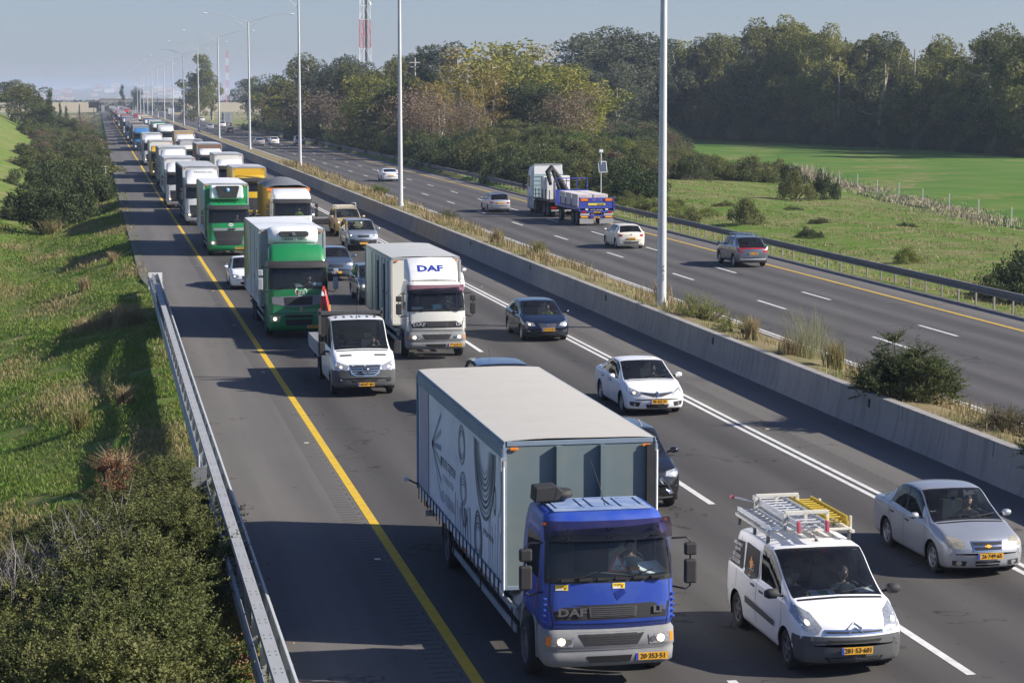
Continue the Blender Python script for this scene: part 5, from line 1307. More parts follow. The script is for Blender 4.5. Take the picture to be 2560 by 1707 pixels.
for k, (x, y, s_, hz) in enumerate(near):
    pr = ms[k % 3]; o = pr if k < 3 else copy_tree(pr); x -= .25+(.55 if (x > 1 and y < 38.5) else 0)+(.2 if (x > 1 and y < 34) else 0); o.location = (x, y, gz(x, y)-.15); o.scale = (s_, s_, hz/1.75*1.0); o.rotation_euler = (0, 0, k*1.7)
    tag(o, 'leafy olive-green mastic shrub in the thicket at the lower left', 'shrub', 'mastic shrubs of the thicket at the lower left')
o = sprig_shrub('reddish_shrub', 220, .5, 1.5, 110, foliage('foliage_rust', (.26, .12, .06), (.34, .17, .09), (.18, .09, .05), 1), .05, 30); o.location = (.1, 47.4, gz(.1, 47.4)+.35); tag(o, 'rust-red dying shrub among the green ones at the top of the thicket', 'shrub')
o = sprig_shrub('reddish_shrub', 221, .4, 1.2, 60, MATS['foliage_rust'], .045, 26); o.location = (-2.3, 44.4, gz(-2.3, 44.4)+.3); tag(o, 'small dull-red shrub at the left of the thicket', 'shrub')
# bare twigs
M_twig = mat('bare_twig_grey', (.30, .27, .25), .9)
rr = random.Random(9); b = MB()
for k in range(190):
    x0, y0 = rr.uniform(-2.7, .35), rr.uniform(39.4, 41.8); z0 = gz(x0, y0)+rr.uniform(.6, 1.3); a = rr.uniform(0, 6.28); l = rr.uniform(.5, 1.15)
    p1 = (x0+math.cos(a)*l*.25, y0+math.sin(a)*l*.25, z0+l*.6); p2 = (p1[0]+math.cos(a+.5)*l*.25, p1[1]+math.sin(a+.5)*l*.25, p1[2]+l*.4)
    b.tube([(x0, y0, z0), p1, p2], [.013, .008, .003], M_twig, 4, False)
    for q in range(2): b.tube([p1, (p1[0]+rr.uniform(-.25, .25), p1[1]+rr.uniform(-.25, .25), p1[2]+rr.uniform(.1, .4))], [.006, .002], M_twig, 3, False)
o = b.obj('bare_shrub'); tag(o, 'leafless grey twiggy shrub in the middle of the thicket', 'shrub')
# brown dead scrub beside the rail
M_dead = mat('dead_leaf_brown', (.24, .12, .06), .9, var=.4, scale=6)
rg = np.random.default_rng(4); n = 5200; yy = 28+rg.random(n)*15.5; xx = 2.05+rg.normal(size=n)*.33; zz = np.array([gz(a, b_) for a, b_ in zip(xx, yy)])+rg.random(n)**2*.55
V, F = leafquads(np.stack([xx, yy, zz], axis=1), rg.normal(size=(n, 3)), np.full(n, .07), np.full(n, .03), rg); o = npmesh('dead_leaves', V, F, [M_dead]); tag(o, 'rust-brown dead leaves and twigs under the left guardrail', kind='stuff')
# ---------------------------------------------------------------- grasses
def blades(name, X, Y, Z, h, wd, m, label, kind='stuff', lean=.35, parent=None, seed=1, bend=.3):
    rg = np.random.default_rng(seed); n = len(X); a = rg.random(n)*6.283; l = h*(.5+rg.random(n)); w_ = wd*(.6+.8*rg.random(n))
    dx, dy = np.cos(a)*l*lean*rg.random(n), np.sin(a)*l*lean*rg.random(n); b_ = rg.random(n)*6.283
    ox, oy = np.cos(b_)*w_/2, np.sin(b_)*w_/2
    V = np.stack([np.stack([X-ox, Y-oy, Z], 1), np.stack([X+ox, Y+oy, Z], 1), np.stack([X+dx*.4+ox*.8, Y+dy*.4+oy*.8, Z+l*.55], 1), np.stack([X+dx*.4-ox*.8, Y+dy*.4-oy*.8, Z+l*.55], 1), np.stack([X+dx, Y+dy, Z+l*(1-bend*lean)], 1)], axis=1).reshape(-1, 3)
    k = np.arange(n)*5; F = np.concatenate([np.stack([k, k+1, k+2, k+3], 1), np.stack([k+3, k+2, k+4, k+4], 1)])
    me_F = F.copy(); q = F[:n]; tri = F[n:, :3]
    me = bpy.data.meshes.new(name); me.vertices.add(len(V)); me.vertices.foreach_set('co', V.astype(np.float32).ravel())
    loops = np.concatenate([q.ravel(), tri.ravel()]).astype(np.int32); me.loops.add(len(loops)); me.loops.foreach_set('vertex_index', loops)
    st = np.concatenate([np.arange(n)*4, 4*n+np.arange(n)*3]).astype(np.int32); me.polygons.add(2*n); me.polygons.foreach_set('loop_start', st)
    me.materials.append(m); me.update(calc_edges=True)
    o = bpy.data.objects.new(name, me); lk(o, parent); return tag(o, label, kind=kind)
G_green = foliage('grass_green', (.07, .145, .014), (.115, .21, .025), (.18, .22, .05), .5, .35); G_dry = foliage('grass_dry', (.26, .20, .10), (.38, .30, .17), (.20, .19, .06), .5, .3)
rg = np.random.default_rng(12)
gzv = np.vectorize(gz)
n = 210000; yy = 34+170*rg.random(n)**1.9; half = 2.0+yy*.055; xx = 2.35-(half+3.2)*rg.random(n)**1.0; keep = (np.sin(xx*2.1+np.sin(yy*.7)*2)+np.sin(yy*.9+xx*.6)) > -1.5
xx, yy = xx[keep]+sx(100)*0, yy[keep]; zz = gzv(xx, yy)
dry = (np.sin(xx*1.1+yy*.21)+np.sin(xx*.45-yy*.33+1)+rg.normal(size=len(xx))*.7) > 1.05
sc = 1+yy/90
i = ~dry; blades('grass', xx[i], yy[i], zz[i]-.02, .11*sc[i]**.5, .018*sc[i], G_green, 'green grass of the left bank', seed=3, lean=.8)
i = dry; blades('grass', xx[i], yy[i], zz[i]-.02, .15*sc[i]**.5, .016*sc[i], G_dry, 'dry straw among the grass of the left bank', seed=4, lean=.8)
# meadow on the right
n = 42000; yy = 75+150*rg.random(n); xx = 39.3+(8+yy*.11)*rg.random(n); zz = gzv(xx, yy); dry = (np.sin(xx*.8+yy*.11)+rg.normal(size=n)*.8-(xx < 42)*1.6+.6*np.sin(xx*.31-yy*.09)) < -.25
i = ~dry; blades('grass', xx[i], yy[i], zz[i]-.03, .12, .06, G_green, 'green grass of the meadow beyond the far guardrail', seed=5, lean=.8)
i = dry; blades('grass', xx[i], yy[i], zz[i]-.03, .17, .05, G_dry, 'dry grass of the meadow and the verge behind the far guardrail', seed=6, lean=.7)
n = 8000; t = rg.random(n)**.7; yy = 250-100*t+rg.normal(size=n)*3.0; xx = 66.5+(yy-150)*.155+rg.normal(size=n)*1.3; k = (.24+.50*np.abs(np.sin(yy*.37)*np.sin(yy*.11+1))*rg.random(n))+2.0*np.exp(-((yy-238)/12)**2)
blades('reeds', xx, yy, gzv(xx, yy), .70*k**.8, .05, mat('reed_straw', (.33, .27, .19), .9, var=.35, scale=1), 'pale dry reeds along the wire fence at the field edge', seed=7, lean=.5)
# median dry grass
n = 36000; yy = 30+230*rg.random(n)**1.35; clump = (np.sin(yy*.55)+np.sin(yy*.23+1.3)+np.sin(yy*1.35+.4)*.7)
xx = 21.55+3.5*rg.random(n)+np.vectorize(sx)(yy); k = .17+.17*np.clip(clump, -.6, 1.5); keep = rg.random(n) < .45+.4*clump; xx, yy, k = xx[keep], yy[keep], k[keep]
zz = np.array([mz(a, b_) for a, b_ in zip(xx, yy)]); dry = rg.random(len(xx)) < .72+.3*np.sin(yy*.37)
blades('dry_grass', xx[dry], yy[dry], zz[dry]-.02, (k*(.8+yy/220))[dry], (.012+yy*.00022)[dry], G_dry, 'golden dry grass growing on the median', seed=8, lean=.55)
i = ~dry; blades('grass', xx[i], yy[i], zz[i]-.02, (k*.5)[i], (.012+yy*.00022)[i], G_green, 'low green weeds growing on the median', seed=9, lean=.7)
# single tufts one can point at
def tuft(x, y, z, h, r_, n, label, m=G_dry, lean=.9, seed=1, cat='grass tuft'):
    rg = np.random.default_rng(seed); X = rg.normal(size=n)*r_*.35; Y = rg.normal(size=n)*r_*.35
    o = blades('grass_tuft', X, Y, np.zeros(n)-.03, h, .014+y*.00015, m, label, kind=None, lean=lean, seed=seed); o.location = (x, y, z); o['category'] = cat; return o
for (x, y, h, r_, n, lab) in ((.35, 54.5, 1.0, .45, 420, 'large arching straw-coloured grass tuft left of the guardrail, nearest the thicket'), (-.75, 65.5, .75, .35, 260, 'straw tuft on the left bank below the truck shadow'), (.6, 68, .7, .3, 240, 'straw tuft between the left bank and the guardrail'), (1.1, 90, 1.0, .7, 420, 'tall dry grass clump by the end of the guardrail'), (.3, 93, .8, .9, 420, 'wide dry grass clump left of the guardrail end'), (-.6, 92, .7, .8, 360, 'pale grass patch on the bank beside the guardrail end'), (-.9, 112, .8, .35, 200, 'small straw tuft on the bank above the shadows'), (.7, 124, .7, .3, 160, 'small straw tuft near the road edge beside the green truck shadow'), (-3.8, 172, 1.3, .9, 300, 'reddish straw clump in front of the big dark bush')):
    tuft(x, y, gz(x, y), h, r_, n, lab, seed=int(y))
# median plants
def msh(pr, x, y, r_, h, label, rz=0): o = pr; o.location = (x, y, mz(x, y)-.12); o.scale = (r_, r_, h); o.rotation_euler = (0, 0, rz); tag(o, label, 'shrub'); return o
a = copy_tree(ms[0]); msh(a, 23.2, 58.2, .6, .5, 'dark spiky green shrub leaning over the wall top, right of the broom'); a.children[0].data = a.children[0].data
a2 = sprig_shrub('dark_mastic_shrub', 230, 1.25, 1.2, 1250, F_dark, .055, spike=.5, nlobe=60); msh(a2, 22.15, 56.6, 1.05, 1.0, 'thick dark evergreen shrub hanging over the concrete wall')
a3 = sprig_shrub('dark_mastic_shrub', 231, 1.0, 1.3, 420, F_dark, .05); msh(a3, 21.9, 45.6, 1.0, .95, 'dark evergreen shrub over the wall at the right edge of the picture')
a4 = sprig_shrub('heather_shrub', 232, 1.0, .95, 520, foliage('foliage_heather', (.11, .09, .04), (.15, .13, .06), (.09, .09, .03), 1), .022, 40, .5, .3); msh(a4, 22.9, 50.5, 1.05, 1.0, 'low rounded brown-green heather bush on the median')
a5 = sprig_shrub('small_shrub', 233, .45, .5, 130, F_shrub, .03, 30); msh(a5, 23.4, 62.8, 1, 1, 'small dark cushion plant on the median near the kerb')
a6 = sprig_shrub('yellow_flowering_shrub', 234, .9, .95, 260, F_lite, .03, 34, .8, .5); msh(a6, 22.6, 79.0, 1.0, 1.0, 'green shrub with yellow tips just right of the nearest lamp post')
a7 = sprig_shrub('yellow_flowering_shrub', 235, .6, .75, 160, F_lite, .03, 34, .8, .4); msh(a7, 22.5, 73.8, 1.0, 1.0, 'smaller yellow-tipped shrub on the median right of the first one')
a8 = sprig_shrub('small_shrub', 236, .7, .7, 140, F_shrub, .04, 30); msh(a8, 22.9, 142, 1.2, 1.2, 'green shrub on the median left of the second lamp post'); a9 = sprig_shrub('small_shrub', 237, .7, .8, 140, F_lite, .04, 30); msh(a9, 22.8, 178, 1.3, 1.2, 'yellow-green shrub on the median beyond the second lamp post')
# broom: thin upright green wands
rg = np.random.default_rng(77); n = 420; o = blades('broom_shrub', rg.normal(size=n)*.38, rg.normal(size=n)*.38, np.zeros(n), 1.65, .008, foliage('foliage_broom', (.20, .22, .10), (.28, .29, .14), (.28, .25, .12), 2), 'feathery upright broom bush on the median', kind=None, lean=.75, seed=21); o.location = (22.8, 66.6, mz(22.8, 66.6)); o['category'] = 'shrub'
for (x, y, h, r_, n, lab) in ((22.2, 71.0, .75, .3, 300, 'upright orange-straw tuft on the median left of the broom'), (22.1, 66.5, .6, .5, 260, 'wide straw tuft at the foot of the broom'), (22.6, 63.6, .85, .4, 300, 'thick straw clump right of the broom'), (22.8, 85.5, .9, .5, 260, 'thin dry stalks around the nearest lamp post'), (22.4, 109, .9, .5, 300, 'straw clump on the median left of the nearest lamp post'), (22.3, 120, .8, .5, 260, 'second straw clump on the median left of the nearest lamp post')):
    tuft(x, y, mz(x, y), h, r_, n, lab, seed=int(y*3), lean=.55)
# wire fence at the field edge
fe = empty('wire_fence', (67, 150, gz(67, 150))); tag(fe, 'wire fence on thin posts along the reed line at the field edge', 'fence')
M_fp = mat('fence_post_grey', (.45, .43, .40), .7); b = MB(); b.box(-.04, .04, -.04, .04, -.2, 1.45, M_fp); fp = b.obj('tmp'); pts = []
for k in range(14):
    y = 110+k*9.5; x = 66.5+(y-150)*.155; o = lk(bpy.data.objects.new('post', fp.data), fe); z = gz(x, y)-fe.location.z; o.location = (x-67, y-150, z); pts.append((x-67, y-150, z))
bpy.data.objects.remove(fp); b = MB()
for h in (.4, .8, 1.2): b.tube([(p[0], p[1], p[2]+h) for p in pts], .008, M_fp, 3, False)
b.obj('wires', fe)
# solar panel pole
b = MB(); b.tube([(0, 0, -.4), (0, 0, 4.6)], .05, M_pole, 8); sp_ = empty('solar_pole', (40.9, 173, gz(40.9, 173))); tag(sp_, 'thin pole with a tilted solar panel behind the far guardrail', 'pole'); b.obj('pole', sp_)
b = MB(); b.box(-.35, .35, -.02, .02, -.5, .5, M_white); b.box(-.31, .31, -.03, -.021, -.46, .46, mat('solar_cell', (.08, .10, .14), .2)); q = b.obj('solar_panel', sp_); q.location = (.12, -.1, 3.3); q.rotation_euler = (R(-25), 0, 0)
b = MB(); b.box(-.15, .15, -.12, .12, 4.5, 4.75, M_white); b.obj('sensor_head', sp_)
# telecom tower, distant mast
def tower(x, y, H, wb_, wt_, label, cable=True):
    r_ = empty('telecom_tower', (x, y, gz(x, y))); mr_ = mat('tower_red', (.55, .06, .04), .6); mw = mat('tower_white', (.72, .72, .72), .6)
    L_ = [(-1, -1), (1, -1), (0, 1)]; nb = 16
    for k in range(nb):
        z0, z1 = H*k/nb, H*(k+1)/nb; w0 = wb_+(wt_-wb_)*k/nb; w1 = wb_+(wt_-wb_)*(k+1)/nb; m = mr_ if (k//2) % 2 == 1 else mw; b = MB()
        for i in range(3):
            a, c = L_[i], L_[(i+1) % 3]
            b.tube([(a[0]*w0, a[1]*w0, z0), (a[0]*w1, a[1]*w1, z1)], .11*wb_/2, m, 6); b.tube([(a[0]*w0, a[1]*w0, z0), (c[0]*w0, c[1]*w0, z0)], .05*wb_/2, m, 5)
            b.tube([(a[0]*w0, a[1]*w0, z0), ((a[0]+c[0])/2*w1, (a[1]+c[1])/2*w1, z1)], .05*wb_/2, m, 5); b.tube([(c[0]*w0, c[1]*w0, z0), ((a[0]+c[0])/2*w1, (a[1]+c[1])/2*w1, z1)], .05*wb_/2, m, 5)
        b.obj('lattice_section', r_)
    if cable:
        b = MB(); b.box(.2, .75, -.3, .3, 0, H, mat('cable_tray', (.06, .06, .07), .7)); b.obj('cable_tray', r_)
        for k, zz_ in enumerate((33, 38, 44)):
            b = MB(); b.lathe([(0, .001), (.05, .4), (.25, .45), (.3, .001)], M_white, 'y', (wt_*1.1+.3, -.6, zz_), 14); b.obj('dish_antenna', r_)
    tag(r_, label, 'tower')
xt = 560*math.tan(R(10.92)+math.atan((840*1.0885-1280)/5333.3)); tower(xt, 560, 58, 1.75, 1.0, 'red and white lattice telecom tower rising above the trees')
xt = 1700*math.tan(R(10.92)+math.atan((527*1.0885-1280)/5333.3)); tower(xt, 1700, 46, 1.6, .9, 'faint distant red and white mast left of the tree belt', False)
up = empty('utility_pole', (400*math.tan(R(10.92)+math.atan((955*1.0885-1280)/5333.3)), 400, 1.2)); tag(up, 'pale utility pole with crossarm among the trees', 'utility pole'); b = MB(); b.tube([(0, 0, -1), (0, 0, 16)], [.2, .12], M_fp, 8); b.box(-1.1, 1.1, -.08, .08, 15.0, 15.2, M_fp); b.box(-.9, .9, -.08, .08, 14.2, 14.35, M_fp); b.obj('pole', up)
b = MB()
for dz in (0, 1.4):
    b.tube([(-120+t*20, 1000-abs(t-10)*2, 20.5+dz+((t-10)/10)**2*2.2) for t in range(21)], .05, M_fp, 4, False)
o = b.obj('power_line'); tag(o, 'pair of thin overhead wires crossing the haze above the queue', 'power line')
# ---------------------------------------------------------------- far background
M_hill = mat('hazy_hill', (.17, .16, .11), .95, var=.35, scale=.004, dirt=(.07, .085, .05), dscale=.006, damt=.8)
V = []; nx_, ny_ = 90, 8
for j in range(ny_+1):
    for i in range(nx_+1):
        x = -1400+i*3600/nx_; t = j/ny_; y = 2600+t*2600; y = 5000+t*4200; x = -2600+i*6600/nx_; h = (50+12*math.sin(x*.002+1)+8*math.sin(x*.006))*math.sin(t*math.pi/2)**1.2
        V.append((x, y, 2+h))
F = [(j*(nx_+1)+i, j*(nx_+1)+i+1, (j+1)*(nx_+1)+i+1, (j+1)*(nx_+1)+i) for j in range(ny_) for i in range(nx_)]
tag(npmesh('hills', V, F, [M_hill], smooth=True), 'low hazy hills with the distant town', kind='structure')
def hillz(x, y): t = min(1, max(0, (y-5000)/4200)); return 2+(50+12*math.sin(x*.002+1)+8*math.sin(x*.006))*math.sin(t*math.pi/2)**1.2
rr = random.Random(3); hc = [mat('house_cream', (.6, .5, .38), .8), mat('house_white', (.7, .68, .62), .8), mat('house_pink', (.55, .4, .32), .8)]; M_rooft = mat('house_roof', (.35, .16, .10), .8)
for k in range(70):
    y = rr.uniform(5100, 8000); x = y*math.tan(R(10.92)+math.atan((rr.uniform(-30, 720)-1280)/5333.3)); s_ = rr.uniform(7, 15); h = rr.uniform(7, 14); z = hillz(x, y)
    hr = empty('house', (x, y, z)); b = MB(); b.box(-s_, s_, -s_*.6, s_*.6, -2, h, rr.choice(hc)); b.obj('wall', hr)
    if k % 3 == 0: b = MB(); b.prism([(-s_*.7, h), (s_*.7, h), (0, h+2.6)], -s_*1.05, s_*1.05, M_rooft, 'x'); b.obj('roof', hr)
    b = MB()
    for q in range(3): b.box(-s_*.7+q*s_*.55, -s_*.5+q*s_*.55, -s_*.6-.05, -s_*.6, h*.45, h*.75, M_ink)
    b.obj('window', hr)
    tag(hr, 'pale house of the hazy distant town', 'house', 'houses of the distant hillside town')
M_fwood = foliage('far_wood', (.04, .05, .03), (.06, .07, .045), (.09, .09, .06), .02, 0)
rg = np.random.default_rng(8); n = 26000; yy = 1500+2400*rg.random(n)**.8; band = rg.integers(0, 9, n); yy = 1450+band*480+rg.normal(size=n)*16; px = rg.random(n)*1300-150; xx = yy*np.tan(R(10.92)+np.arctan((px-1280)/5333.3)); keep = np.sin(xx*.012+band*2.3)+np.sin(xx*.031+band) > -.1
xx, yy = xx[keep], yy[keep]; zz = np.array([hillz(a, b_) if b_ > 5000 else 2.6 for a, b_ in zip(xx, yy)])+rg.random(len(xx))*5
V, F = leafquads(np.stack([xx, yy, zz], 1), rg.normal(size=(len(xx), 3)), np.full(len(xx), 6.), np.full(len(xx), 4.), rg); tag(npmesh('distant_woodland', V, F, [M_fwood]), 'hazy rows of trees across the distant plain', kind='stuff')
# crossing road on an embankment with a bridge
M_emb = mat('embankment_earth', (.30, .26, .18), .95, var=.2, scale=.05)
ov = empty('overpass', (25, 1330, 2.6)); tag(ov, 'low concrete overpass crossing at the far end of the road', 'bridge'); b = MB(); b.box(-24, 24, -6, 6, 5.6, 7.2, M_conc); b.obj('deck', ov)
b = MB(); b.box(-24, 24, -6.3, -6, 7.2, 8.1, M_conc); b.obj('parapet', ov)
for x in (-22, -2, 22): b = MB(); b.box(x-1, x+1, -5, 5, -.5, 5.6, M_conc); b.obj('pier', ov)
b = MB()
for x0, x1 in ((-700, -1), (49, 900)): b.prism([(1316, 2.3), (1323, 8.2), (1337, 8.2), (1344, 2.3)], x0, x1, M_emb, 'x')
tag(b.obj('embankment'), 'pale earth embankment carrying the crossing road', kind='structure')
# ================================================================ vehicles near the camera
def Z(y): return zr(y)
def label(o, s, cat, group=None): return tag(o, s, cat, group)
# ---------------------------------------------------------------- 1 blue truck
bl = empty('box_truck', (7.72, 33.15, 0)); label(bl, 'dirty blue lorry with long pale printed curtain-sided body in the left lane, nearest the camera', 'truck')
P_blue = mat('paint_worn_blue', (.018, .06, .36), .35, 0, .08, 2, coat=.3, dirt=(.10, .16, .30), damt=.35, dscale=2.2)
bv, bb = lf_cab(bl, P_blue, True, '20·353·51', top=2.74, plx=.66)
M_bluetop = mat('faded_blue_roof', (.17, .25, .42), .55, dirt=(.45, .47, .5), dscale=3, damt=.6)
b = MB(); b.box(-.80, .80, -.72, .30, 2.755, 2.775, M_bluetop)
for x0, x1, y0, y1 in ((-.72, -.25, -.55, .18), (-.12, .22, -.5, .2), (.34, .72, -.55, .15)):
    for (a, c, d, e_) in ((x0, x0+.03, y0, y1), (x1-.03, x1, y0, y1), (x0, x1, y0, y0+.03), (x0, x1, y1-.03, y1)): b.box(a, c, d, e_, 2.775, 2.79, M_bluetop)
b.obj('roof_panel', bl, .006)
b = MB(); b.lathe([(-.07, .001), (-.07, .20), (.0, .23), (.06, .20), (.08, .001)], M_dark, 'z', (-.52, .12, 2.90), 16); b.prism([(-.98, 2.80), (-.60, 2.82), (-.50, 2.96), (-.62, 3.06), (-.96, 3.04)], -.14, .26, M_dark, 'y')
b.obj('air_intake', bl, .02)
chassis(bl, -.6, 11.2, (0, 7.9), .45, 1.15, zc=.92)
M_curt = mat('curtain_pvc', (.76, .76, .78), .5, var=.05, scale=1, dirt=(.45, .45, .47), dscale=.9, damt=.5)
M_panel = mat('panel_grey_green', (.135, .185, .195), .6, var=.08, scale=1, dirt=(.28, .23, .17), dscale=1.8, damt=.35)
M_tarp = mat('tarp_beige', (.46, .445, .40), .8, var=.09, scale=1.2, dirt=(.36, .33, .29), dscale=1.2, damt=.5, bump=.15, bscale=2)
M_frb = mat('frame_bluegrey', (.20, .26, .33), .5, dirt=(.15, .15, .16), dscale=2)
_k0 = len(COL.objects); W = 1.30; box = boxbody(bl, 1.48, 11.25, W, .98, 3.50, M_curt, M_tarp, M_panel, M_frb, 0, True, True)
b = MB()
for x in (-.38, .38): b.box(x-.045, x+.045, 1.38, 1.47, 1.15, 3.42, M_panel)
b.box(W-.16, W-.02, 1.40, 1.47, 1.05, 3.4, M_dark)
b.obj('front_ribs', bl)
b = MB(); 
for s_ in (-1, 1): b.box(min(s_*W, s_*(W+.03)), max(s_*W, s_*(W+.03)), 1.46, 11.27, 3.22, 3.46, M_frb)
b.obj('curtain_rail', bl, .006)
b = MB()      # scalloped curtain hem with straps
n = 24
for s_ in (-1, 1):
    b = MB()
    for k in range(n): x = s_*(W+.006); y = 1.65+k*.40; b.box(min(x, x+s_*.02), max(x, x+s_*.02), y-.15, y+.15, .88+.03*(k % 2), 1.04, M_curt)
    for k in range(n): x = s_*(W+.03); y = 1.85+k*.40; b.box(min(x, x+s_*.014), max(x, x+s_*.014), y-.028, y+.028, .78, 1.12, M_black)
    b.obj('curtain_straps', bl)
# printed curtain: coiled hoses, fans of tubes and lettering
ink = [mat('print_grey', (.12, .13, .135), .6, dirt=(.3, .31, .33)), mat('print_bluegrey', (.20, .28, .36), .6, dirt=(.35, .38, .4)), mat('print_light', (.33, .37, .41), .6), mat('print_mauve', (.30, .24, .29), .6)]
lx = -(W+.004); b = MB()
def arc(cy, cz, ry, rz_, wd, m, a0=0, a1=360, n=28, off=0):
    vs = []
    for k in range(n+1):
        a = R(a0+(a1-a0)*k/n)
        for q in (1-wd/2, 1+wd/2): vs.append((lx-off, cy+ry*q*math.cos(a), cz+rz_*q*math.sin(a)))
    b.add(vs, [(2*k, 2*k+1, 2*k+3, 2*k+2) for k in range(n)], m)
for k in range(4): arc(5.75, 2.78, .36-.05*k, .36-.05*k, .09, ink[k % 2 and 2], off=.001*k)
for k in range(5): arc(5.6, 1.98-.02*k, .36-.04*k, .30-.035*k, .10, ink[(0, 2, 1, 2, 0)[k]], off=.001*k)
for k in range(4): arc(5.5, 1.62, .36-.04*k, .34-.04*k, .10, ink[(3, 0, 3, 2)[k]], 170, 370, off=.001*k)
for k in range(9): arc(3.35, 3.1, 1.05-.075*k, 1.25-.10*k, .055, ink[(0, 2, 0, 0, 2, 0, 0, 0, 2)[k]], 178, 362, off=.001*k)
for k in range(5): arc(4.0, 1.35, .40-.055*k, .50-.07*k, .11, ink[(0, 0, 2, 0, 2)[k]], off=.001*k)
for k in range(6):
    y0 = 9.4; y1 = 8.2; z1 = 3.0-.34*k; b.add([(lx, y0, 2.2), (lx, y0, 2.28), (lx, y1, z1+.06), (lx, y1, z1-.06)], [(0, 1, 2, 3)], ink[k % 2+1])
b.add([(lx, 11.1, 1.1), (lx, 11.1, 3.2), (lx, 9.9, 3.2), (lx, 9.9, 1.1)], [(0, 1, 2, 3)], mat('print_pale_mauve', (.42, .38, .43), .6, dirt=(.3, .28, .3)))
b.add([(lx-.001, 9.9, 1.1), (lx-.001, 9.9, 3.2), (lx-.001, 9.8, 3.2), (lx-.001, 9.8, 1.1)], [(0, 1, 2, 3)], ink[0])
for k in range(7): 
    y = 6.4-.28*k; b.add([(lx, y, 1.05), (lx, y+.08, 1.05), (lx, y+.14+.03*k, 1.75-.1*(k % 3)), (lx, y+.06, 1.75-.1*(k % 3))], [(0, 1, 2, 3)], ink[(1, 2, 3, 1, 0, 1, 2)[k]])
for k in range(6):
    y = 2.9-.2*k; b.add([(lx, y, 1.05), (lx, y+.04, 1.05), (lx, y+.02+.1*math.sin(k), 2.0+.2*math.sin(k*2)), (lx, y-.02+.1*math.sin(k), 2.0+.2*math.sin(k*2))], [(0, 1, 2, 3)], ink[(1, 2, 1, 2, 0, 1)[k]])
arc(2.35, 2.35, .10, .22, .5, ink[0]); arc(1.9, 2.7, .12, .5, .25, ink[1], 90, 270)
pr_ = b.obj('printed_artwork', box)
for (s_, y, z, sz, m) in (('אספקה צינורות', 7.35, 2.08, .30, ink[0]), ('אביזרים ומחברים', 7.35, 1.78, .20, ink[2]), ('03-9506666', 7.35, 1.38, .34, ink[2]), ('צינורות ואביזרים', 2.95, 1.62, .16, ink[0])):
    t = s_ if s_[0] == '0' else s_[::-1]
    text(t, sz, m, pr_, (lx-.006, y, z), (R(90), 0, R(-90)), 'lettering', .95, .001)
b = MB(); b.lathe([(-.05, .05), (.05, .05)], M_galv, 'z', (-W-.02, 1.47, 3.14), 10); b.box(-W-.07, -W+.02, 1.43, 1.5, 3.02, 3.24, M_galv); b.tube([(-W-.02, 1.44, 1.0), (-W-.02, 1.44, 3.1)], .02, M_white, 6); b.obj('curtain_pole', bl); b = MB(); b.tube([(W+.02, 1.44, 1.0), (W+.02, 1.44, 3.3)], .025, M_white, 6); b.obj('curtain_pole', bl)
for k in range(4): b = MB(); b.box(-W-.03, -W, 3.2+k*2.2, 3.3+k*2.2, .82, .88, M_amber); b.obj('side_marker', bl, .005)
b = MB(); b.tube([(-W, 11.2, 1.05), (-W-.28, 11.15, 1.2)], .02, M_black, 6); b.box(-W-.34, -W-.24, 11.1, 11.2, 1.16, 1.24, M_white); b.obj('width_marker', bl)
for o in [q for q in COL.objects if q.parent == bl and q.name.split('.')[0] in ('cargo_box', 'box_roof', 'box_frame', 'front_ribs', 'curtain_rail', 'curtain_straps', 'door_bars', 'marker_lamp', 'curtain_pole', 'side_marker', 'width_marker') and (q.name.split('.')[0] != 'marker_lamp' or q.location.x == 0 and min(v.co.z for v in q.data.vertices) > 3)]: o.location.x += .13; o.location.z += .03
# stickers, triangle and things on the dashboard
M_stk = mat('sticker_yellow', (.85, .70, .05), .5)
for (x, z) in ((-.78, 1.66), (.12, 1.67)):
    b = MB(); decal(b, bv, 'f', [(x-.10, z+.045), (x+.10, z+.045), (x+.10, z-.045), (x-.10, z-.045)], M_stk, .007, 2, 2); decal(b, bv, 'f', [(x-.095, z-.012), (x+.03, z-.012), (x+.03, z-.04), (x-.095, z-.04)], M_white, .009, 2, 2); decal(b, bv, 'f', [(x+.03, z+.0), (x+.055, z-.035), (x+.085, z+.035), (x+.055, z-.012)], M_red, .010, 2, 2)
    s_ = b.obj('sticker', bl); h = proj(bv, 'f', x-.01, z+.018, .012); text('יברקסי', .05, M_red, s_, h, name='lettering', ext=.001)
b = MB(); decal(b, bv, 'f', [(.10, 1.44), (.24, 1.56), (.17, 1.63), (.04, 1.56)], mat('decal_dark_blue', (.012, .03, .22), .4), .006, 2, 2); b.obj('old_badge_mark', bl)  # small patch of darker blue on the front panel
b = MB(); b.add([(-.02, -1.12, 1.74), (.32, -1.12, 1.74), (.15, -1.08, 2.06)], [(0, 1, 2)], M_red); b.add([(.045, -1.128, 1.775), (.255, -1.128, 1.775), (.15, -1.09, 1.985)], [(0, 1, 2)], M_white); tri = b.obj('warning_triangle', loc=(7.70, 33.07, .12)); tag(tri, 'red and white warning triangle leaning inside the blue truck windscreen', 'warning sign')
text('זהירות', .05, M_ink, tri, (.15, -1.128, 1.83), (R(78), 0, 0)); text('בהסעה', .04, M_ink, tri, (.15, -1.13, 1.79), (R(78), 0, 0))
b = MB(); b.add([(.55, -1.10, 1.78), (.98, -1.05, 1.80), (.86, -.82, 1.94), (.52, -.88, 1.93)], [(0, 1, 2, 3)], M_white); b.box(.36, .52, -1.08, -1.04, 1.80, 1.90, M_amber); b.box(.39, .50, -1.085, -1.08, 1.80, 1.85, M_white)
o = b.obj('papers', loc=(7.72, 33.15, 0)); tag(o, 'white sheet of paper and small orange card on the blue truck dashboard', 'papers')
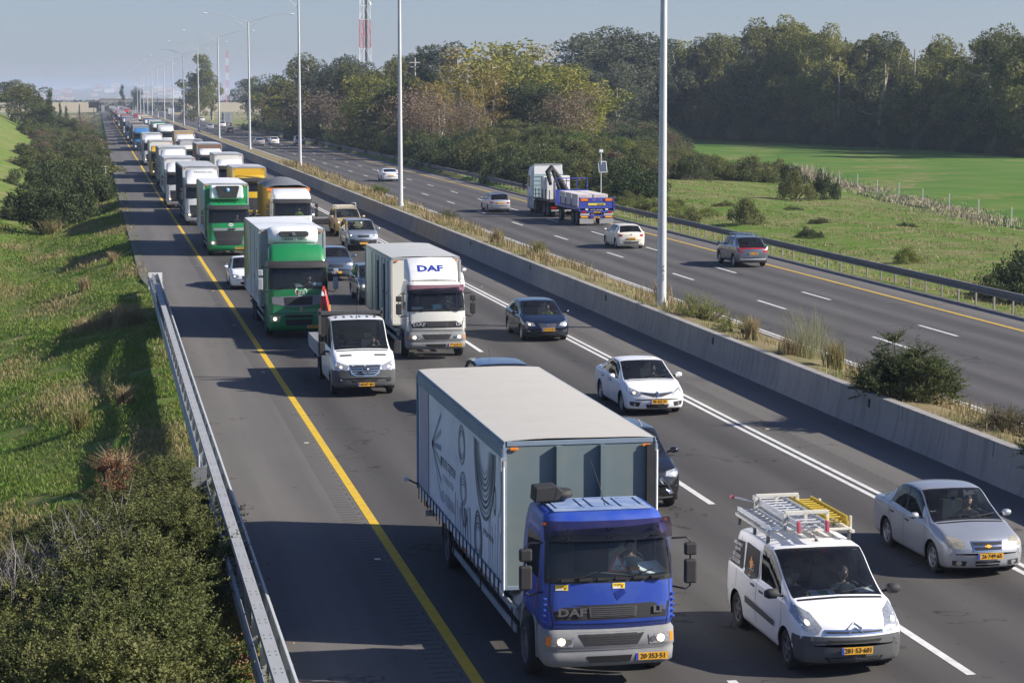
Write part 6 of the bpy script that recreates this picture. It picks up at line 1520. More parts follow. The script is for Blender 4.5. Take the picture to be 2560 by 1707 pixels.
b = MB(); b.lathe([(0, .001), (0, .03), (.14, .03), (.17, .014), (.20, .014), (.20, .001)], mat('bottle_pale_blue', (.4, .6, .75), .2), 'z', (.30, -.95, 1.80), 10); o = b.obj('water_bottle', loc=(7.72, 33.15, 0)); tag(o, 'pale blue water bottle standing on the blue truck dashboard', 'bottle')
seat_in(bl, .50, -.46, 1.33, 'man in a dark teal shirt driving the blue truck, looking to his right', S_navy, turn=.35, hands=((-.20, -.36, .34), (.10, -.34, .30)))
# orange flash on the door
b = MB(); decal(b, bv, 'l', [(-.95, 1.95), (-.85, 1.9), (-.55, 1.25), (-.50, 1.05), (-.62, 1.25)], mat('decal_orange', (.45, .10, .03), .4), .008); b.obj('door_flash', bl)
# ---------------------------------------------------------------- 2 white box truck with deflector
wt = empty('box_truck', (11.62, 75.6, Z(75))); label(wt, 'white box truck with roof deflector lettered in blue, in the middle lane', 'truck')
P_cream = paint('cream_white', (.74, .73, .66), damt=.12)
bv, bb = lf_cab(wt, P_cream, True, '77·610·13', top=2.72, plx=.66, badge=M_galv)
chassis(wt, -.6, 8.7, (0, 5.4), .45, 1.15, zc=.92)
boxbody(wt, 1.25, 8.85, 1.25, .98, 3.45, mat('panel_pale_green', (.44, .50, .49), .45, dirt=(.32, .34, .32), dscale=1.2, damt=.5), mat('roof_aluminium', (.46, .47, .46), .55, .1, dirt=(.36, .34, .31), dscale=1.0, damt=.4), P_cream, mat('rail_alloy', (.42, .42, .40), .5, .2, dirt=(.25, .22, .2)), 0)
b = MB()
for y in (2.2, 3.1, 3.9, 4.9, 5.7, 6.9): b.box(-1.27, -1.252, y, y+.035, 1.05, 3.3, M_black); 
for y in (3.2, 5.0): b.box(-1.30, -1.252, y, y+.09, 1.0, 3.1, M_dark); 
for y in (2.6, 3.55, 5.3): b.box(-1.29, -1.252, y, y+.07, 2.0, 2.1, M_galv)
b.obj('door_bars', wt)
b = MB(); vs = []; n = 7
for k in range(n):
    t = k/(n-1); y = -.62+t*1.05; z = 2.78+.72*math.sin(t*math.pi/2)**.8; wd = .90+.02*t
    vs += [(-wd, y, 2.76), (-wd, y, z-.08), (-wd+.12, y, z), (0, y, z+.03), (wd-.12, y, z), (wd, y, z-.08), (wd, y, 2.76)]
b.add(vs, [(i*7+j, i*7+j+1, (i+1)*7+j+1, (i+1)*7+j) for i in range(n-1) for j in range(6)], mat('deflector_white', (.80, .80, .78), .4), True); d = b.obj('roof_deflector', wt)
t_ = text('DAF', .27, mat('letter_blue', (.02, .04, .30), .4), d, (0, 0, 0), (0, 0, 0), 'lettering', 1, .0, bold=.010)
b2 = bmesh.new(); b2.from_mesh(d.data); bd = BVHTree.FromBMesh(b2); b2.free()      # lettering laid on the curved deflector
b2 = bmesh.new(); b2.from_mesh(t_.data); bmesh.ops.triangulate(b2, faces=b2.faces); bmesh.ops.subdivide_edges(b2, edges=b2.edges, cuts=1); b2.to_mesh(t_.data); b2.free()
for v_ in t_.data.vertices:
    X, Zq = v_.co.x*1.85-.08, 3.17+v_.co.y; h = bd.ray_cast(Vector((X, -3, Zq)), Vector((0, 1, 0))); v_.co = (X, (h[0].y if h[0] else -.35)-.014, Zq)
seat_in(wt, .5, -.38, 1.36, 'bearded man in a light scarf driving the white box truck', S_grey, hands=((-.20, -.40, .34), (.12, -.36, .34)))
seat_in(wt, -.55, -.30, 1.32, 'dim passenger in the white box truck cab', S_black, hands=((-.1, -.3, .2), (.1, -.3, .2)))
b = MB(); b.box(-.85, -.45, -1.06, -.85, 1.78, 1.86, M_white); b.box(-.1, .2, -1.05, -.8, 1.78, 1.94, mat('cloth_aqua', (.35, .7, .65), .8)); o = b.obj('papers', loc=tuple(wt.location)); tag(o, 'papers and aqua cloth on the white box truck dashboard', 'papers')
# ---------------------------------------------------------------- 3 green cab reefer truck
P_green = paint('green', (.004, .20, .055), damt=.08); P_white = paint('white', (.74, .75, .74), damt=.18)
gt = empty('reefer_truck', (7.42, 83.2, Z(83))); label(gt, 'green-cabbed refrigerated truck with a silver box, directly behind the white pickup', 'truck')
bv = big_cab(gt, P_green, True, '56·383·35', W=1.17, top=2.92, ws=(1.95, 2.80), yr=.75, fy=-1.38, spoiler=None, grille='band', mirror=M_galv)
chassis(gt, -.6, 9.6, (0, 5.4, 6.7), .48, 1.2, zc=1.0)
M_refs = mat('reefer_side', (.55, .57, .57), .35, dirt=(.38, .38, .36), dscale=.7, damt=.5)
def reefer_box(r_, y0, y1, z1, front):
    o = boxbody(r_, y0, y1, 1.27, 1.02, z1, M_refs, mat('reefer_roof', (.66, .68, .70), .4, dirt=(.5, .5, .5), dscale=.8, damt=.3), front, mat('reefer_trim', (.45, .47, .47), .4, .2))
    b = MB(); x = -1.274; b.add([(x, y1-.1, z1-.1), (x, y1-.1, 1.3), (x, y1-2.5, 1.9), (x, y1-1.4, z1-.1)], [(0, 1, 2, 3)], mat('print_gold', (.45, .33, .04), .5)); b.add([(x-.001, y1-1.0, z1-.12), (x-.001, y1-2.3, 2.2), (x-.001, y1-3.2, 2.6), (x-.001, y1-2.8, z1-.12)], [(0, 1, 2, 3)], mat('print_cream', (.62, .6, .5), .5))
    b.add([(x-.002, y0+1.7, 2.3), (x-.002, y0+2.1, 2.35), (x-.002, y0+2.0, 3.2), (x-.002, y0+1.6, 3.2)], [(0, 1, 2, 3)], mat('print_rose', (.38, .2, .16), .5))
    for k in range(5): b.add([(x-.002, y0+.8+k*.5, 1.25), (x-.002, y0+1.1+k*.5, 1.25), (x-.002, y0+1.15+k*.5, 1.6+.1*(k % 2)), (x-.002, y0+.9+k*.5, 1.65)], [(0, 1, 2, 3)], (mat('print_brown', (.2, .13, .1), .5), M_white)[k % 2])
    b.obj('printed_artwork', o)
    b = MB(); strip_ = [y0+2.9, y0+5.1]
    for y in strip_: b.box(x-.01, x, y, y+.02, 1.1, z1-.15, M_black)
    b.box(x-.03, x, y0+3.0, y0+3.06, 1.9, 2.1, M_galv); b.obj('side_door', o); return o
P_dg = paint('dark_green_panel', (.03, .13, .09))
reefer_box(gt, 1.15, 9.9, 4.05, mat('reefer_front_grey', (.30, .37, .36), .4))
b = MB(); vs = []      # refrigeration unit
prof = [(1.13, 4.02), (.78, 4.00), (.50, 3.88), (.42, 3.62), (.48, 3.42), (.85, 3.30), (1.13, 3.28)]
for i, x in enumerate((-.98, -.94, -.80, -.4, 0, .4, .80, .94, .98)):
    k = (1, .6, .12, .0, -.05, 0, .12, .6, 1)[i]
    for (y, z) in prof: vs.append((x, y+(1.13-y)*k*.5, z+(3.65-z)*k*.25))
n = len(prof); b.add(vs, [(i*n+j, i*n+j+1, (i+1)*n+j+1, (i+1)*n+j) for i in range(8) for j in range(n-1)], mat('unit_white', (.78, .79, .80), .35), True)
b.box(-.7, .85, .55, 1.1, 3.18, 3.32, M_dark); u = b.obj('refrigeration_unit', gt)
b = MB(); pts = [(-.58, 3.80), (-.50, 3.86), (.50, 3.86), (.60, 3.80), (.58, 3.68), (.50, 3.64), (-.48, 3.64), (-.56, 3.68)]; b.add([(x, .385+(.10 if z > 3.79 else .02)-.03, z) for x, z in pts], [tuple(range(8))], M_dark)
for k in range(4): b.tube([(-.52, .36+.02*k, 3.68+.045*k), (.54, .36+.02*k, 3.68+.045*k)], .008, M_gplas, 4, False)
b.box(-.06, .06, .33, .36, 3.70, 3.82, M_chrome); b.obj('unit_grille', u)
text('THERMO KING', .13, M_ink, u, (0, .38, 3.545), (R(90), 0, 0), 'lettering', 1.15, .003, bold=.004); u.location.z = .16
b = MB(); vs = []   # green high roof of the cab
n = 8
for k in range(n):
    t = k/(n-1); y = -1.16+t*1.7; z = 2.98+.58*min(1, (t*2.6))**.6-.02*t; wd = 1.10-.05*t
    vs += [(-wd, y, 2.86), (-wd, y, z-.22), (-wd*.95, y, z-.07), (-wd*.8, y, z), (0, y, z+.03), (wd*.8, y, z), (wd*.95, y, z-.07), (wd, y, z-.22), (wd, y, 2.86)]
b.add(vs, [(i*9+j, i*9+j+1, (i+1)*9+j+1, (i+1)*9+j) for i in range(n-1) for j in range(8)]+[tuple(range((n-1)*9, n*9)), tuple(range(9))], P_green, True); b.obj('high_roof', gt)
b = MB(); ring = []
b2 = MB(); decal(b2, bv, 'f', [(.10+.24*math.cos(a)*(1+.08*math.sin(a)), 1.80+.17*math.sin(a)+.03*max(0, math.cos(a-1.9))) for a in [k*.524 for k in range(12)]], mat('logo_rim', (.65, .7, .65), .4), .008, 2, 3); decal(b2, bv, 'f', [(.10+.205*math.cos(a), 1.80+.14*math.sin(a)) for a in [k*.524 for k in range(12)]], P_green, .011, 2, 3); decal(b2, bv, 'f', [(-.10, 1.82), (-.06, 1.72), (.02, 1.66), (-.03, 1.74), (-.05, 1.82)], M_red, .014, 2, 2); lg = b2.obj('logo', gt)
for k, s_ in enumerate(('קיבוצי', 'הצפון')): stext(bv, s_[::-1], .105, M_white, lg, .11, 1.84-.10*k, .025, bold=.002, half=.12)
h = proj(bv, 'f', .10, 1.13, .02); b = MB(); b.add([(h.x, h.y, h.z+.11), (h.x+.07, h.y, h.z), (h.x, h.y, h.z-.11), (h.x-.07, h.y, h.z)], [(0, 1, 2, 3)], M_chrome); b.add([(h.x, h.y-.004, h.z+.02), (h.x+.03, h.y-.004, h.z-.02), (h.x, h.y-.004, h.z-.06), (h.x-.03, h.y-.004, h.z-.02)], [(0, 1, 2, 3)], P_green); b.obj('badge', gt)
b = MB(); b.box(-.15, .22, -1.44, -1.40, 2.72, 2.86, M_gplas); b.obj('roof_sensor', gt, .01)
seat_in(gt, .52, -.2, 1.42, 'dim driver behind the glass of the green refrigerated truck', S_black)
b = MB(); b.box(.55, .95, -1.10, -1.06, 2.0, 2.12, mat('paper_blue_white', (.5, .65, .85), .6)); o = b.obj('papers', loc=tuple(gt.location)); tag(o, 'pale blue sheet in the windscreen corner of the green refrigerated truck', 'papers')
# ---------------------------------------------------------------- 4 second green truck
g2 = empty('reefer_truck', (7.28, 125.2, Z(125))); label(g2, 'bright green refrigerated truck with black and white cooling unit, the farther green one', 'truck')
P_green2 = paint('bright_green', (.006, .27, .075), damt=.08)
bv = big_cab(g2, P_green2, True, '44·772·30', W=1.2, top=2.95, ws=(1.95, 2.75), yr=.8, fy=-1.4, grille='daf', spoiler=None)
stext(bv, 'DAF', .14, M_ink, g2, .15, 1.545, .03, 'badge', 1.5, bold=.01)
b = MB(); decal(b, bv, 'f', [(.10+.15*math.cos(k*.785), 1.80+.10*math.sin(k*.785)) for k in range(8)], M_white, .01, 2, 2); decal(b, bv, 'f', [(-.02, 1.83), (.22, 1.83), (.2, 1.79), (0, 1.79)], P_green2, .014, 2, 2); b.obj('logo', g2)
chassis(g2, -.6, 10, (0, 5.6, 6.9), .48, 1.2, zc=1.0); reefer_box(g2, 1.2, 10.4, 4.05, P_green2)
b = MB(); b.box(-.98, .98, .55, 1.18, 3.20, 3.98, mat('unit_white', (.78, .79, .80), .35), .05, .05); u = b.obj('refrigeration_unit', g2, .10)
b = MB(); b.add([(-.66, .50, 3.93), (.74, .50, 3.93), (.56, .48, 3.24), (-.46, .48, 3.24)], [(0, 1, 2, 3)], M_dark); b.box(-.6, .68, .5, .56, 3.9, 3.96, M_dark)
for k in range(5): b.tube([(-.5, .49, 3.36+.11*k), (.55, .49, 3.36+.11*k)], .012, M_gplas, 4)
b.lathe([(0, .001), (0, .12), (.01, .12)], mat('badge_blue', (.2, .35, .7), .3), 'y', (.05, .47, 3.72), 14); b.obj('unit_grille', u)
b = MB()
for x in (-.7, -.45, -.2, .45, .75): b.box(x-.03, x+.03, -.8, .5, 2.99, 3.04, P_green2)
b.obj('roof_ribs', g2)
seat_in(g2, .52, -.2, 1.42, 'barely visible driver of the bright green refrigerated truck', S_grey)
# ---------------------------------------------------------------- 5 white double-cab pickup truck (van front)
sp = dict(L=6.0, W=2.02, H=2.28, fo=1.02, wb=3.67, r=.36, zb=.30, hood=1.08, cowl=1.42, belt=1.36, yc=-.10, yf=.95, yr=2.45, yrc=2.62, deck=1.30, tw=.84, zm=.6, kf=.20, kw=.12, side=[(.30, 1.25), (1.42, 2.35)], rise=.02, spokes=0, drop=.02)
sp['L'] = 1.02+2.72; sv_ = empty('x'); bpy.data.objects.remove(sv_)
lowf = lambda y, z, x: z < .86 and y < -.45
tv, bv = car('pickup_truck', sp, P_white, M_steel, lower=lowf, loc=(7.98, 66.4), rz=0)
label(tv, 'white double-cab dropside pickup carrying a folded red crane', 'truck')
for o in [c for c in COL.objects if c.parent == tv and c.name.startswith('wheel') and c.location.y > 3]: pass
finish(tv, bv, sp, [(.50, .99), (.90, 1.12), (.93, .90), (.58, .84)], True, doors=[[(.20, 1.36), (.22, .75), (.45, .45)], [(1.34, 2.1), (1.34, .42)], [(2.4, 2.1), (2.4, .42)]], handles=[(1.15, 1.12), (1.55, 1.12)], mirror=None, wipers=True)
b = MB(); decal(b, bv, 'f', [(-.50, 1.02), (.50, 1.02), (.44, .76), (.30, .68), (-.30, .68), (-.44, .76)], M_chrome, .008); decal(b, bv, 'f', [(-.46, .99), (.46, .99), (.40, .78), (.28, .71), (-.28, .71), (-.40, .78)], M_dark, .012)
for z in (.78, .85, .92): strip(b, bv, 'f', [(-.42, z), (.42, z)], .022, M_chrome, .02)
gr_ = b.obj('grille', tv); h = proj(bv, 'f', 0, .85, .03); b = MB(); b.lathe([(-.01, .085), (-.02, .10), (.0, .115), (.01, .10)], M_chrome, 'y', tuple(h), 20)
for k in range(3):
    a = math.pi/2+k*2.094; c, s_ = math.cos(a), math.sin(a); b.add([(h.x+c*.10, h.y-.01, h.z+s_*.10), (h.x-s_*.016, h.y-.015, h.z+c*.016), (h.x+s_*.016, h.y-.015, h.z-c*.016)], [(0, 1, 2)], M_chrome)
b.obj('star_emblem', gr_)
b = MB(); decal(b, bv, 'f', [(-.42, .60), (.42, .60), (.36, .50), (-.36, .50)], M_dark, .01)
for s_ in (-1, 1): decal(b, bv, 'f', [(s_*.66, .60), (s_*.82, .62), (s_*.82, .50), (s_*.68, .50)], M_dark, .01); decal(b, bv, 'f', [(s_*(.74+.04*math.cos(k)), .56+.04*math.sin(k)) for k in range(6)], M_chrome, .016, 1, 2)
for s_ in (-1, 1): strip(b, bv, 't', [(s_*.36, -.42), (s_*.72, -.40)], .07, M_dark, .006)
b.obj('air_vents', tv); plate(tv, bv, 'f', .02, .42, '540·87·401')
for s_ in (-1, 1):
    b = MB(); b.box(s_*1.20-.10, s_*1.20+.10, .28, .40, 1.20, 1.62, M_dark); b.box(s_*1.02-.1, s_*1.02+.1, .32, .38, 1.28, 1.34, M_dark); b.obj('wing_mirror', tv, .03)
b = MB()
for k in range(6): b.box(-.62+.25*k-.02, -.62+.25*k+.02, 1.35, 1.75, 2.275, 2.29, M_gplas)
b.tube([(.0, 1.25, 2.27), (.0, 1.2, 2.62)], .006, M_black, 4); b.lathe([(0, .04), (.05, .01)], M_black, 'z', (0, 1.25, 2.27), 10); b.obj('roof_ribs', tv)
M_alu = mat('dropside_alloy', (.30, .31, .33), .5, .3, dirt=(.2, .19, .18), dscale=2)
b = MB(); y0, y1 = 2.85, 6.05; b.box(-1.08, 1.08, y0, y1, .86, .95, M_alu)
for s_ in (-1, 1): b.box(s_*1.07-.02, s_*1.07+.02, y0, y1, .95, 1.32, M_alu); [b.box(s_*1.095-.012, s_*1.095+.012, y0, y1, z, z+.03, M_alu) for z in (1.0, 1.12, 1.24)]
b.box(-1.06, 1.06, y1-.03, y1, .95, 1.32, M_alu); b.box(-1.0, 1.0, y0, y0+.05, .95, 2.25, M_dark); b.box(-1.05, 1.05, y0-.04, y0+.08, 2.22, 2.34, M_gplas); 
for s_ in (-1, 1): b.box(s_*1.02-.04, s_*1.02+.04, y0-.04, y0+.08, .95, 2.42, M_gplas)
b.obj('load_bed', tv, .006)
b = MB(); b.box(-.45, .45, 2.2, 6.0, .55, .86, M_under); b.box(-.9, .9, 5.9, 6.02, .5, .6, M_dark)
b.obj('chassis_frame', tv)
M_cr = mat('crane_red', (.55, .03, .02), .35, dirt=(.3, .05, .04))
b = MB(); b.tube([(-.72, 3.5, .95), (-.72, 3.45, 1.6)], .09, M_cr, 10); b.tube([(-.56, 3.4, 1.2), (-.66, 3.4, 2.2), (-.80, 3.42, 3.0)], [.11, .09, .06], M_cr, 4); b.tube([(-.95, 3.5, 1.0), (-.93, 3.5, 2.0), (-.84, 3.48, 2.95)], .045, M_cr, 4); b.tube([(-.56, 3.42, 1.1), (-.64, 3.4, 2.5)], .03, mat('crane_yellow', (.6, .45, .04), .4), 8)
b.tube([(-.90, 3.4, 1.7), (-.70, 3.36, 2.2)], .03, M_black, 6); b.box(-.90, -.74, 3.36, 3.54, 2.80, 2.95, M_white, .02, .02); b.box(-.88, -.76, 3.38, 3.50, 2.95, 3.12, M_cr, .03, .03); b.box(-.80, -.78, 3.34, 3.35, 1.9, 2.0, M_white); b.obj('folding_crane', tv, .01)
seat_in(tv, .48, 1.0, .78, 'man holding a hand to his ear while driving the white double-cab pickup', S_black, hands=((-.18, -.40, .34), (.14, -.12, .78)), turn=-.1)
seat_in(tv, -.50, 1.05, .76, 'passenger in the front of the white double-cab pickup', S_black, hands=((-.1, -.3, .2), (.12, -.12, .62)))
# ---------------------------------------------------------------- 6 white small van with ladders
vp = dict(L=4.38, W=1.81, H=1.80, fo=.90, wb=2.73, r=.32, zb=.22, hood=.92, cowl=1.17, belt=1.10, yc=-.02, yf=.92, yr=3.12, yrc=3.36, deck=1.08, tw=.84, zm=.55, kf=.26, kw=.12, side=[(.42, 1.50)], rise=.03, rw=0, drop=.05, gs=M_gside)
lowv = lambda y, z, x: (z < .66 and y < -.36) or (z < .6 and y > 3.25)
vn, bv = car('small_van', vp, paint('van_white', (.78, .79, .80), damt=.06), M_steel, lower=lowv, loc=(11.72, 32.6))
label(vn, 'small white panel van with ladders on its roof rack beside the blue truck', 'van')
finish(vn, bv, vp, [(.52, .82), (.62, 1.00), (.82, 1.10), (.88, .98), (.80, .78), (.60, .72)], True, doors=[[(.24, 1.12), (.18, .75), (.42, .36)], [(1.58, 1.62), (1.58, .36)], [(2.75, 1.62), (2.72, .75)]], handles=[(1.30, .96), (1.78, .98)], mirror=(.26, 1.16, M_dark, 1.15))
for d in ('r', 'l'):
    b = MB()
    decal(b, bv, d, [(1.66, 1.58), (2.35, 1.60), (2.40, 1.58), (2.42, 1.15), (2.30, 1.07), (1.9, 1.05), (1.64, 1.12)], M_film, .008, 4, 3)
    decal(b, bv, d, [(2.52, 1.57), (3.10, 1.52), (3.22, 1.30), (3.26, 1.10), (2.50, 1.10)], M_film, .008, 4, 3)
    sw = b.obj('side_panel_window', vn)
b = MB(); decal(b, bv, 'l', [(1.90, 1.30), (1.92, 1.18), (2.16, 1.18), (2.18, 1.30)], M_white, .012, 2, 2); decal(b, bv, 'l', [(1.915, 1.29), (1.93, 1.19), (2.15, 1.19), (2.165, 1.29)], M_film, .014, 2, 2); decal(b, bv, 'l', [(2.10, 1.22), (2.12, 1.32), (2.04, 1.44), (2.02, 1.34), (1.95, 1.36), (1.96, 1.24), (2.03, 1.20)], mat('flame_orange', (.75, .28, .04), .5), .018, 2, 2); lg = b.obj('flame_logo', sw)
for (s_, y, z, sz, m) in (('הקמות והובלות', 2.88, 1.47, .085, M_white), ('דודי שמש', 2.88, 1.38, .085, M_white), ('050-5270133', 2.90, 1.26, .095, M_white), ('052-5332280', 2.90, 1.17, .095, M_white), ('א.מ.ד', 2.04, 1.13, .06, M_amber), ('דוד שמש', 2.04, 1.09, .045, M_white)):
    h = proj(bv, 'l', y, z, .016); t = s_ if s_[0] == '0' else s_[::-1]; text(t, sz, m, sw, h, (R(90-14), 0, R(-90)), 'lettering', .85, .001)
b = MB(); strip(b, bv, 'f', [(-.86, .655), (.86, .655)], .07, M_gplas, .005)
for d in ('l', 'r'): strip(b, bv, d, [(-.62, .655), (-.38, .655), (-.36, .45)], .06, M_gplas, .005)
b.obj('bumper_edge', vn)
b = MB()
for d in ('l', 'r'): decal(b, bv, d, [(.55, .66), (.55, .56), (2.15, .60), (2.15, .72)], M_gplas, .018, 6, 2)
b.obj('side_moulding', vn)
b = MB(); decal(b, bv, 'f', [(-.50, .80), (.50, .80), (.50, .72), (-.50, .72)], M_chrome, .01); strip(b, bv, 'f', [(-.47, .76), (.47, .76)], .03, M_dark, .016); decal(b, bv, 'f', [(-.46, .64), (.46, .64), (.40, .56), (-.40, .56)], M_under, .008); decal(b, bv, 'f', [(-.50, .36), (.50, .36), (.42, .26), (-.42, .26)], M_under, .008)
for z in (.59, .285, .31, .335): strip(b, bv, 'f', [(-.42, z), (.42, z)], .012, M_gplas, .016)
gr_ = b.obj('grille', vn); b = MB()
for dz in (0, .07):
    for s_ in (-1, 1):
        pts = [proj(bv, 'f', 0, .81+dz*.9+.02, .02), proj(bv, 'f', s_*.12, .735+dz*.9+.015, .02)]
        if all(pts): b.tube(pts, .013, M_chrome, 6)
b.obj('chevron_emblem', gr_); plate(vn, bv, 'f', .02, .47, '281·53·601')
b = MB(); b.tube([(.08, 1.35, 1.80), (.02, 1.7, 2.15)], .005, M_black, 4); b.tube([(.08, 1.35, 1.80), (-.08, 1.75, 2.1)], .004, M_black, 4); b.lathe([(0, .04), (.04, .015)], M_black, 'z', (.08, 1.33, 1.79), 8); b.obj('antenna', vn)
M_rack = mat('rack_cream', (.62, .60, .52), .5, dirt=(.35, .3, .25), dscale=6, damt=.5)
rk = MB()
for s_ in (-1, 1): rk.box(s_*.74-.03, s_*.74+.03, 1.35, 3.25, 1.90, 1.95, M_rack)
for y in (1.5, 2.25, 3.15):
    rk.box(-.76, .76, y-.025, y+.025, 1.93, 1.97, M_rack)
    for s_ in (-1, 1): rk.box(s_*.72-.025, s_*.72+.025, y-.03, y+.03, 1.74, 1.93, M_gplas)
for y in (1.55, 3.15):
    rk.box(-.42, .36, y-.03, y+.03, 2.22, 2.28, M_rack)
    for x in (-.42, -.05, .34): rk.box(x-.03, x+.03, y-.03, y+.03, 1.95, 2.24, M_rack)
    for x in (.76,): rk.box(x-.02, x+.02, y-.03, y+.03, 1.93, 2.16, M_rack)
rk.obj('roof_rack', vn, .006)
def ladder(x0, x1, y0, y1, z, m, label_, rungs=11, tips=True):
    r_ = empty('ladder', (vn.location.x, vn.location.y, 0)); b = MB()
    for x in (x0, x1): b.box(x-.015, x+.015, y0, y1, z-.04, z+.04, m)
    b.obj('rail', r_, .004); b = MB()
    for k in range(rungs): y = y0+.15+(y1-y0-.3)*k/(rungs-1); b.tube([(x0, y, z), (x1, y, z)], .015, m, 6)
    b.obj('rungs', r_)
    if tips:
        b = MB()
        for x in (x0, x1): b.box(x-.025, x+.025, y0-.05, y0+.04, z-.05, z+.05, mat('ladder_foot_pink', (.55, .10, .14), .6))
        b.obj('feet', r_, .006)
    tag(r_, label_, 'ladder'); return r_
M_al = mat('ladder_aluminium', (.55, .57, .60), .4, .5, dirt=(.4, .4, .4)); M_yl = mat('ladder_yellow', (.50, .36, .03), .6, dirt=(.3, .24, .1))
ladder(-.36, .14, .98, 3.50, 2.16, M_al, 'uppermost aluminium ladder on the small white van, pink feet forward'); ladder(-.33, .17, 1.05, 3.45, 2.05, M_al, 'aluminium ladder lying just under the uppermost one on the white van'); ladder(-.70, -.40, 1.5, 3.3, 2.01, M_al, 'short aluminium ladder flat along the near side of the van roof', 8, False)
ladder(.26, .70, 1.5, 3.45, 2.04, M_yl, 'yellow fibreglass ladder on the far side of the small van roof', 10, False); ladder(.30, .66, 1.45, 3.35, 2.14, M_yl, 'upper yellow ladder section lying over the other yellow one', 10, False)
b = MB(); b.tube([(-.3, 3.2, 2.1), (-.62, 3.75, 2.12)], .02, M_galv, 6); b.lathe([(-.06, .03), (.06, .03)], mat('ladder_foot_pink', (.55, .1, .14), .6), 'y', (-.66, 3.82, 2.12), 8); o = b.obj('support_bar', loc=(vn.location.x, vn.location.y, 0)); tag(o, 'grey bar with a pink tip sticking out behind the van ladders', 'bar')
seat_in(vn, .42, .98, .52, 'dark-haired man driving the small white van with both hands on the wheel', S_navy, hands=((-.16, -.44, .30), (.20, -.42, .30)), turn=.25)
seat_in(vn, -.42, 1.02, .50, 'passenger in a dark jacket sitting in the small white van', S_black, hands=((-.1, -.3, .2), (.1, -.3, .2)))
b = MB(); b.add([(-.42, .10, 1.13), (.02, .10, 1.13), (.0, .34, 1.17), (-.40, .34, 1.17)], [(0, 1, 2, 3)], M_white); b.add([(-.26, .10, 1.134), (-.10, .10, 1.134), (-.10, .34, 1.174), (-.26, .34, 1.174)], [(0, 1, 2, 3)], mat('paper_green', (.01, .28, .18), .6)); b.add([(.42, .16, 1.14), (.72, .18, 1.14), (.66, .36, 1.18), (.42, .34, 1.18)], [(0, 1, 2, 3)], M_white)
o = b.obj('papers', loc=(vn.location.x, vn.location.y, .02)); tag(o, 'white and green leaflets on the dashboard of the small white van', 'papers')
# ---------------------------------------------------------------- 7 silver sedan
P_silver = mat('paint_silver', (.40, .42, .45), .30, .55, .03, 2, coat=.7, dirt=(.30, .29, .28), damt=.15)
ap = dict(L=4.31, W=1.71, H=1.50, fo=.83, wb=2.48, r=.305, zb=.19, hood=.80, cowl=.98, belt=.92, yc=.18, yf=.98, yr=2.22, yrc=2.98, deck=1.0, tw=.74, kf=.26, side=[(.62, 1.44), (1.54, 2.36)], rise=.06)
av, bv = car('sedan', ap, P_silver, M_rim, loc=(16.72, 38.85)); label(av, 'silver sedan at the right edge, straddling the double white line', 'car')
finish(av, bv, ap, [(.44, .66), (.50, .76), (.70, .80), (.78, .74), (.74, .62), (.52, .58)], None, doors=[[(.42, .92), (.30, .62), (.42, .28)], [(1.49, 1.35), (1.48, .28)], [(2.40, 1.2), (2.30, .75), (2.12, .45)]], handles=[(1.30, .80), (2.14, .82)], mirror=(.60, 1.0, P_silver, .9), headm=mat('headlamp_yellowed', (.46, .42, .32), .12, .35, .5, 20))
b = MB(); decal(b, bv, 'f', [(-.33, .74), (.33, .74), (.29, .56), (-.29, .56)], M_chrome, .010); decal(b, bv, 'f', [(-.30, .72), (.30, .72), (.29, .67), (-.29, .67)], M_under, .014); decal(b, bv, 'f', [(-.285, .635), (.285, .635), (.265, .58), (-.265, .58)], M_under, .014); decal(b, bv, 'f', [(-.26, .36), (.26, .36), (.24, .26), (-.24, .26)], M_under, .01)
strip(b, bv, 'f', [(-.24, .31), (.24, .31)], .02, P_silver, .016); g_ = b.obj('grille', av)
b = MB(); decal(b, bv, 'f', [(-.07, .665), (-.03, .665), (-.03, .68), (.03, .68), (.03, .665), (.07, .665), (.065, .64), (.03, .64), (.03, .625), (-.03, .625), (-.03, .64), (-.075, .64)], M_plate, .026, 1, 2); b.obj('bow_tie_emblem', g_)
for s_ in (-1, 1): b = MB(); decal(b, bv, 'f', [(s_*.42, .36), (s_*.68, .37), (s_*.68, .27), (s_*.44, .26)], M_dark, .008); decal(b, bv, 'f', [(s_*(.56+.055*math.cos(k*.785)), .32+.05*math.sin(k*.785)) for k in range(8)], M_chrome, .014, 1, 2); b.obj('fog_lamp', av)
plate(av, bv, 'f', .04, .46, '26·749·65')
seat_in(av, .36, 1.12, .38, 'woman with long dark hair driving the silver sedan', S_black, female=True, turn=-.3)
b = MB(); b.box(-.04, .04, .98, 1.0, 1.22, 1.30, M_black); b.box(-.02, .02, .95, .99, 1.06, 1.22, M_white); b.obj('rear_view_mirror', av)
# ---------------------------------------------------------------- 8 white sedan
fp_ = dict(L=4.62, W=1.81, H=1.48, fo=.93, wb=2.70, r=.32, zb=.19, hood=.80, cowl=1.0, belt=.93, yc=.02, yf=.95, yr=2.35, yrc=3.15, deck=1.06, tw=.74, kf=.28, side=[(.62, 1.50), (1.60, 2.50)], rise=.08)
fv, bv = car('sedan', fp_, paint('pearl_white', (.80, .81, .82), damt=.04), M_rim, loc=(15.92, 60.9)); label(fv, 'white sedan with a diamond badge in the right lane, behind the blue truck body', 'car')
finish(fv, bv, fp_, [(.42, .66), (.56, .74), (.80, .84), (.84, .76), (.74, .64), (.52, .60)], True, doors=[[(.40, .93), (.22, .62), (.44, .28)], [(1.55, 1.35), (1.55, .28)], [(2.55, 1.2), (2.45, .75), (2.3, .5)]], handles=[(1.32, .82), (2.25, .85)], mirror=(.56, 1.02, MATS['paint_pearl_white'], .95), headm=M_lens)
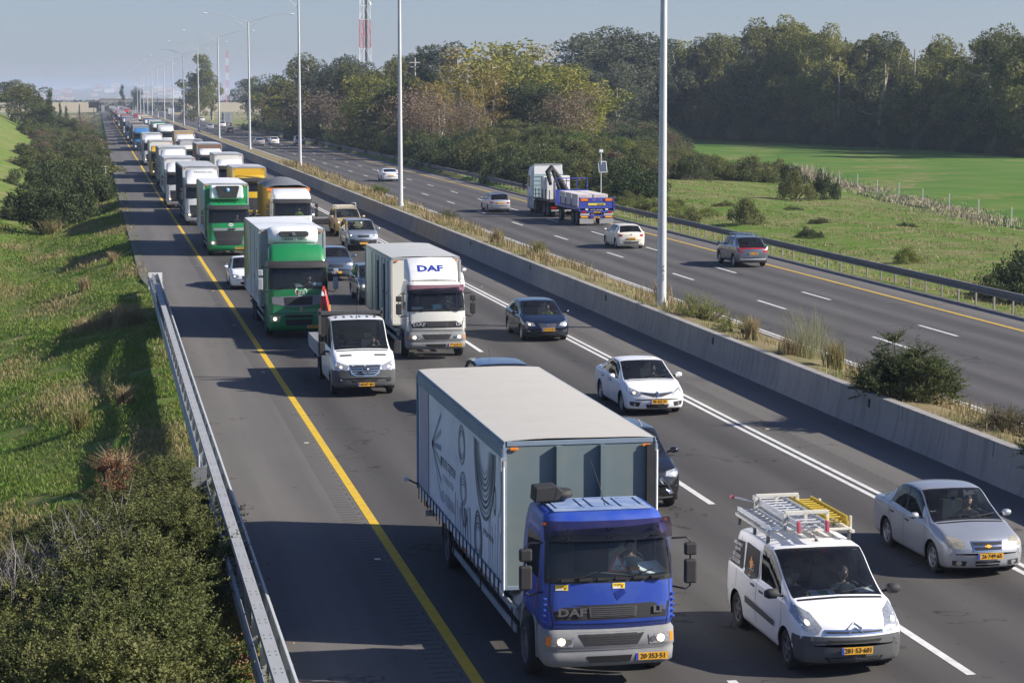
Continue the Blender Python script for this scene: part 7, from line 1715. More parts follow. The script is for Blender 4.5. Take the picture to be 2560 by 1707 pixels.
b = MB(); decal(b, bv, 'f', [(-.50, .72), (-.12, .69), (.12, .69), (.50, .72), (.46, .66), (.12, .58), (-.12, .58), (-.46, .66)], M_dark, .008); strip(b, bv, 'f', [(-.46, .70), (-.12, .68)], .018, M_chrome, .014); strip(b, bv, 'f', [(.12, .68), (.46, .70)], .018, M_chrome, .014)
decal(b, bv, 'f', [(-.36, .36), (.36, .36), (.30, .24), (-.30, .24)], M_under, .008)
for z in (.27, .30, .33): strip(b, bv, 'f', [(-.31, z), (.31, z)], .010, M_gplas, .014)
g_ = b.obj('grille', fv); b = MB(); decal(b, bv, 'f', [(0, .75), (.07, .66), (0, .56), (-.07, .66)], M_chrome, .024, 1, 2); decal(b, bv, 'f', [(0, .70), (.03, .66), (0, .61), (-.03, .66)], M_dark, .030, 1, 2); b.obj('diamond_emblem', g_)
for s_ in (-1, 1): b = MB(); decal(b, bv, 'f', [(s_*.50, .42), (s_*.80, .44), (s_*.78, .32), (s_*.54, .29)], M_dark, .008); decal(b, bv, 'f', [(s_*(.66+.035*math.cos(k*.785)), .36+.035*math.sin(k*.785)) for k in range(8)], M_chrome, .014, 1, 2); b.obj('fog_lamp', fv)
plate(fv, bv, 'f', .04, .44, '98·425·31'); seat_in(fv, .38, 1.15, .36, 'bearded man in sunglasses driving the white sedan', S_black)
# ---------------------------------------------------------------- 9 dark blue hatchback
P_navy = mat('paint_navy', (.010, .017, .034), .22, .3, .03, 2, coat=.8)
lp_ = dict(L=4.26, W=1.82, H=1.46, fo=.86, wb=2.63, r=.32, zb=.17, hood=.80, cowl=.98, belt=.92, yc=.05, yf=.95, yr=2.75, yrc=3.22, deck=1.0, tw=.74, kf=.24, side=[(.62, 1.45), (1.55, 2.55)], rise=.07)
lv, bv = car('hatchback', lp_, P_navy, M_rim, loc=(16.60, 79.7)); label(lv, 'dark navy hatchback with lit headlights driving over the double white line', 'car')
finish(lv, bv, lp_, [(.46, .62), (.52, .72), (.78, .78), (.84, .72), (.70, .60)], True, doors=[[(.40, .92), (.24, .62), (.42, .28)], [(1.50, 1.35), (1.50, .28)]], handles=[(1.32, .80), (2.25, .84)], mirror=(.56, 1.0, P_navy, .95))
b = MB(); decal(b, bv, 'f', [(-.36, .70), (.36, .70), (.28, .56), (-.28, .56)], M_chrome, .008); decal(b, bv, 'f', [(-.34, .69), (.34, .69), (.265, .57), (-.265, .57)], M_dark, .012); decal(b, bv, 'f', [(-.44, .38), (.44, .38), (.40, .26), (-.40, .26)], M_under, .008)
for x in [-.24+.08*k for k in range(7)]: strip(b, bv, 'f', [(x, .58), (x, .68)], .008, M_gplas, .016)
decal(b, bv, 'f', [(-.05, .68), (.05, .68), (.05, .60), (-.05, .60)], M_chrome, .022, 1, 2); b.obj('grille', lv); plate(lv, bv, 'f', .02, .48, '839·53·401')
for s_ in (-1, 1): b = MB(); decal(b, bv, 'f', [(s_*.56, .44), (s_*.80, .48), (s_*.80, .38), (s_*.60, .34)], M_dark, .008); decal(b, bv, 'f', [(s_*.66, .43), (s_*.74, .45), (s_*.73, .41), (s_*.67, .39)], M_chrome, .014, 1, 2); b.obj('fog_lamp', lv)
seat_in(lv, .38, 1.12, .34, 'person with a hand raised to the face driving the dark navy hatchback', S_hiv, hands=((-.16, -.40, .30), (.05, -.18, .66)))
# ---------------------------------------------------------------- generic cars, facing camera (f) or away (b)
def simple(name, p, pm, x, y, lab, rz=0, group=None, lit=True, det=True, plate_s='', rack=False, cat='car', head=None, glass=None):
    v, bv = car(name, p, pm, M_rim, loc=(x, y), rz=rz, detail=det, glass=glass); W_ = p['W']/2; hz = p['hood']
    hd = head or [(W_-.42, hz-.18), (W_-.38, hz-.08), (W_-.12, hz-.04), (W_-.07, hz-.12), (W_-.14, hz-.22)]
    tz = p['deck']; finish(v, bv, p, hd, lit, doors=[[(p['yf']-.4, p['belt']), (p['yf']-.5, .35)], [((p['yf']+p['yr'])/2, p['belt']+.3), ((p['yf']+p['yr'])/2, .3)]] if det else (), handles=[(p['yf']+.3, p['belt']-.12), (p['yf']+1.2, p['belt']-.1)] if det else (), tails=[(W_-.34, tz-.14), (W_-.10, tz-.10), (W_-.10, tz-.26), (W_-.30, tz-.26)], mirror=(p['yf']-.38, p['belt']+.08, pm, .95))
    b = MB(); decal(b, bv, 'f', [(-.36, hz-.12), (.36, hz-.12), (.32, hz-.26), (-.32, hz-.26)], M_dark, .008); decal(b, bv, 'f', [(-.45, .40), (.45, .40), (.38, .28), (-.38, .28)], M_under, .008); strip(b, bv, 'f', [(-.33, hz-.14), (.33, hz-.14)], .02, M_chrome, .014); b.obj('grille', v)
    plate(v, bv, 'f', 0, .47, plate_s if not rz else '')
    plate(v, bv, 'b', 0, p.get('pz', .75), plate_s if rz else '')
    return tag(v, lab, cat, group), bv
SUV = dict(L=4.7, W=1.86, H=1.70, fo=.88, wb=2.72, r=.36, zb=.27, hood=1.0, cowl=1.18, belt=1.10, yc=.05, yf=.85, yr=3.1, yrc=3.5, deck=1.12, tw=.78, kf=.22, side=[(.62, 1.45), (1.55, 2.5), (2.62, 3.0)], rise=.05, zm=.6)
P_black = mat('paint_black', (.012, .013, .016), .2, .2, .03, 2, coat=.8); P_dgrey = mat('paint_dark_grey', (.06, .07, .085), .25, .5, .03, 2, coat=.8); P_bgrey = mat('paint_blue_grey', (.12, .16, .21), .25, .6, .03, 2, coat=.8); P_sil2 = mat('paint_light_silver', (.36, .40, .46), .28, .6, .03, 2, coat=.7, dirt=(.35, .3, .22), damt=.3); P_sand = mat('paint_sand', (.50, .42, .24), .35, .2, .05, 2, coat=.4, dirt=(.35, .28, .15), damt=.5)
def mod(p, **k): q = dict(p); q.update(k); return q
v, bv = simple('sports_utility', SUV, P_black, 11.84, 46.6, 'black off-roader half hidden behind the right side of the blue truck box', lit=True, det=True, plate_s='')
b = MB()
for s_ in (-1, 1): decal(b, bv, 'f', [(s_*.42, .80), (s_*.60, .62), (s_*.72, .42), (s_*.62, .40), (s_*.46, .60), (s_*.36, .76)], M_chrome, .012, 3, 2)
strip(b, bv, 'f', [(-.7, .34), (.7, .34)], .05, M_chrome, .016); b.obj('chrome_trim', v)
v, _ = simple('estate_car', mod(SUV, H=1.50, hood=.82, cowl=1.0, belt=.94, zb=.2, r=.32, deck=1.0, zm=.5), P_bgrey, 11.62, 60.6, 'blue-grey car behind the blue truck, only its roof showing'); b = MB(); b.tube([(-.1, 2.6, 1.5), (-.14, 2.75, 1.75)], .006, M_black, 4); b.obj('antenna', v)
v, bv = simple('sports_utility', mod(SUV, W=1.92, L=4.8), P_dgrey, 12.2, 94.8, 'dark green-black off-roader peeking out left of the white box truck')
simple('sedan', mod(fp_, spokes=5), paint('bright_white', (.78, .80, .82), damt=.05), 6.95, 103.2, 'white saloon emerging behind the green refrigerated truck on its left')
simple('sports_utility', mod(SUV, H=1.62), P_bgrey, 11.55, 107.0, 'dark car glimpsed between the two green and white trucks', lit=True)
simple('small_van', mod(vp, H=1.78, side=[(.42, 1.4), (1.6, 2.7)]), MATS['paint_van_white'], 15.6, 97.5, 'white van whose roof shows above the white box truck', cat='van')
PK = mod(SUV, L=5.2, W=1.88, H=1.78, fo=.92, wb=3.1, r=.39, zb=.34, hood=1.08, cowl=1.22, belt=1.16, yr=4.0, yrc=4.2, deck=1.05, side=[(.62, 1.4), (1.5, 2.3), (2.5, 3.8)], zm=.66)
v, bv = simple('pickup', PK, P_sil2, 15.35, 127.0, 'silver pickup with a canopy and black bumper in the right lane', cat='pickup'); b = MB(); decal(b, bv, 'f', [(-.8, .72), (.8, .72), (.78, .42), (-.78, .42)], M_dark, .014); b.obj('front_bumper', v)
v, bv = simple('pickup', mod(PK, W=1.84), P_sand, 16.0, 139.6, 'dusty tan estate pickup with a roof rack behind the silver one', cat='pickup')
b = MB()
for s_ in (-1, 1): b.tube([(s_*.62, 1.0, 1.86), (s_*.62, 3.6, 1.86)], .02, M_rack, 6); [b.tube([(s_*.62, y, 1.74), (s_*.62, y, 1.90)], .02, M_rack, 6) for y in (1.05, 2.3, 3.5)]
for y in (1.05, 1.6, 2.3, 3.0, 3.5): b.tube([(-.62, y, 1.88), (.62, y, 1.88)], .018, M_rack, 6)
b.tube([(.35, 1.05, 1.88), (.35, 1.05, 2.12), (.6, 1.05, 2.12), (.6, 1.05, 1.88)], .02, M_white, 6); b.obj('roof_rack', v)
v, bv = simple('sports_utility', mod(SUV, H=1.66), mat('paint_plum_grey', (.10, .075, .085), .25, .5, coat=.7), 13.9, 150.0, 'plum-grey car beside the white tipper, lamps glowing red', cat='car'); b = MB(); b.box(.86, .94, .2, .34, 1.35, 1.45, M_red); b.obj('mirror_lamp', v)
b = MB(); b.box(-.8, .8, 0, 2.2, .55, .62, M_alu)
for s_ in (-1, 1): b.box(s_*.8-.02, s_*.8+.02, 0, 2.2, .62, .95, M_alu)
b.box(-.8, .8, -.02, .02, .62, .95, M_alu); b.box(-.8, .8, 2.18, 2.22, .62, .95, M_alu); tr_ = empty('flat_trailer', (14.6, 143.0, Z(143))); b.obj('bed', tr_, .01)
for s_ in (-1, 1): wheel(tr_, (s_*.9, 1.1, .33), .33, s_, M_steel, .2, 0)
tag(tr_, 'small open trailer with plank sides left of the tan pickup', 'trailer')
# far carriageway, driving away
HB = dict(L=4.06, W=1.73, H=1.45, fo=.80, wb=2.59, r=.31, zb=.18, hood=.82, cowl=.99, belt=.94, yc=.05, yf=.92, yr=2.75, yrc=3.16, deck=1.0, tw=.72, kf=.22, side=[(.62, 1.4), (1.5, 2.45)], rise=.10, pz=.62)
v, bv = simple('hatchback', HB, paint('cream', (.74, .70, .58), damt=.05), 31.45, 128.2, 'cream hatchback driving away in the lane behind the blue trailer', math.pi, lit=None, plate_s='55·754·36')
b = MB(); decal(b, bv, 'b', [(-.5, .46), (.5, .46), (.42, .30), (-.42, .30)], M_gplas, .008); decal(b, bv, 'b', [(0, .93), (.04, .87), (0, .81), (-.04, .87)], M_chrome, .02, 1, 2); b.obj('rear_bumper', v)
EC = mod(SUV, L=4.4, W=1.81, H=1.64, wb=2.67, yr=2.75, yrc=3.35, deck=1.05, r=.35, side=[(.62, 1.42), (1.52, 2.5)])
v, bv = simple('crossover', EC, mat('paint_steel_grey', (.17, .19, .22), .25, .6, coat=.8), 34.6, 114.0, 'steel-grey crossover with roof bars and red light band, driving away at the right', math.pi, lit=None, plate_s='342·13·001')
b = MB(); decal(b, bv, 'b', [(-.80, 1.10), (.80, 1.10), (.78, 1.00), (-.78, 1.00)], M_red, .014); b.obj('light_band', v); b = MB(); decal(b, bv, 'b', [(-.75, .50), (.75, .50), (.7, .38), (-.7, .38)], M_galv, .01); b.obj('rear_bumper', v)
b = MB()
for y in (1.2, 2.2): b.tube([(-.66, y, 1.74), (.66, y, 1.74)], .025, M_chrome, 6); [b.tube([(s_*.60, y, 1.60), (s_*.60, y, 1.74)], .02, M_dark, 6) for s_ in (-1, 1)]
b.obj('roof_bars', v)
WG = mod(EC, L=4.45, W=1.70, H=1.48, hood=.82, cowl=1.0, belt=.94, zb=.2, r=.30, yr=3.0, yrc=3.4, deck=.98, zm=.5, side=[(.62, 1.42), (1.52, 2.3), (2.4, 2.9)])
simple('estate_car', WG, P_silver, 30.7, 167.5, 'silver estate car driving away in the middle of the far carriageway', math.pi, lit=None)
cp = mod(HB, L=4.5, W=1.8, H=1.35, yr=2.3, yrc=3.3, wb=2.7, side=[(.62, 1.5)])
simple('coupe', cp, MATS['paint_bright_white'], 30.0, 226.0, 'white coupe driving away below the second lamp post', math.pi, lit=None)
fc = []
for k, (x, y, pm, lab) in enumerate(((28.3, 388, P_silver, 'white saloon right beside the third lamp post, driving away'), (31.4, 394, MATS['paint_bright_white'], 'white hatchback between the third and second lamp posts, driving away'), (35.4, 387, P_bgrey, 'blue-grey off-roader in the outer far lane, driving away'), (29.2, 577, MATS['paint_bright_white'], 'white car left of the fourth lamp post, driving away'), (34.2, 609, MATS['paint_bright_white'], 'white off-roader beside the fourth lamp post, driving away'), (30.8, 516, P_dgrey, 'dark hatchback right of the fourth lamp post, driving away'), (35.5, 758, MATS['paint_bright_white'], 'small white car farthest along the far carriageway'))):
    p = (mod(cp, H=1.45), mod(HB, L=4.3), mod(SUV, H=1.75), mod(cp, H=1.45), mod(SUV, H=1.75), mod(HB, L=4.2), mod(cp, H=1.44))[k]; simple('car', p, pm, x, y, lab, math.pi, lit=None, det=False, glass=M_gdark)
# ---------------------------------------------------------------- blue flatbed with trailer on the far carriageway
def frz(name, x, y, rz=math.pi): return empty(name, (x, y, Z(y)), rz)
P_blu = paint('trailer_blue', (.03, .055, .36), damt=.15)
tk = frz('flatbed_truck', 34.45, 164.6); label(tk, 'white-cabbed crane flatbed truck towing the blue trailer on the far carriageway', 'truck')
big_cab(tk, mat('cab_pale', (.66, .70, .72), .4, dirt=(.4, .45, .47)), False, None, W=1.22, top=3.35, ws=(2.0, 2.9), yr=.9, fy=-1.4, detail=True, visor=False, spoiler=.45)
b = MB(); b.box(-1.15, 1.15, .93, .97, .9, 3.0, mat('cab_back_bluegrey', (.30, .42, .44), .5, dirt=(.25, .33, .35)))
for k in range(6): b.box(-1.1, 1.1, .97, .99, 1.15+k*.33, 1.18+k*.33, M_gplas)
b.box(-1.1, 1.1, .8, 1.0, 3.7, 3.8, M_galv); b.box(-1.12, 1.12, .95, .98, 3.0, 3.66, M_white); b.obj('cab_rear', tk)
chassis(tk, -.6, 7.4, (0, 1.6, 4.9, 6.2), .5, 1.2, zc=1.05, guard=False)
b = MB(); b.box(-1.22, 1.22, 1.2, 7.6, 1.1, 1.24, M_dark)
for k in range(5):
    for s_ in (-1, 1): b.box(s_*1.18-.03, s_*1.18+.03, 1.8+k*1.3, 1.86+k*1.3, 1.2, 2.0, M_dark)
for y in (7.3, 7.55): b.tube([(-1.2, y, 1.2), (-1.2, y, 2.7), (.9, y, 2.7), (.9, y, 1.2)], .04, M_dark, 6)
b.obj('load_bed', tk)
b = MB(); b.box(-.25, .25, 6.3, 6.8, 1.2, 2.0, M_dark); b.tube([(-.2, 6.6, 1.9), (.5, 6.9, 3.0), (1.0, 7.0, 3.65)], [.28, .24, .2], M_dark, 8); b.tube([(.1, 6.7, 1.4), (.9, 7.1, 3.3)], .12, M_dark, 8); b.tube([(.95, 6.9, 3.7), (1.35, 7.2, 3.4), (1.1, 7.1, 2.4)], [.22, .2, .12], M_dark, 8); b.box(.15, .3, 6.35, 6.5, 2.4, 2.75, M_red); b.box(-.05, .18, 6.4, 6.5, 2.0, 2.3, M_white); b.obj('folding_crane', tk)
for k, (x, y, w_, h, tl) in enumerate(((-.65, 3.4, .85, 1.75, 0), (-.2, 4.4, .6, 1.7, .12), (.55, 4.4, .8, 1.65, .1), (.5, 3.2, .9, 1.7, 0))):
    r_ = frz('wrapped_crate', 34.45-x, 164.6-y); r_.location.z += 1.24; b = MB(); b.box(-w_/2, w_/2, -.55, .55, 0, h, mat('white_wrap', (.74, .73, .70), .5, dirt=(.4, .36, .3), dscale=2), tl*.3); b.obj('crate', r_, .02); b = MB(); b.box(-w_/2-.01, w_/2+.01, -.1, -.05, 0, h+.01, M_black); b.obj('strap', r_)
    tag(r_, ('tall white crate at the outer side of the crane truck bed', 'leaning white crate next to the crane', 'rear white crate on the crane truck bed, half behind the crane', 'white crate directly behind the pale cab')[k], 'crate', 'white crates on the crane truck')
tl = frz('flatbed_trailer', 34.45, 154.0); label(tl, 'blue drawbar flatbed trailer loaded with wrapped pallets on the far carriageway', 'trailer')
b = MB(); y0, y1 = -1.2, 7.0; b.box(-1.25, 1.25, y0, y1, 1.05, 1.2, P_blu); b.box(-1.25, 1.25, y0, y0+.06, 1.2, 2.2, P_blu)
for x in (-1.2, -.4, .4, 1.2): b.box(x-.03, x+.03, y0, y0+.06, 2.2, 3.05, P_blu)
b.box(-1.25, 1.25, y0, y0+.06, 3.0, 3.07, P_blu); b.box(-1.28, 1.28, y1-.05, y1, 1.0, 1.95, P_blu)
for s_ in (-1, 1): b.box(s_*1.24-.04, s_*1.24+.04, y1-.1, y1+.03, .95, 2.0, P_blu); [b.box(s_*1.22-.03, s_*1.22+.03, y, y+.07, 1.2, 1.8, P_blu) for y in (.5, 2.3, 4.1)]
b.obj('load_bed', tl, .008); chassis(tl, -.8, 6.9, (.2, 4.4, 5.7), .5, 1.2, zc=1.02, guard=False, tail=False)
b = MB(); b.box(-1.15, 1.15, y1-.02, y1+.02, .62, .74, P_blu); b.box(-1.1, 1.1, y1-.1, y1, .9, 1.0, P_blu); b.tube([(-.35, y1, .5), (-.35, y1, .95)], .02, M_chrome, 6); b.tube([(.35, y1, .5), (.35, y1, .95)], .02, M_chrome, 6); b.box(-.5, .5, y1-.02, y1+.03, .5, .56, P_blu); b.obj('rear_frame', tl)
for s_ in (-1, 1):
    for nm, z0, z1, m in (('reflector_board', 1.72, 1.9, M_amber), ('reflector_board', .55, .68, M_plate)): 
        b = MB(); b.box(s_*.88-.28, s_*.88+.28, y1+.02, y1+.035, z0, z1, m); o = b.obj(nm, tl); b = MB()
        for d in (-1, 1): b.box(s_*.88+d*.28-.03, s_*.88+d*.28+.03, y1+.03, y1+.04, z0, z1, M_red)
        b.obj('red_border', o)
    b = MB(); b.box(s_*.95-.18, s_*.95+.14, y1, y1+.05, .86, 1.0, M_red); b.obj('tail_light', tl, .02); b = MB(); b.box(s_*.72-.1, s_*.72+.1, y1+.01, y1+.03, 1.08, 1.18, M_white); b.obj('reflector', tl)
    b = MB(); b.box(s_*.72-.5, s_*.72+.5, y1-.02, y1+.0, .12, .5, mat('mud_flap', (.33, .33, .32), .6, dirt=(.2, .2, .2), dscale=3)); o = b.obj('mud_flap', tl); text('Junsteel', .2, M_white, tl, (s_*.85, y1+.03, .80), (R(90), 0, R(180)), 'lettering', 1, .003, bold=.006)
b = MB(); b.box(-.62, .62, y1+.02, y1+.03, 1.42, 1.56, M_stk); b.box(-.5, 0, y1+.03, y1+.035, 1.46, 1.5, M_ink); o = b.obj('warning_board', tl); text('רכב ארוך'[::-1], .13, M_ink, o, (-.32, y1+.036, 1.49), (R(90), 0, R(180)), 'lettering', 1, .002)
text('110 · 110', .16, mat('pale_rose', (.5, .35, .4), .5), tl, (0, y1+.03, 1.78), (R(90), 0, R(180)), 'lettering', 1.2, .002); text('משאיות  גרורים'[::-1], .13, M_white, tl, (0, y1+.03, 1.1), (R(90), 0, R(180)), 'lettering', 1.1, .002)
plate(tl, None, 'b', (0, y1+.04, .93), 0, '22·108·57', w_=.5); plate(tl, None, 'b', (0, y1+.04, .57), 0, '22·108·57', w_=.5)
k = 0
for j in range(3):
    for i in range(2):
        x = -.58+i*1.16; y = .6+j*2.1; r_ = frz('pallet_load', 34.45-x, 154.0-y); r_.location.z += 1.21; b = MB(); b.box(-.55, .55, -.95, .95, .12, .95, mat('wrapped_blocks', (.60, .57, .55), .6, var=.25, scale=3, dirt=(.42, .20, .15), dscale=1.2, damt=.5), .02, .02); b.obj('wrapped_blocks', r_, .03); b = MB(); [b.box(q, q+.09, -.95, .95, 0, .12, M_post) for q in (-.5, -.05, .4)]; b.obj('pallet', r_)
        tag(r_, ('front', 'middle', 'rearmost')[j]+(' wrapped pallet on the median side of the blue trailer' if i else ' wrapped pallet on the verge side of the blue trailer'), 'pallet', 'wrapped pallets on the blue trailer'); k += 1
# ================================================================ the queue behind
def qtruck(name, x, y, cabm, side, roof, front, lab, L_=9, h=3.9, W_=1.25, top=2.95, spoiler=.75, detail=True, kind='box', plate_s='', lit=True, grp=None, cabtop=None, visor=True):
    r_ = empty(name, (x+sx(y), y, Z(y))); big_cab(r_, cabm, lit, plate_s, W=1.2, top=top, spoiler=spoiler, detail=detail, visor=visor, mirror=M_dark)
    chassis(r_, -.6, L_+1, (0, L_*.55, L_*.55+1.3), .5, W_-.05, zc=1.0, guard=detail, tank=detail, tail=False)
    if kind == 'box': boxbody(r_, 1.15, 1.15+L_, W_, 1.05, h, side, roof, front, M_galv, 0, detail, detail)
    if kind == 'curtain':
        o = boxbody(r_, 1.15, 1.15+L_, W_, 1.05, h, side, roof, front, M_galv, 0, detail, detail); b = MB()
        for k in range(int(L_/.7)): b.box(-W_-.025, -W_-.003, 1.5+k*.7, 1.56+k*.7, 1.1, h-.15, M_gplas)
        b.obj('curtain_battens', o)
    return tag(r_, lab, 'truck', grp), r_
M_rg = mat('roof_grey', (.42, .44, .46), .5, dirt=(.32, .32, .32)); M_sw = mat('side_white', (.62, .63, .62), .5, dirt=(.4, .38, .34), dscale=.7, damt=.5); M_st = mat('side_taupe', (.34, .30, .25), .6, dirt=(.25, .2, .15)); M_sgy = mat('side_grey_curtain', (.30, .32, .33), .6, dirt=(.2, .2, .2)); M_sy = mat('side_yellow', (.62, .42, .02), .5, dirt=(.4, .3, .1)); P_yel = paint('yellow', (.68, .42, .01), damt=.1); P_lbl = paint('light_blue', (.05, .19, .42), damt=.15); M_sb = mat('side_brown', (.20, .12, .08), .6, dirt=(.3, .2, .13)); M_wood = mat('crate_wood', (.42, .30, .14), .8, var=.3, scale=3)
qtruck('curtain_truck', 7.45, 153.5, P_white, M_sgy, M_rg, M_sw, 'grey-sided lorry with a white deflector directly behind the second green truck', 14, 4.05, kind='curtain', spoiler=.95)
o = COL.objects[-1]
text('TRANSCARGO'[:9], .22, M_ink, [q for q in COL.objects if q.get('label', '').startswith('grey-sided lorry')][0], (.2, -.05, 3.72), (R(60), 0, 0), 'lettering', 1.2, .004)
qtruck('box_truck', 6.9, 176, P_white, M_sw, M_rg, P_white, 'plain white box lorry third behind the green trucks, far left of its lane', 9, 3.95, spoiler=.7)
qtruck('box_truck', 7.3, 203, P_white, M_st, M_rg, P_white, 'taupe-sided lorry with a tall white roof deflector, left lane', 11, 4.1, spoiler=1.05)
qtruck('box_truck', 7.2, 236, P_yel, mat('side_cream', (.60, .54, .34), .5), M_rg, P_white, 'white box lorry with a yellow cab in the left lane', 9, 4.0, spoiler=.6)
b_, v = qtruck('tractor_unit', 7.3, 216, P_dgrey, M_sgy, M_rg, M_sgy, 'dark cab with one bright headlamp in the left lane', 3, 2.6, spoiler=None)
qtruck('box_truck', 7.3, 279, P_white, M_sw, M_rg, P_white, 'tall white high-roof lorry beside the yellow line, ahead of the light blue one', 12, 4.0, top=3.3, spoiler=.55)
qtruck('box_truck', 7.3, 352, P_lbl, M_sgy, M_rg, M_sgy, 'light blue lorry in the left lane beyond the tall white one', 12, 4.0, top=3.2, spoiler=.5)
# tipper with tarp, middle lane
tp, v = qtruck('tipper_truck', 11.75, 131.5, P_white, M_sy, M_rg, M_sy, 'white-cabbed tipper with a yellow body and grey tarpaulin in the middle lane', 9, 3.0, top=3.15, spoiler=.35, kind='none', plate_s='77·881·37')
M_tip = mat('tipper_yellow', (.50, .33, .05), .5, dirt=(.28, .2, .12), dscale=1.2, damt=.7)
b = MB(); b.prism([(-1.05, 1.1), (1.05, 1.1), (1.25, 1.6), (1.28, 3.5), (-1.28, 3.5), (-1.25, 1.6)], 1.2, 10.0, M_tip, 'y')
for k in range(8): b.box(-1.33, -1.27, 1.4+k*1.15, 1.5+k*1.15, 1.5, 3.5, M_tip)
b.box(-1.33, 1.33, 1.15, 1.25, 3.3, 3.5, M_amber); b.obj('tipper_body', tp)
b = MB(); vs = []
for j in range(17):
    for i in range(11):
        x = -1.32+.264*i; y = 1.3+j*.545; z = 3.5+.5*(1-(x/1.32)**2)*math.sin(math.pi*(j+.8)/17.6)**.5+.03*math.sin(j*2+i)
        vs.append((x, y, z))
b.add(vs, [(j*11+i, j*11+i+1, (j+1)*11+i+1, (j+1)*11+i) for j in range(16) for i in range(10)], mat('tarpaulin_grey', (.16, .17, .18), .7, bump=.5, bscale=5), True); b.obj('tarpaulin', tp)
seat_in(tp, .5, -.2, 1.45, 'driver in a yellow hi-vis vest in the white tipper cab', S_hiv)
qtruck('box_truck', 11.6, 163, P_yel, M_sy, M_rg, P_yel, 'yellow box truck with grey roof in the middle lane behind the tipper', 7.5, 3.65, top=2.5, spoiler=.6)
qtruck('box_truck', 11.75, 190, P_white, mat('side_cream', (.6, .54, .34), .5), M_rg, P_cream, 'white box truck with rounded deflector in the middle lane behind the yellow one', 8, 3.85, top=2.6, spoiler=.85)
tp2, v = qtruck('tipper_truck', 11.7, 222, P_white, M_sb, M_rg, M_sb, 'brown-bodied bulk lorry with a white cab and roof bars in the middle lane', 10, 4.0, top=3.1, spoiler=.45)
qtruck('box_truck', 10.9, 246, P_cream, M_rg, M_rg, M_rg, 'small grey-roofed lorry behind the brown bulk lorry', 6, 3.9, spoiler=.4)
b_, v = qtruck('crate_truck', 11.7, 287, P_white, M_wood, M_wood, M_wood, 'high lorry loaded with wooden crates behind a white cab, middle lane', 10, 4.15, top=3.4, spoiler=.4, visor=True)
qtruck('box_truck', 11.7, 365, P_white, M_sw, M_rg, P_white, 'white lorry with a black visor in the middle lane, beside the white vans', 10, 4.0, top=3.4, spoiler=.35)
VAN = mod(vp, L=5.6, W=1.98, H=2.35, hood=1.1, cowl=1.4, belt=1.3, yr=4.3, yrc=4.55, deck=1.3, wb=3.6, r=.35, side=[(.5, 1.5)])
simple('large_van', VAN, MATS['paint_van_white'], 10.6, 312, 'white van in front of the white lorry with the black visor, middle lane', cat='van', det=False, glass=M_gdark); simple('large_van', VAN, MATS['paint_van_white'], 15.4, 371, 'white van by the wall, right lane, in the middle distance', cat='van', det=False, glass=M_gdark)
# rows of distant queue vehicles: a few templates copied
rr = random.Random(44); tmpl = []
cols = [(P_white, M_sw), (P_white, M_sgy), (P_lbl, M_sb), (P_yel, M_sy), (P_white, mat('side_green', (.02, .2, .10), .5)), (P_dgrey, M_sb), (paint('red', (.45, .02, .02)), mat('side_red', (.4, .05, .04), .5)), (P_white, mat('side_blue', (.03, .08, .3), .5))]
names = ['white', 'white-cabbed grey', 'blue', 'yellow', 'white and green', 'dark brown', 'red', 'white and dark blue']
for k, (c_, s_) in enumerate(cols):
    t, _ = qtruck('queue_truck', 7.3, 420, c_, s_, M_rg if k != 6 else s_, s_, '', 11, 4.0, top=3.2, spoiler=.5, detail=False, plate_s=None); tmpl.append(t); 
usedt = set()
ctm = []
for k, (pm, nm) in enumerate(((MATS['paint_bright_white'], 'white'), (P_dgrey, 'dark'), (P_silver, 'silver'))):
    v, _ = simple('queue_car', mod(HB, L=4.4), pm, 15.5, 420, '', 0, det=False, glass=M_gdark); ctm.append((v, nm))
fixed = {0: [(398, 5), (428, 2), (462, 5), (498, 7), (536, 5), (575, 6)], 1: [(408, 4), (440, 0), (474, 7), (512, 3), (550, 0), (590, 6)]}
pl = []
for ln, L_ in fixed.items():
    for (y, k) in L_: pl.append(('t', ln, y, k))
for ln in (0, 1, 2):
    y = 612 if ln < 2 else 430
    while y < 1180:
        if ln < 2 and rr.random() < .62: pl.append(('t', ln, y, rr.randrange(8))); y += rr.uniform(20, 34)
        else: pl.append(('c', ln, y, rr.randrange(3))); y += rr.uniform(9, 26)
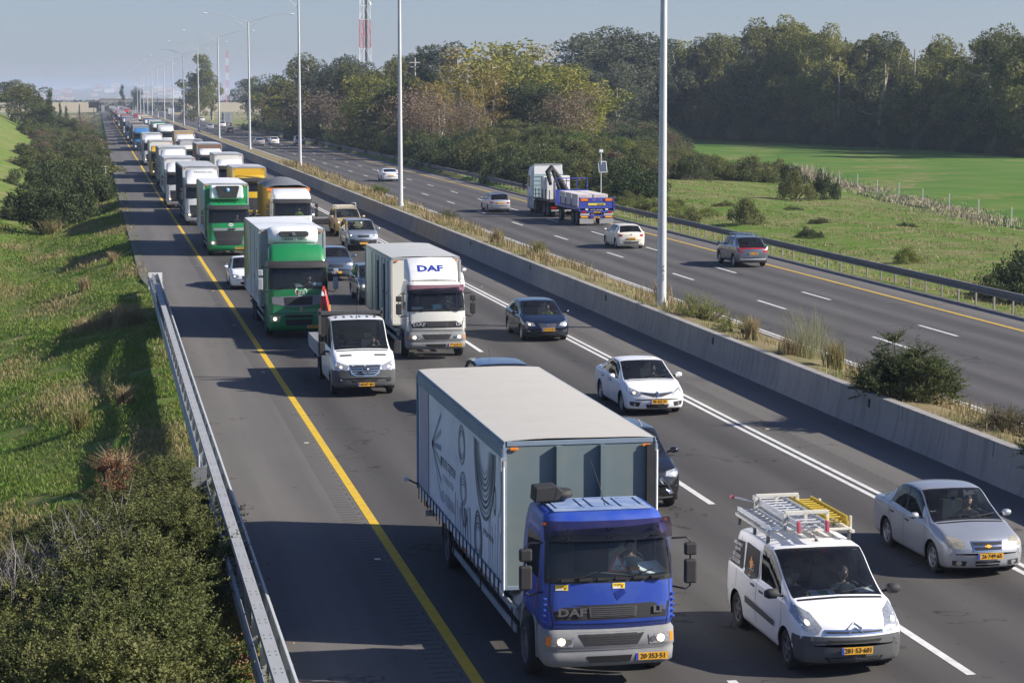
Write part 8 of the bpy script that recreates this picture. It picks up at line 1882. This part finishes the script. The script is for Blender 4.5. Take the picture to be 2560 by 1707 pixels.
for (kd, ln, y, k) in pl:
    x = (7.4, 11.6, 15.6)[ln]+sx(y)+rr.uniform(-.3, .3)
    if kd == 't': src = tmpl[k]; nm = names[k]
    else: src, nm = ctm[k]
    o = src if src.name not in usedt else copy_tree(src); usedt.add(src.name); o.location = (x, y, Z(y))
    lane = ('left', 'middle', 'right')[ln]
    if kd == 't': tag(o, nm+' lorry far back in the '+lane+' lane of the hazy queue', 'truck', 'distant lorries of the queue, %s lane' % lane)
    else: tag(o, nm+' car far back in the '+lane+' lane of the hazy queue', 'car', 'distant cars of the queue, %s lane' % lane)
for t in tmpl+[c[0] for c in ctm]:
    if t.name not in usedt:
        for c in [q for q in COL.objects if q.parent == t or (q.parent and q.parent.parent == t)]: bpy.data.objects.remove(c)
        bpy.data.objects.remove(t)
# distant vehicles leaving on the far carriageway
for k, (x, y, h, s_, lab) in enumerate(((37.0, 635, 3.9, M_sgy, 'dark grey box lorry seen from behind beside the tree belt'), (35, 860, 3.6, mat('bus_white', (.6, .65, .7), .4), 'white and blue coach farther off by the lamp posts'), (31.5, 960, 3.6, M_sw, 'white lorry rear near the overpass, far carriageway'))):
    r_ = frz('box_truck', x, y); b = MB(); big_cab(r_, P_white, False, None, detail=False, visor=False); chassis(r_, -.6, 9, (0, 6), .5, 1.2, guard=False); boxbody(r_, 1.2, 9, 1.25, 1.0, h, s_, M_rg, s_, M_galv, 0, True, False); tag(r_, lab, 'truck')
b = MB(); b.box(-2, 2, -.1, .1, 4.2, 6.4, M_dark); b.tube([(0, 0, -.3), (0, 0, 4.4)], .12, M_dark, 8); o = b.obj('road_sign', loc=(-1.6, 860, Z(860))); tag(o, 'dark back of a road sign above the far end of the hedge', 'sign')
# ---------------------------------------------------------------- haze (one even volume round the scene)
hz_ = bpy.data.materials.new('haze'); hz_.use_nodes = True; t = hz_.node_tree; t.nodes.remove(t.nodes['Principled BSDF'])
pv = t.nodes.new('ShaderNodeVolumePrincipled'); pv.inputs['Color'].default_value = (.66, .78, 1.0, 1); pv.inputs['Density'].default_value = HAZE; pv.inputs['Anisotropy'].default_value = .2
t.links.new(pv.outputs[0], t.nodes['Material Output'].inputs['Volume'])
b = MB(); b.box(-9500, 9500, -60, 14500, -12, 75, hz_); o = b.obj('haze'); tag(o, 'thin bluish morning haze over the plain', kind='stuff')
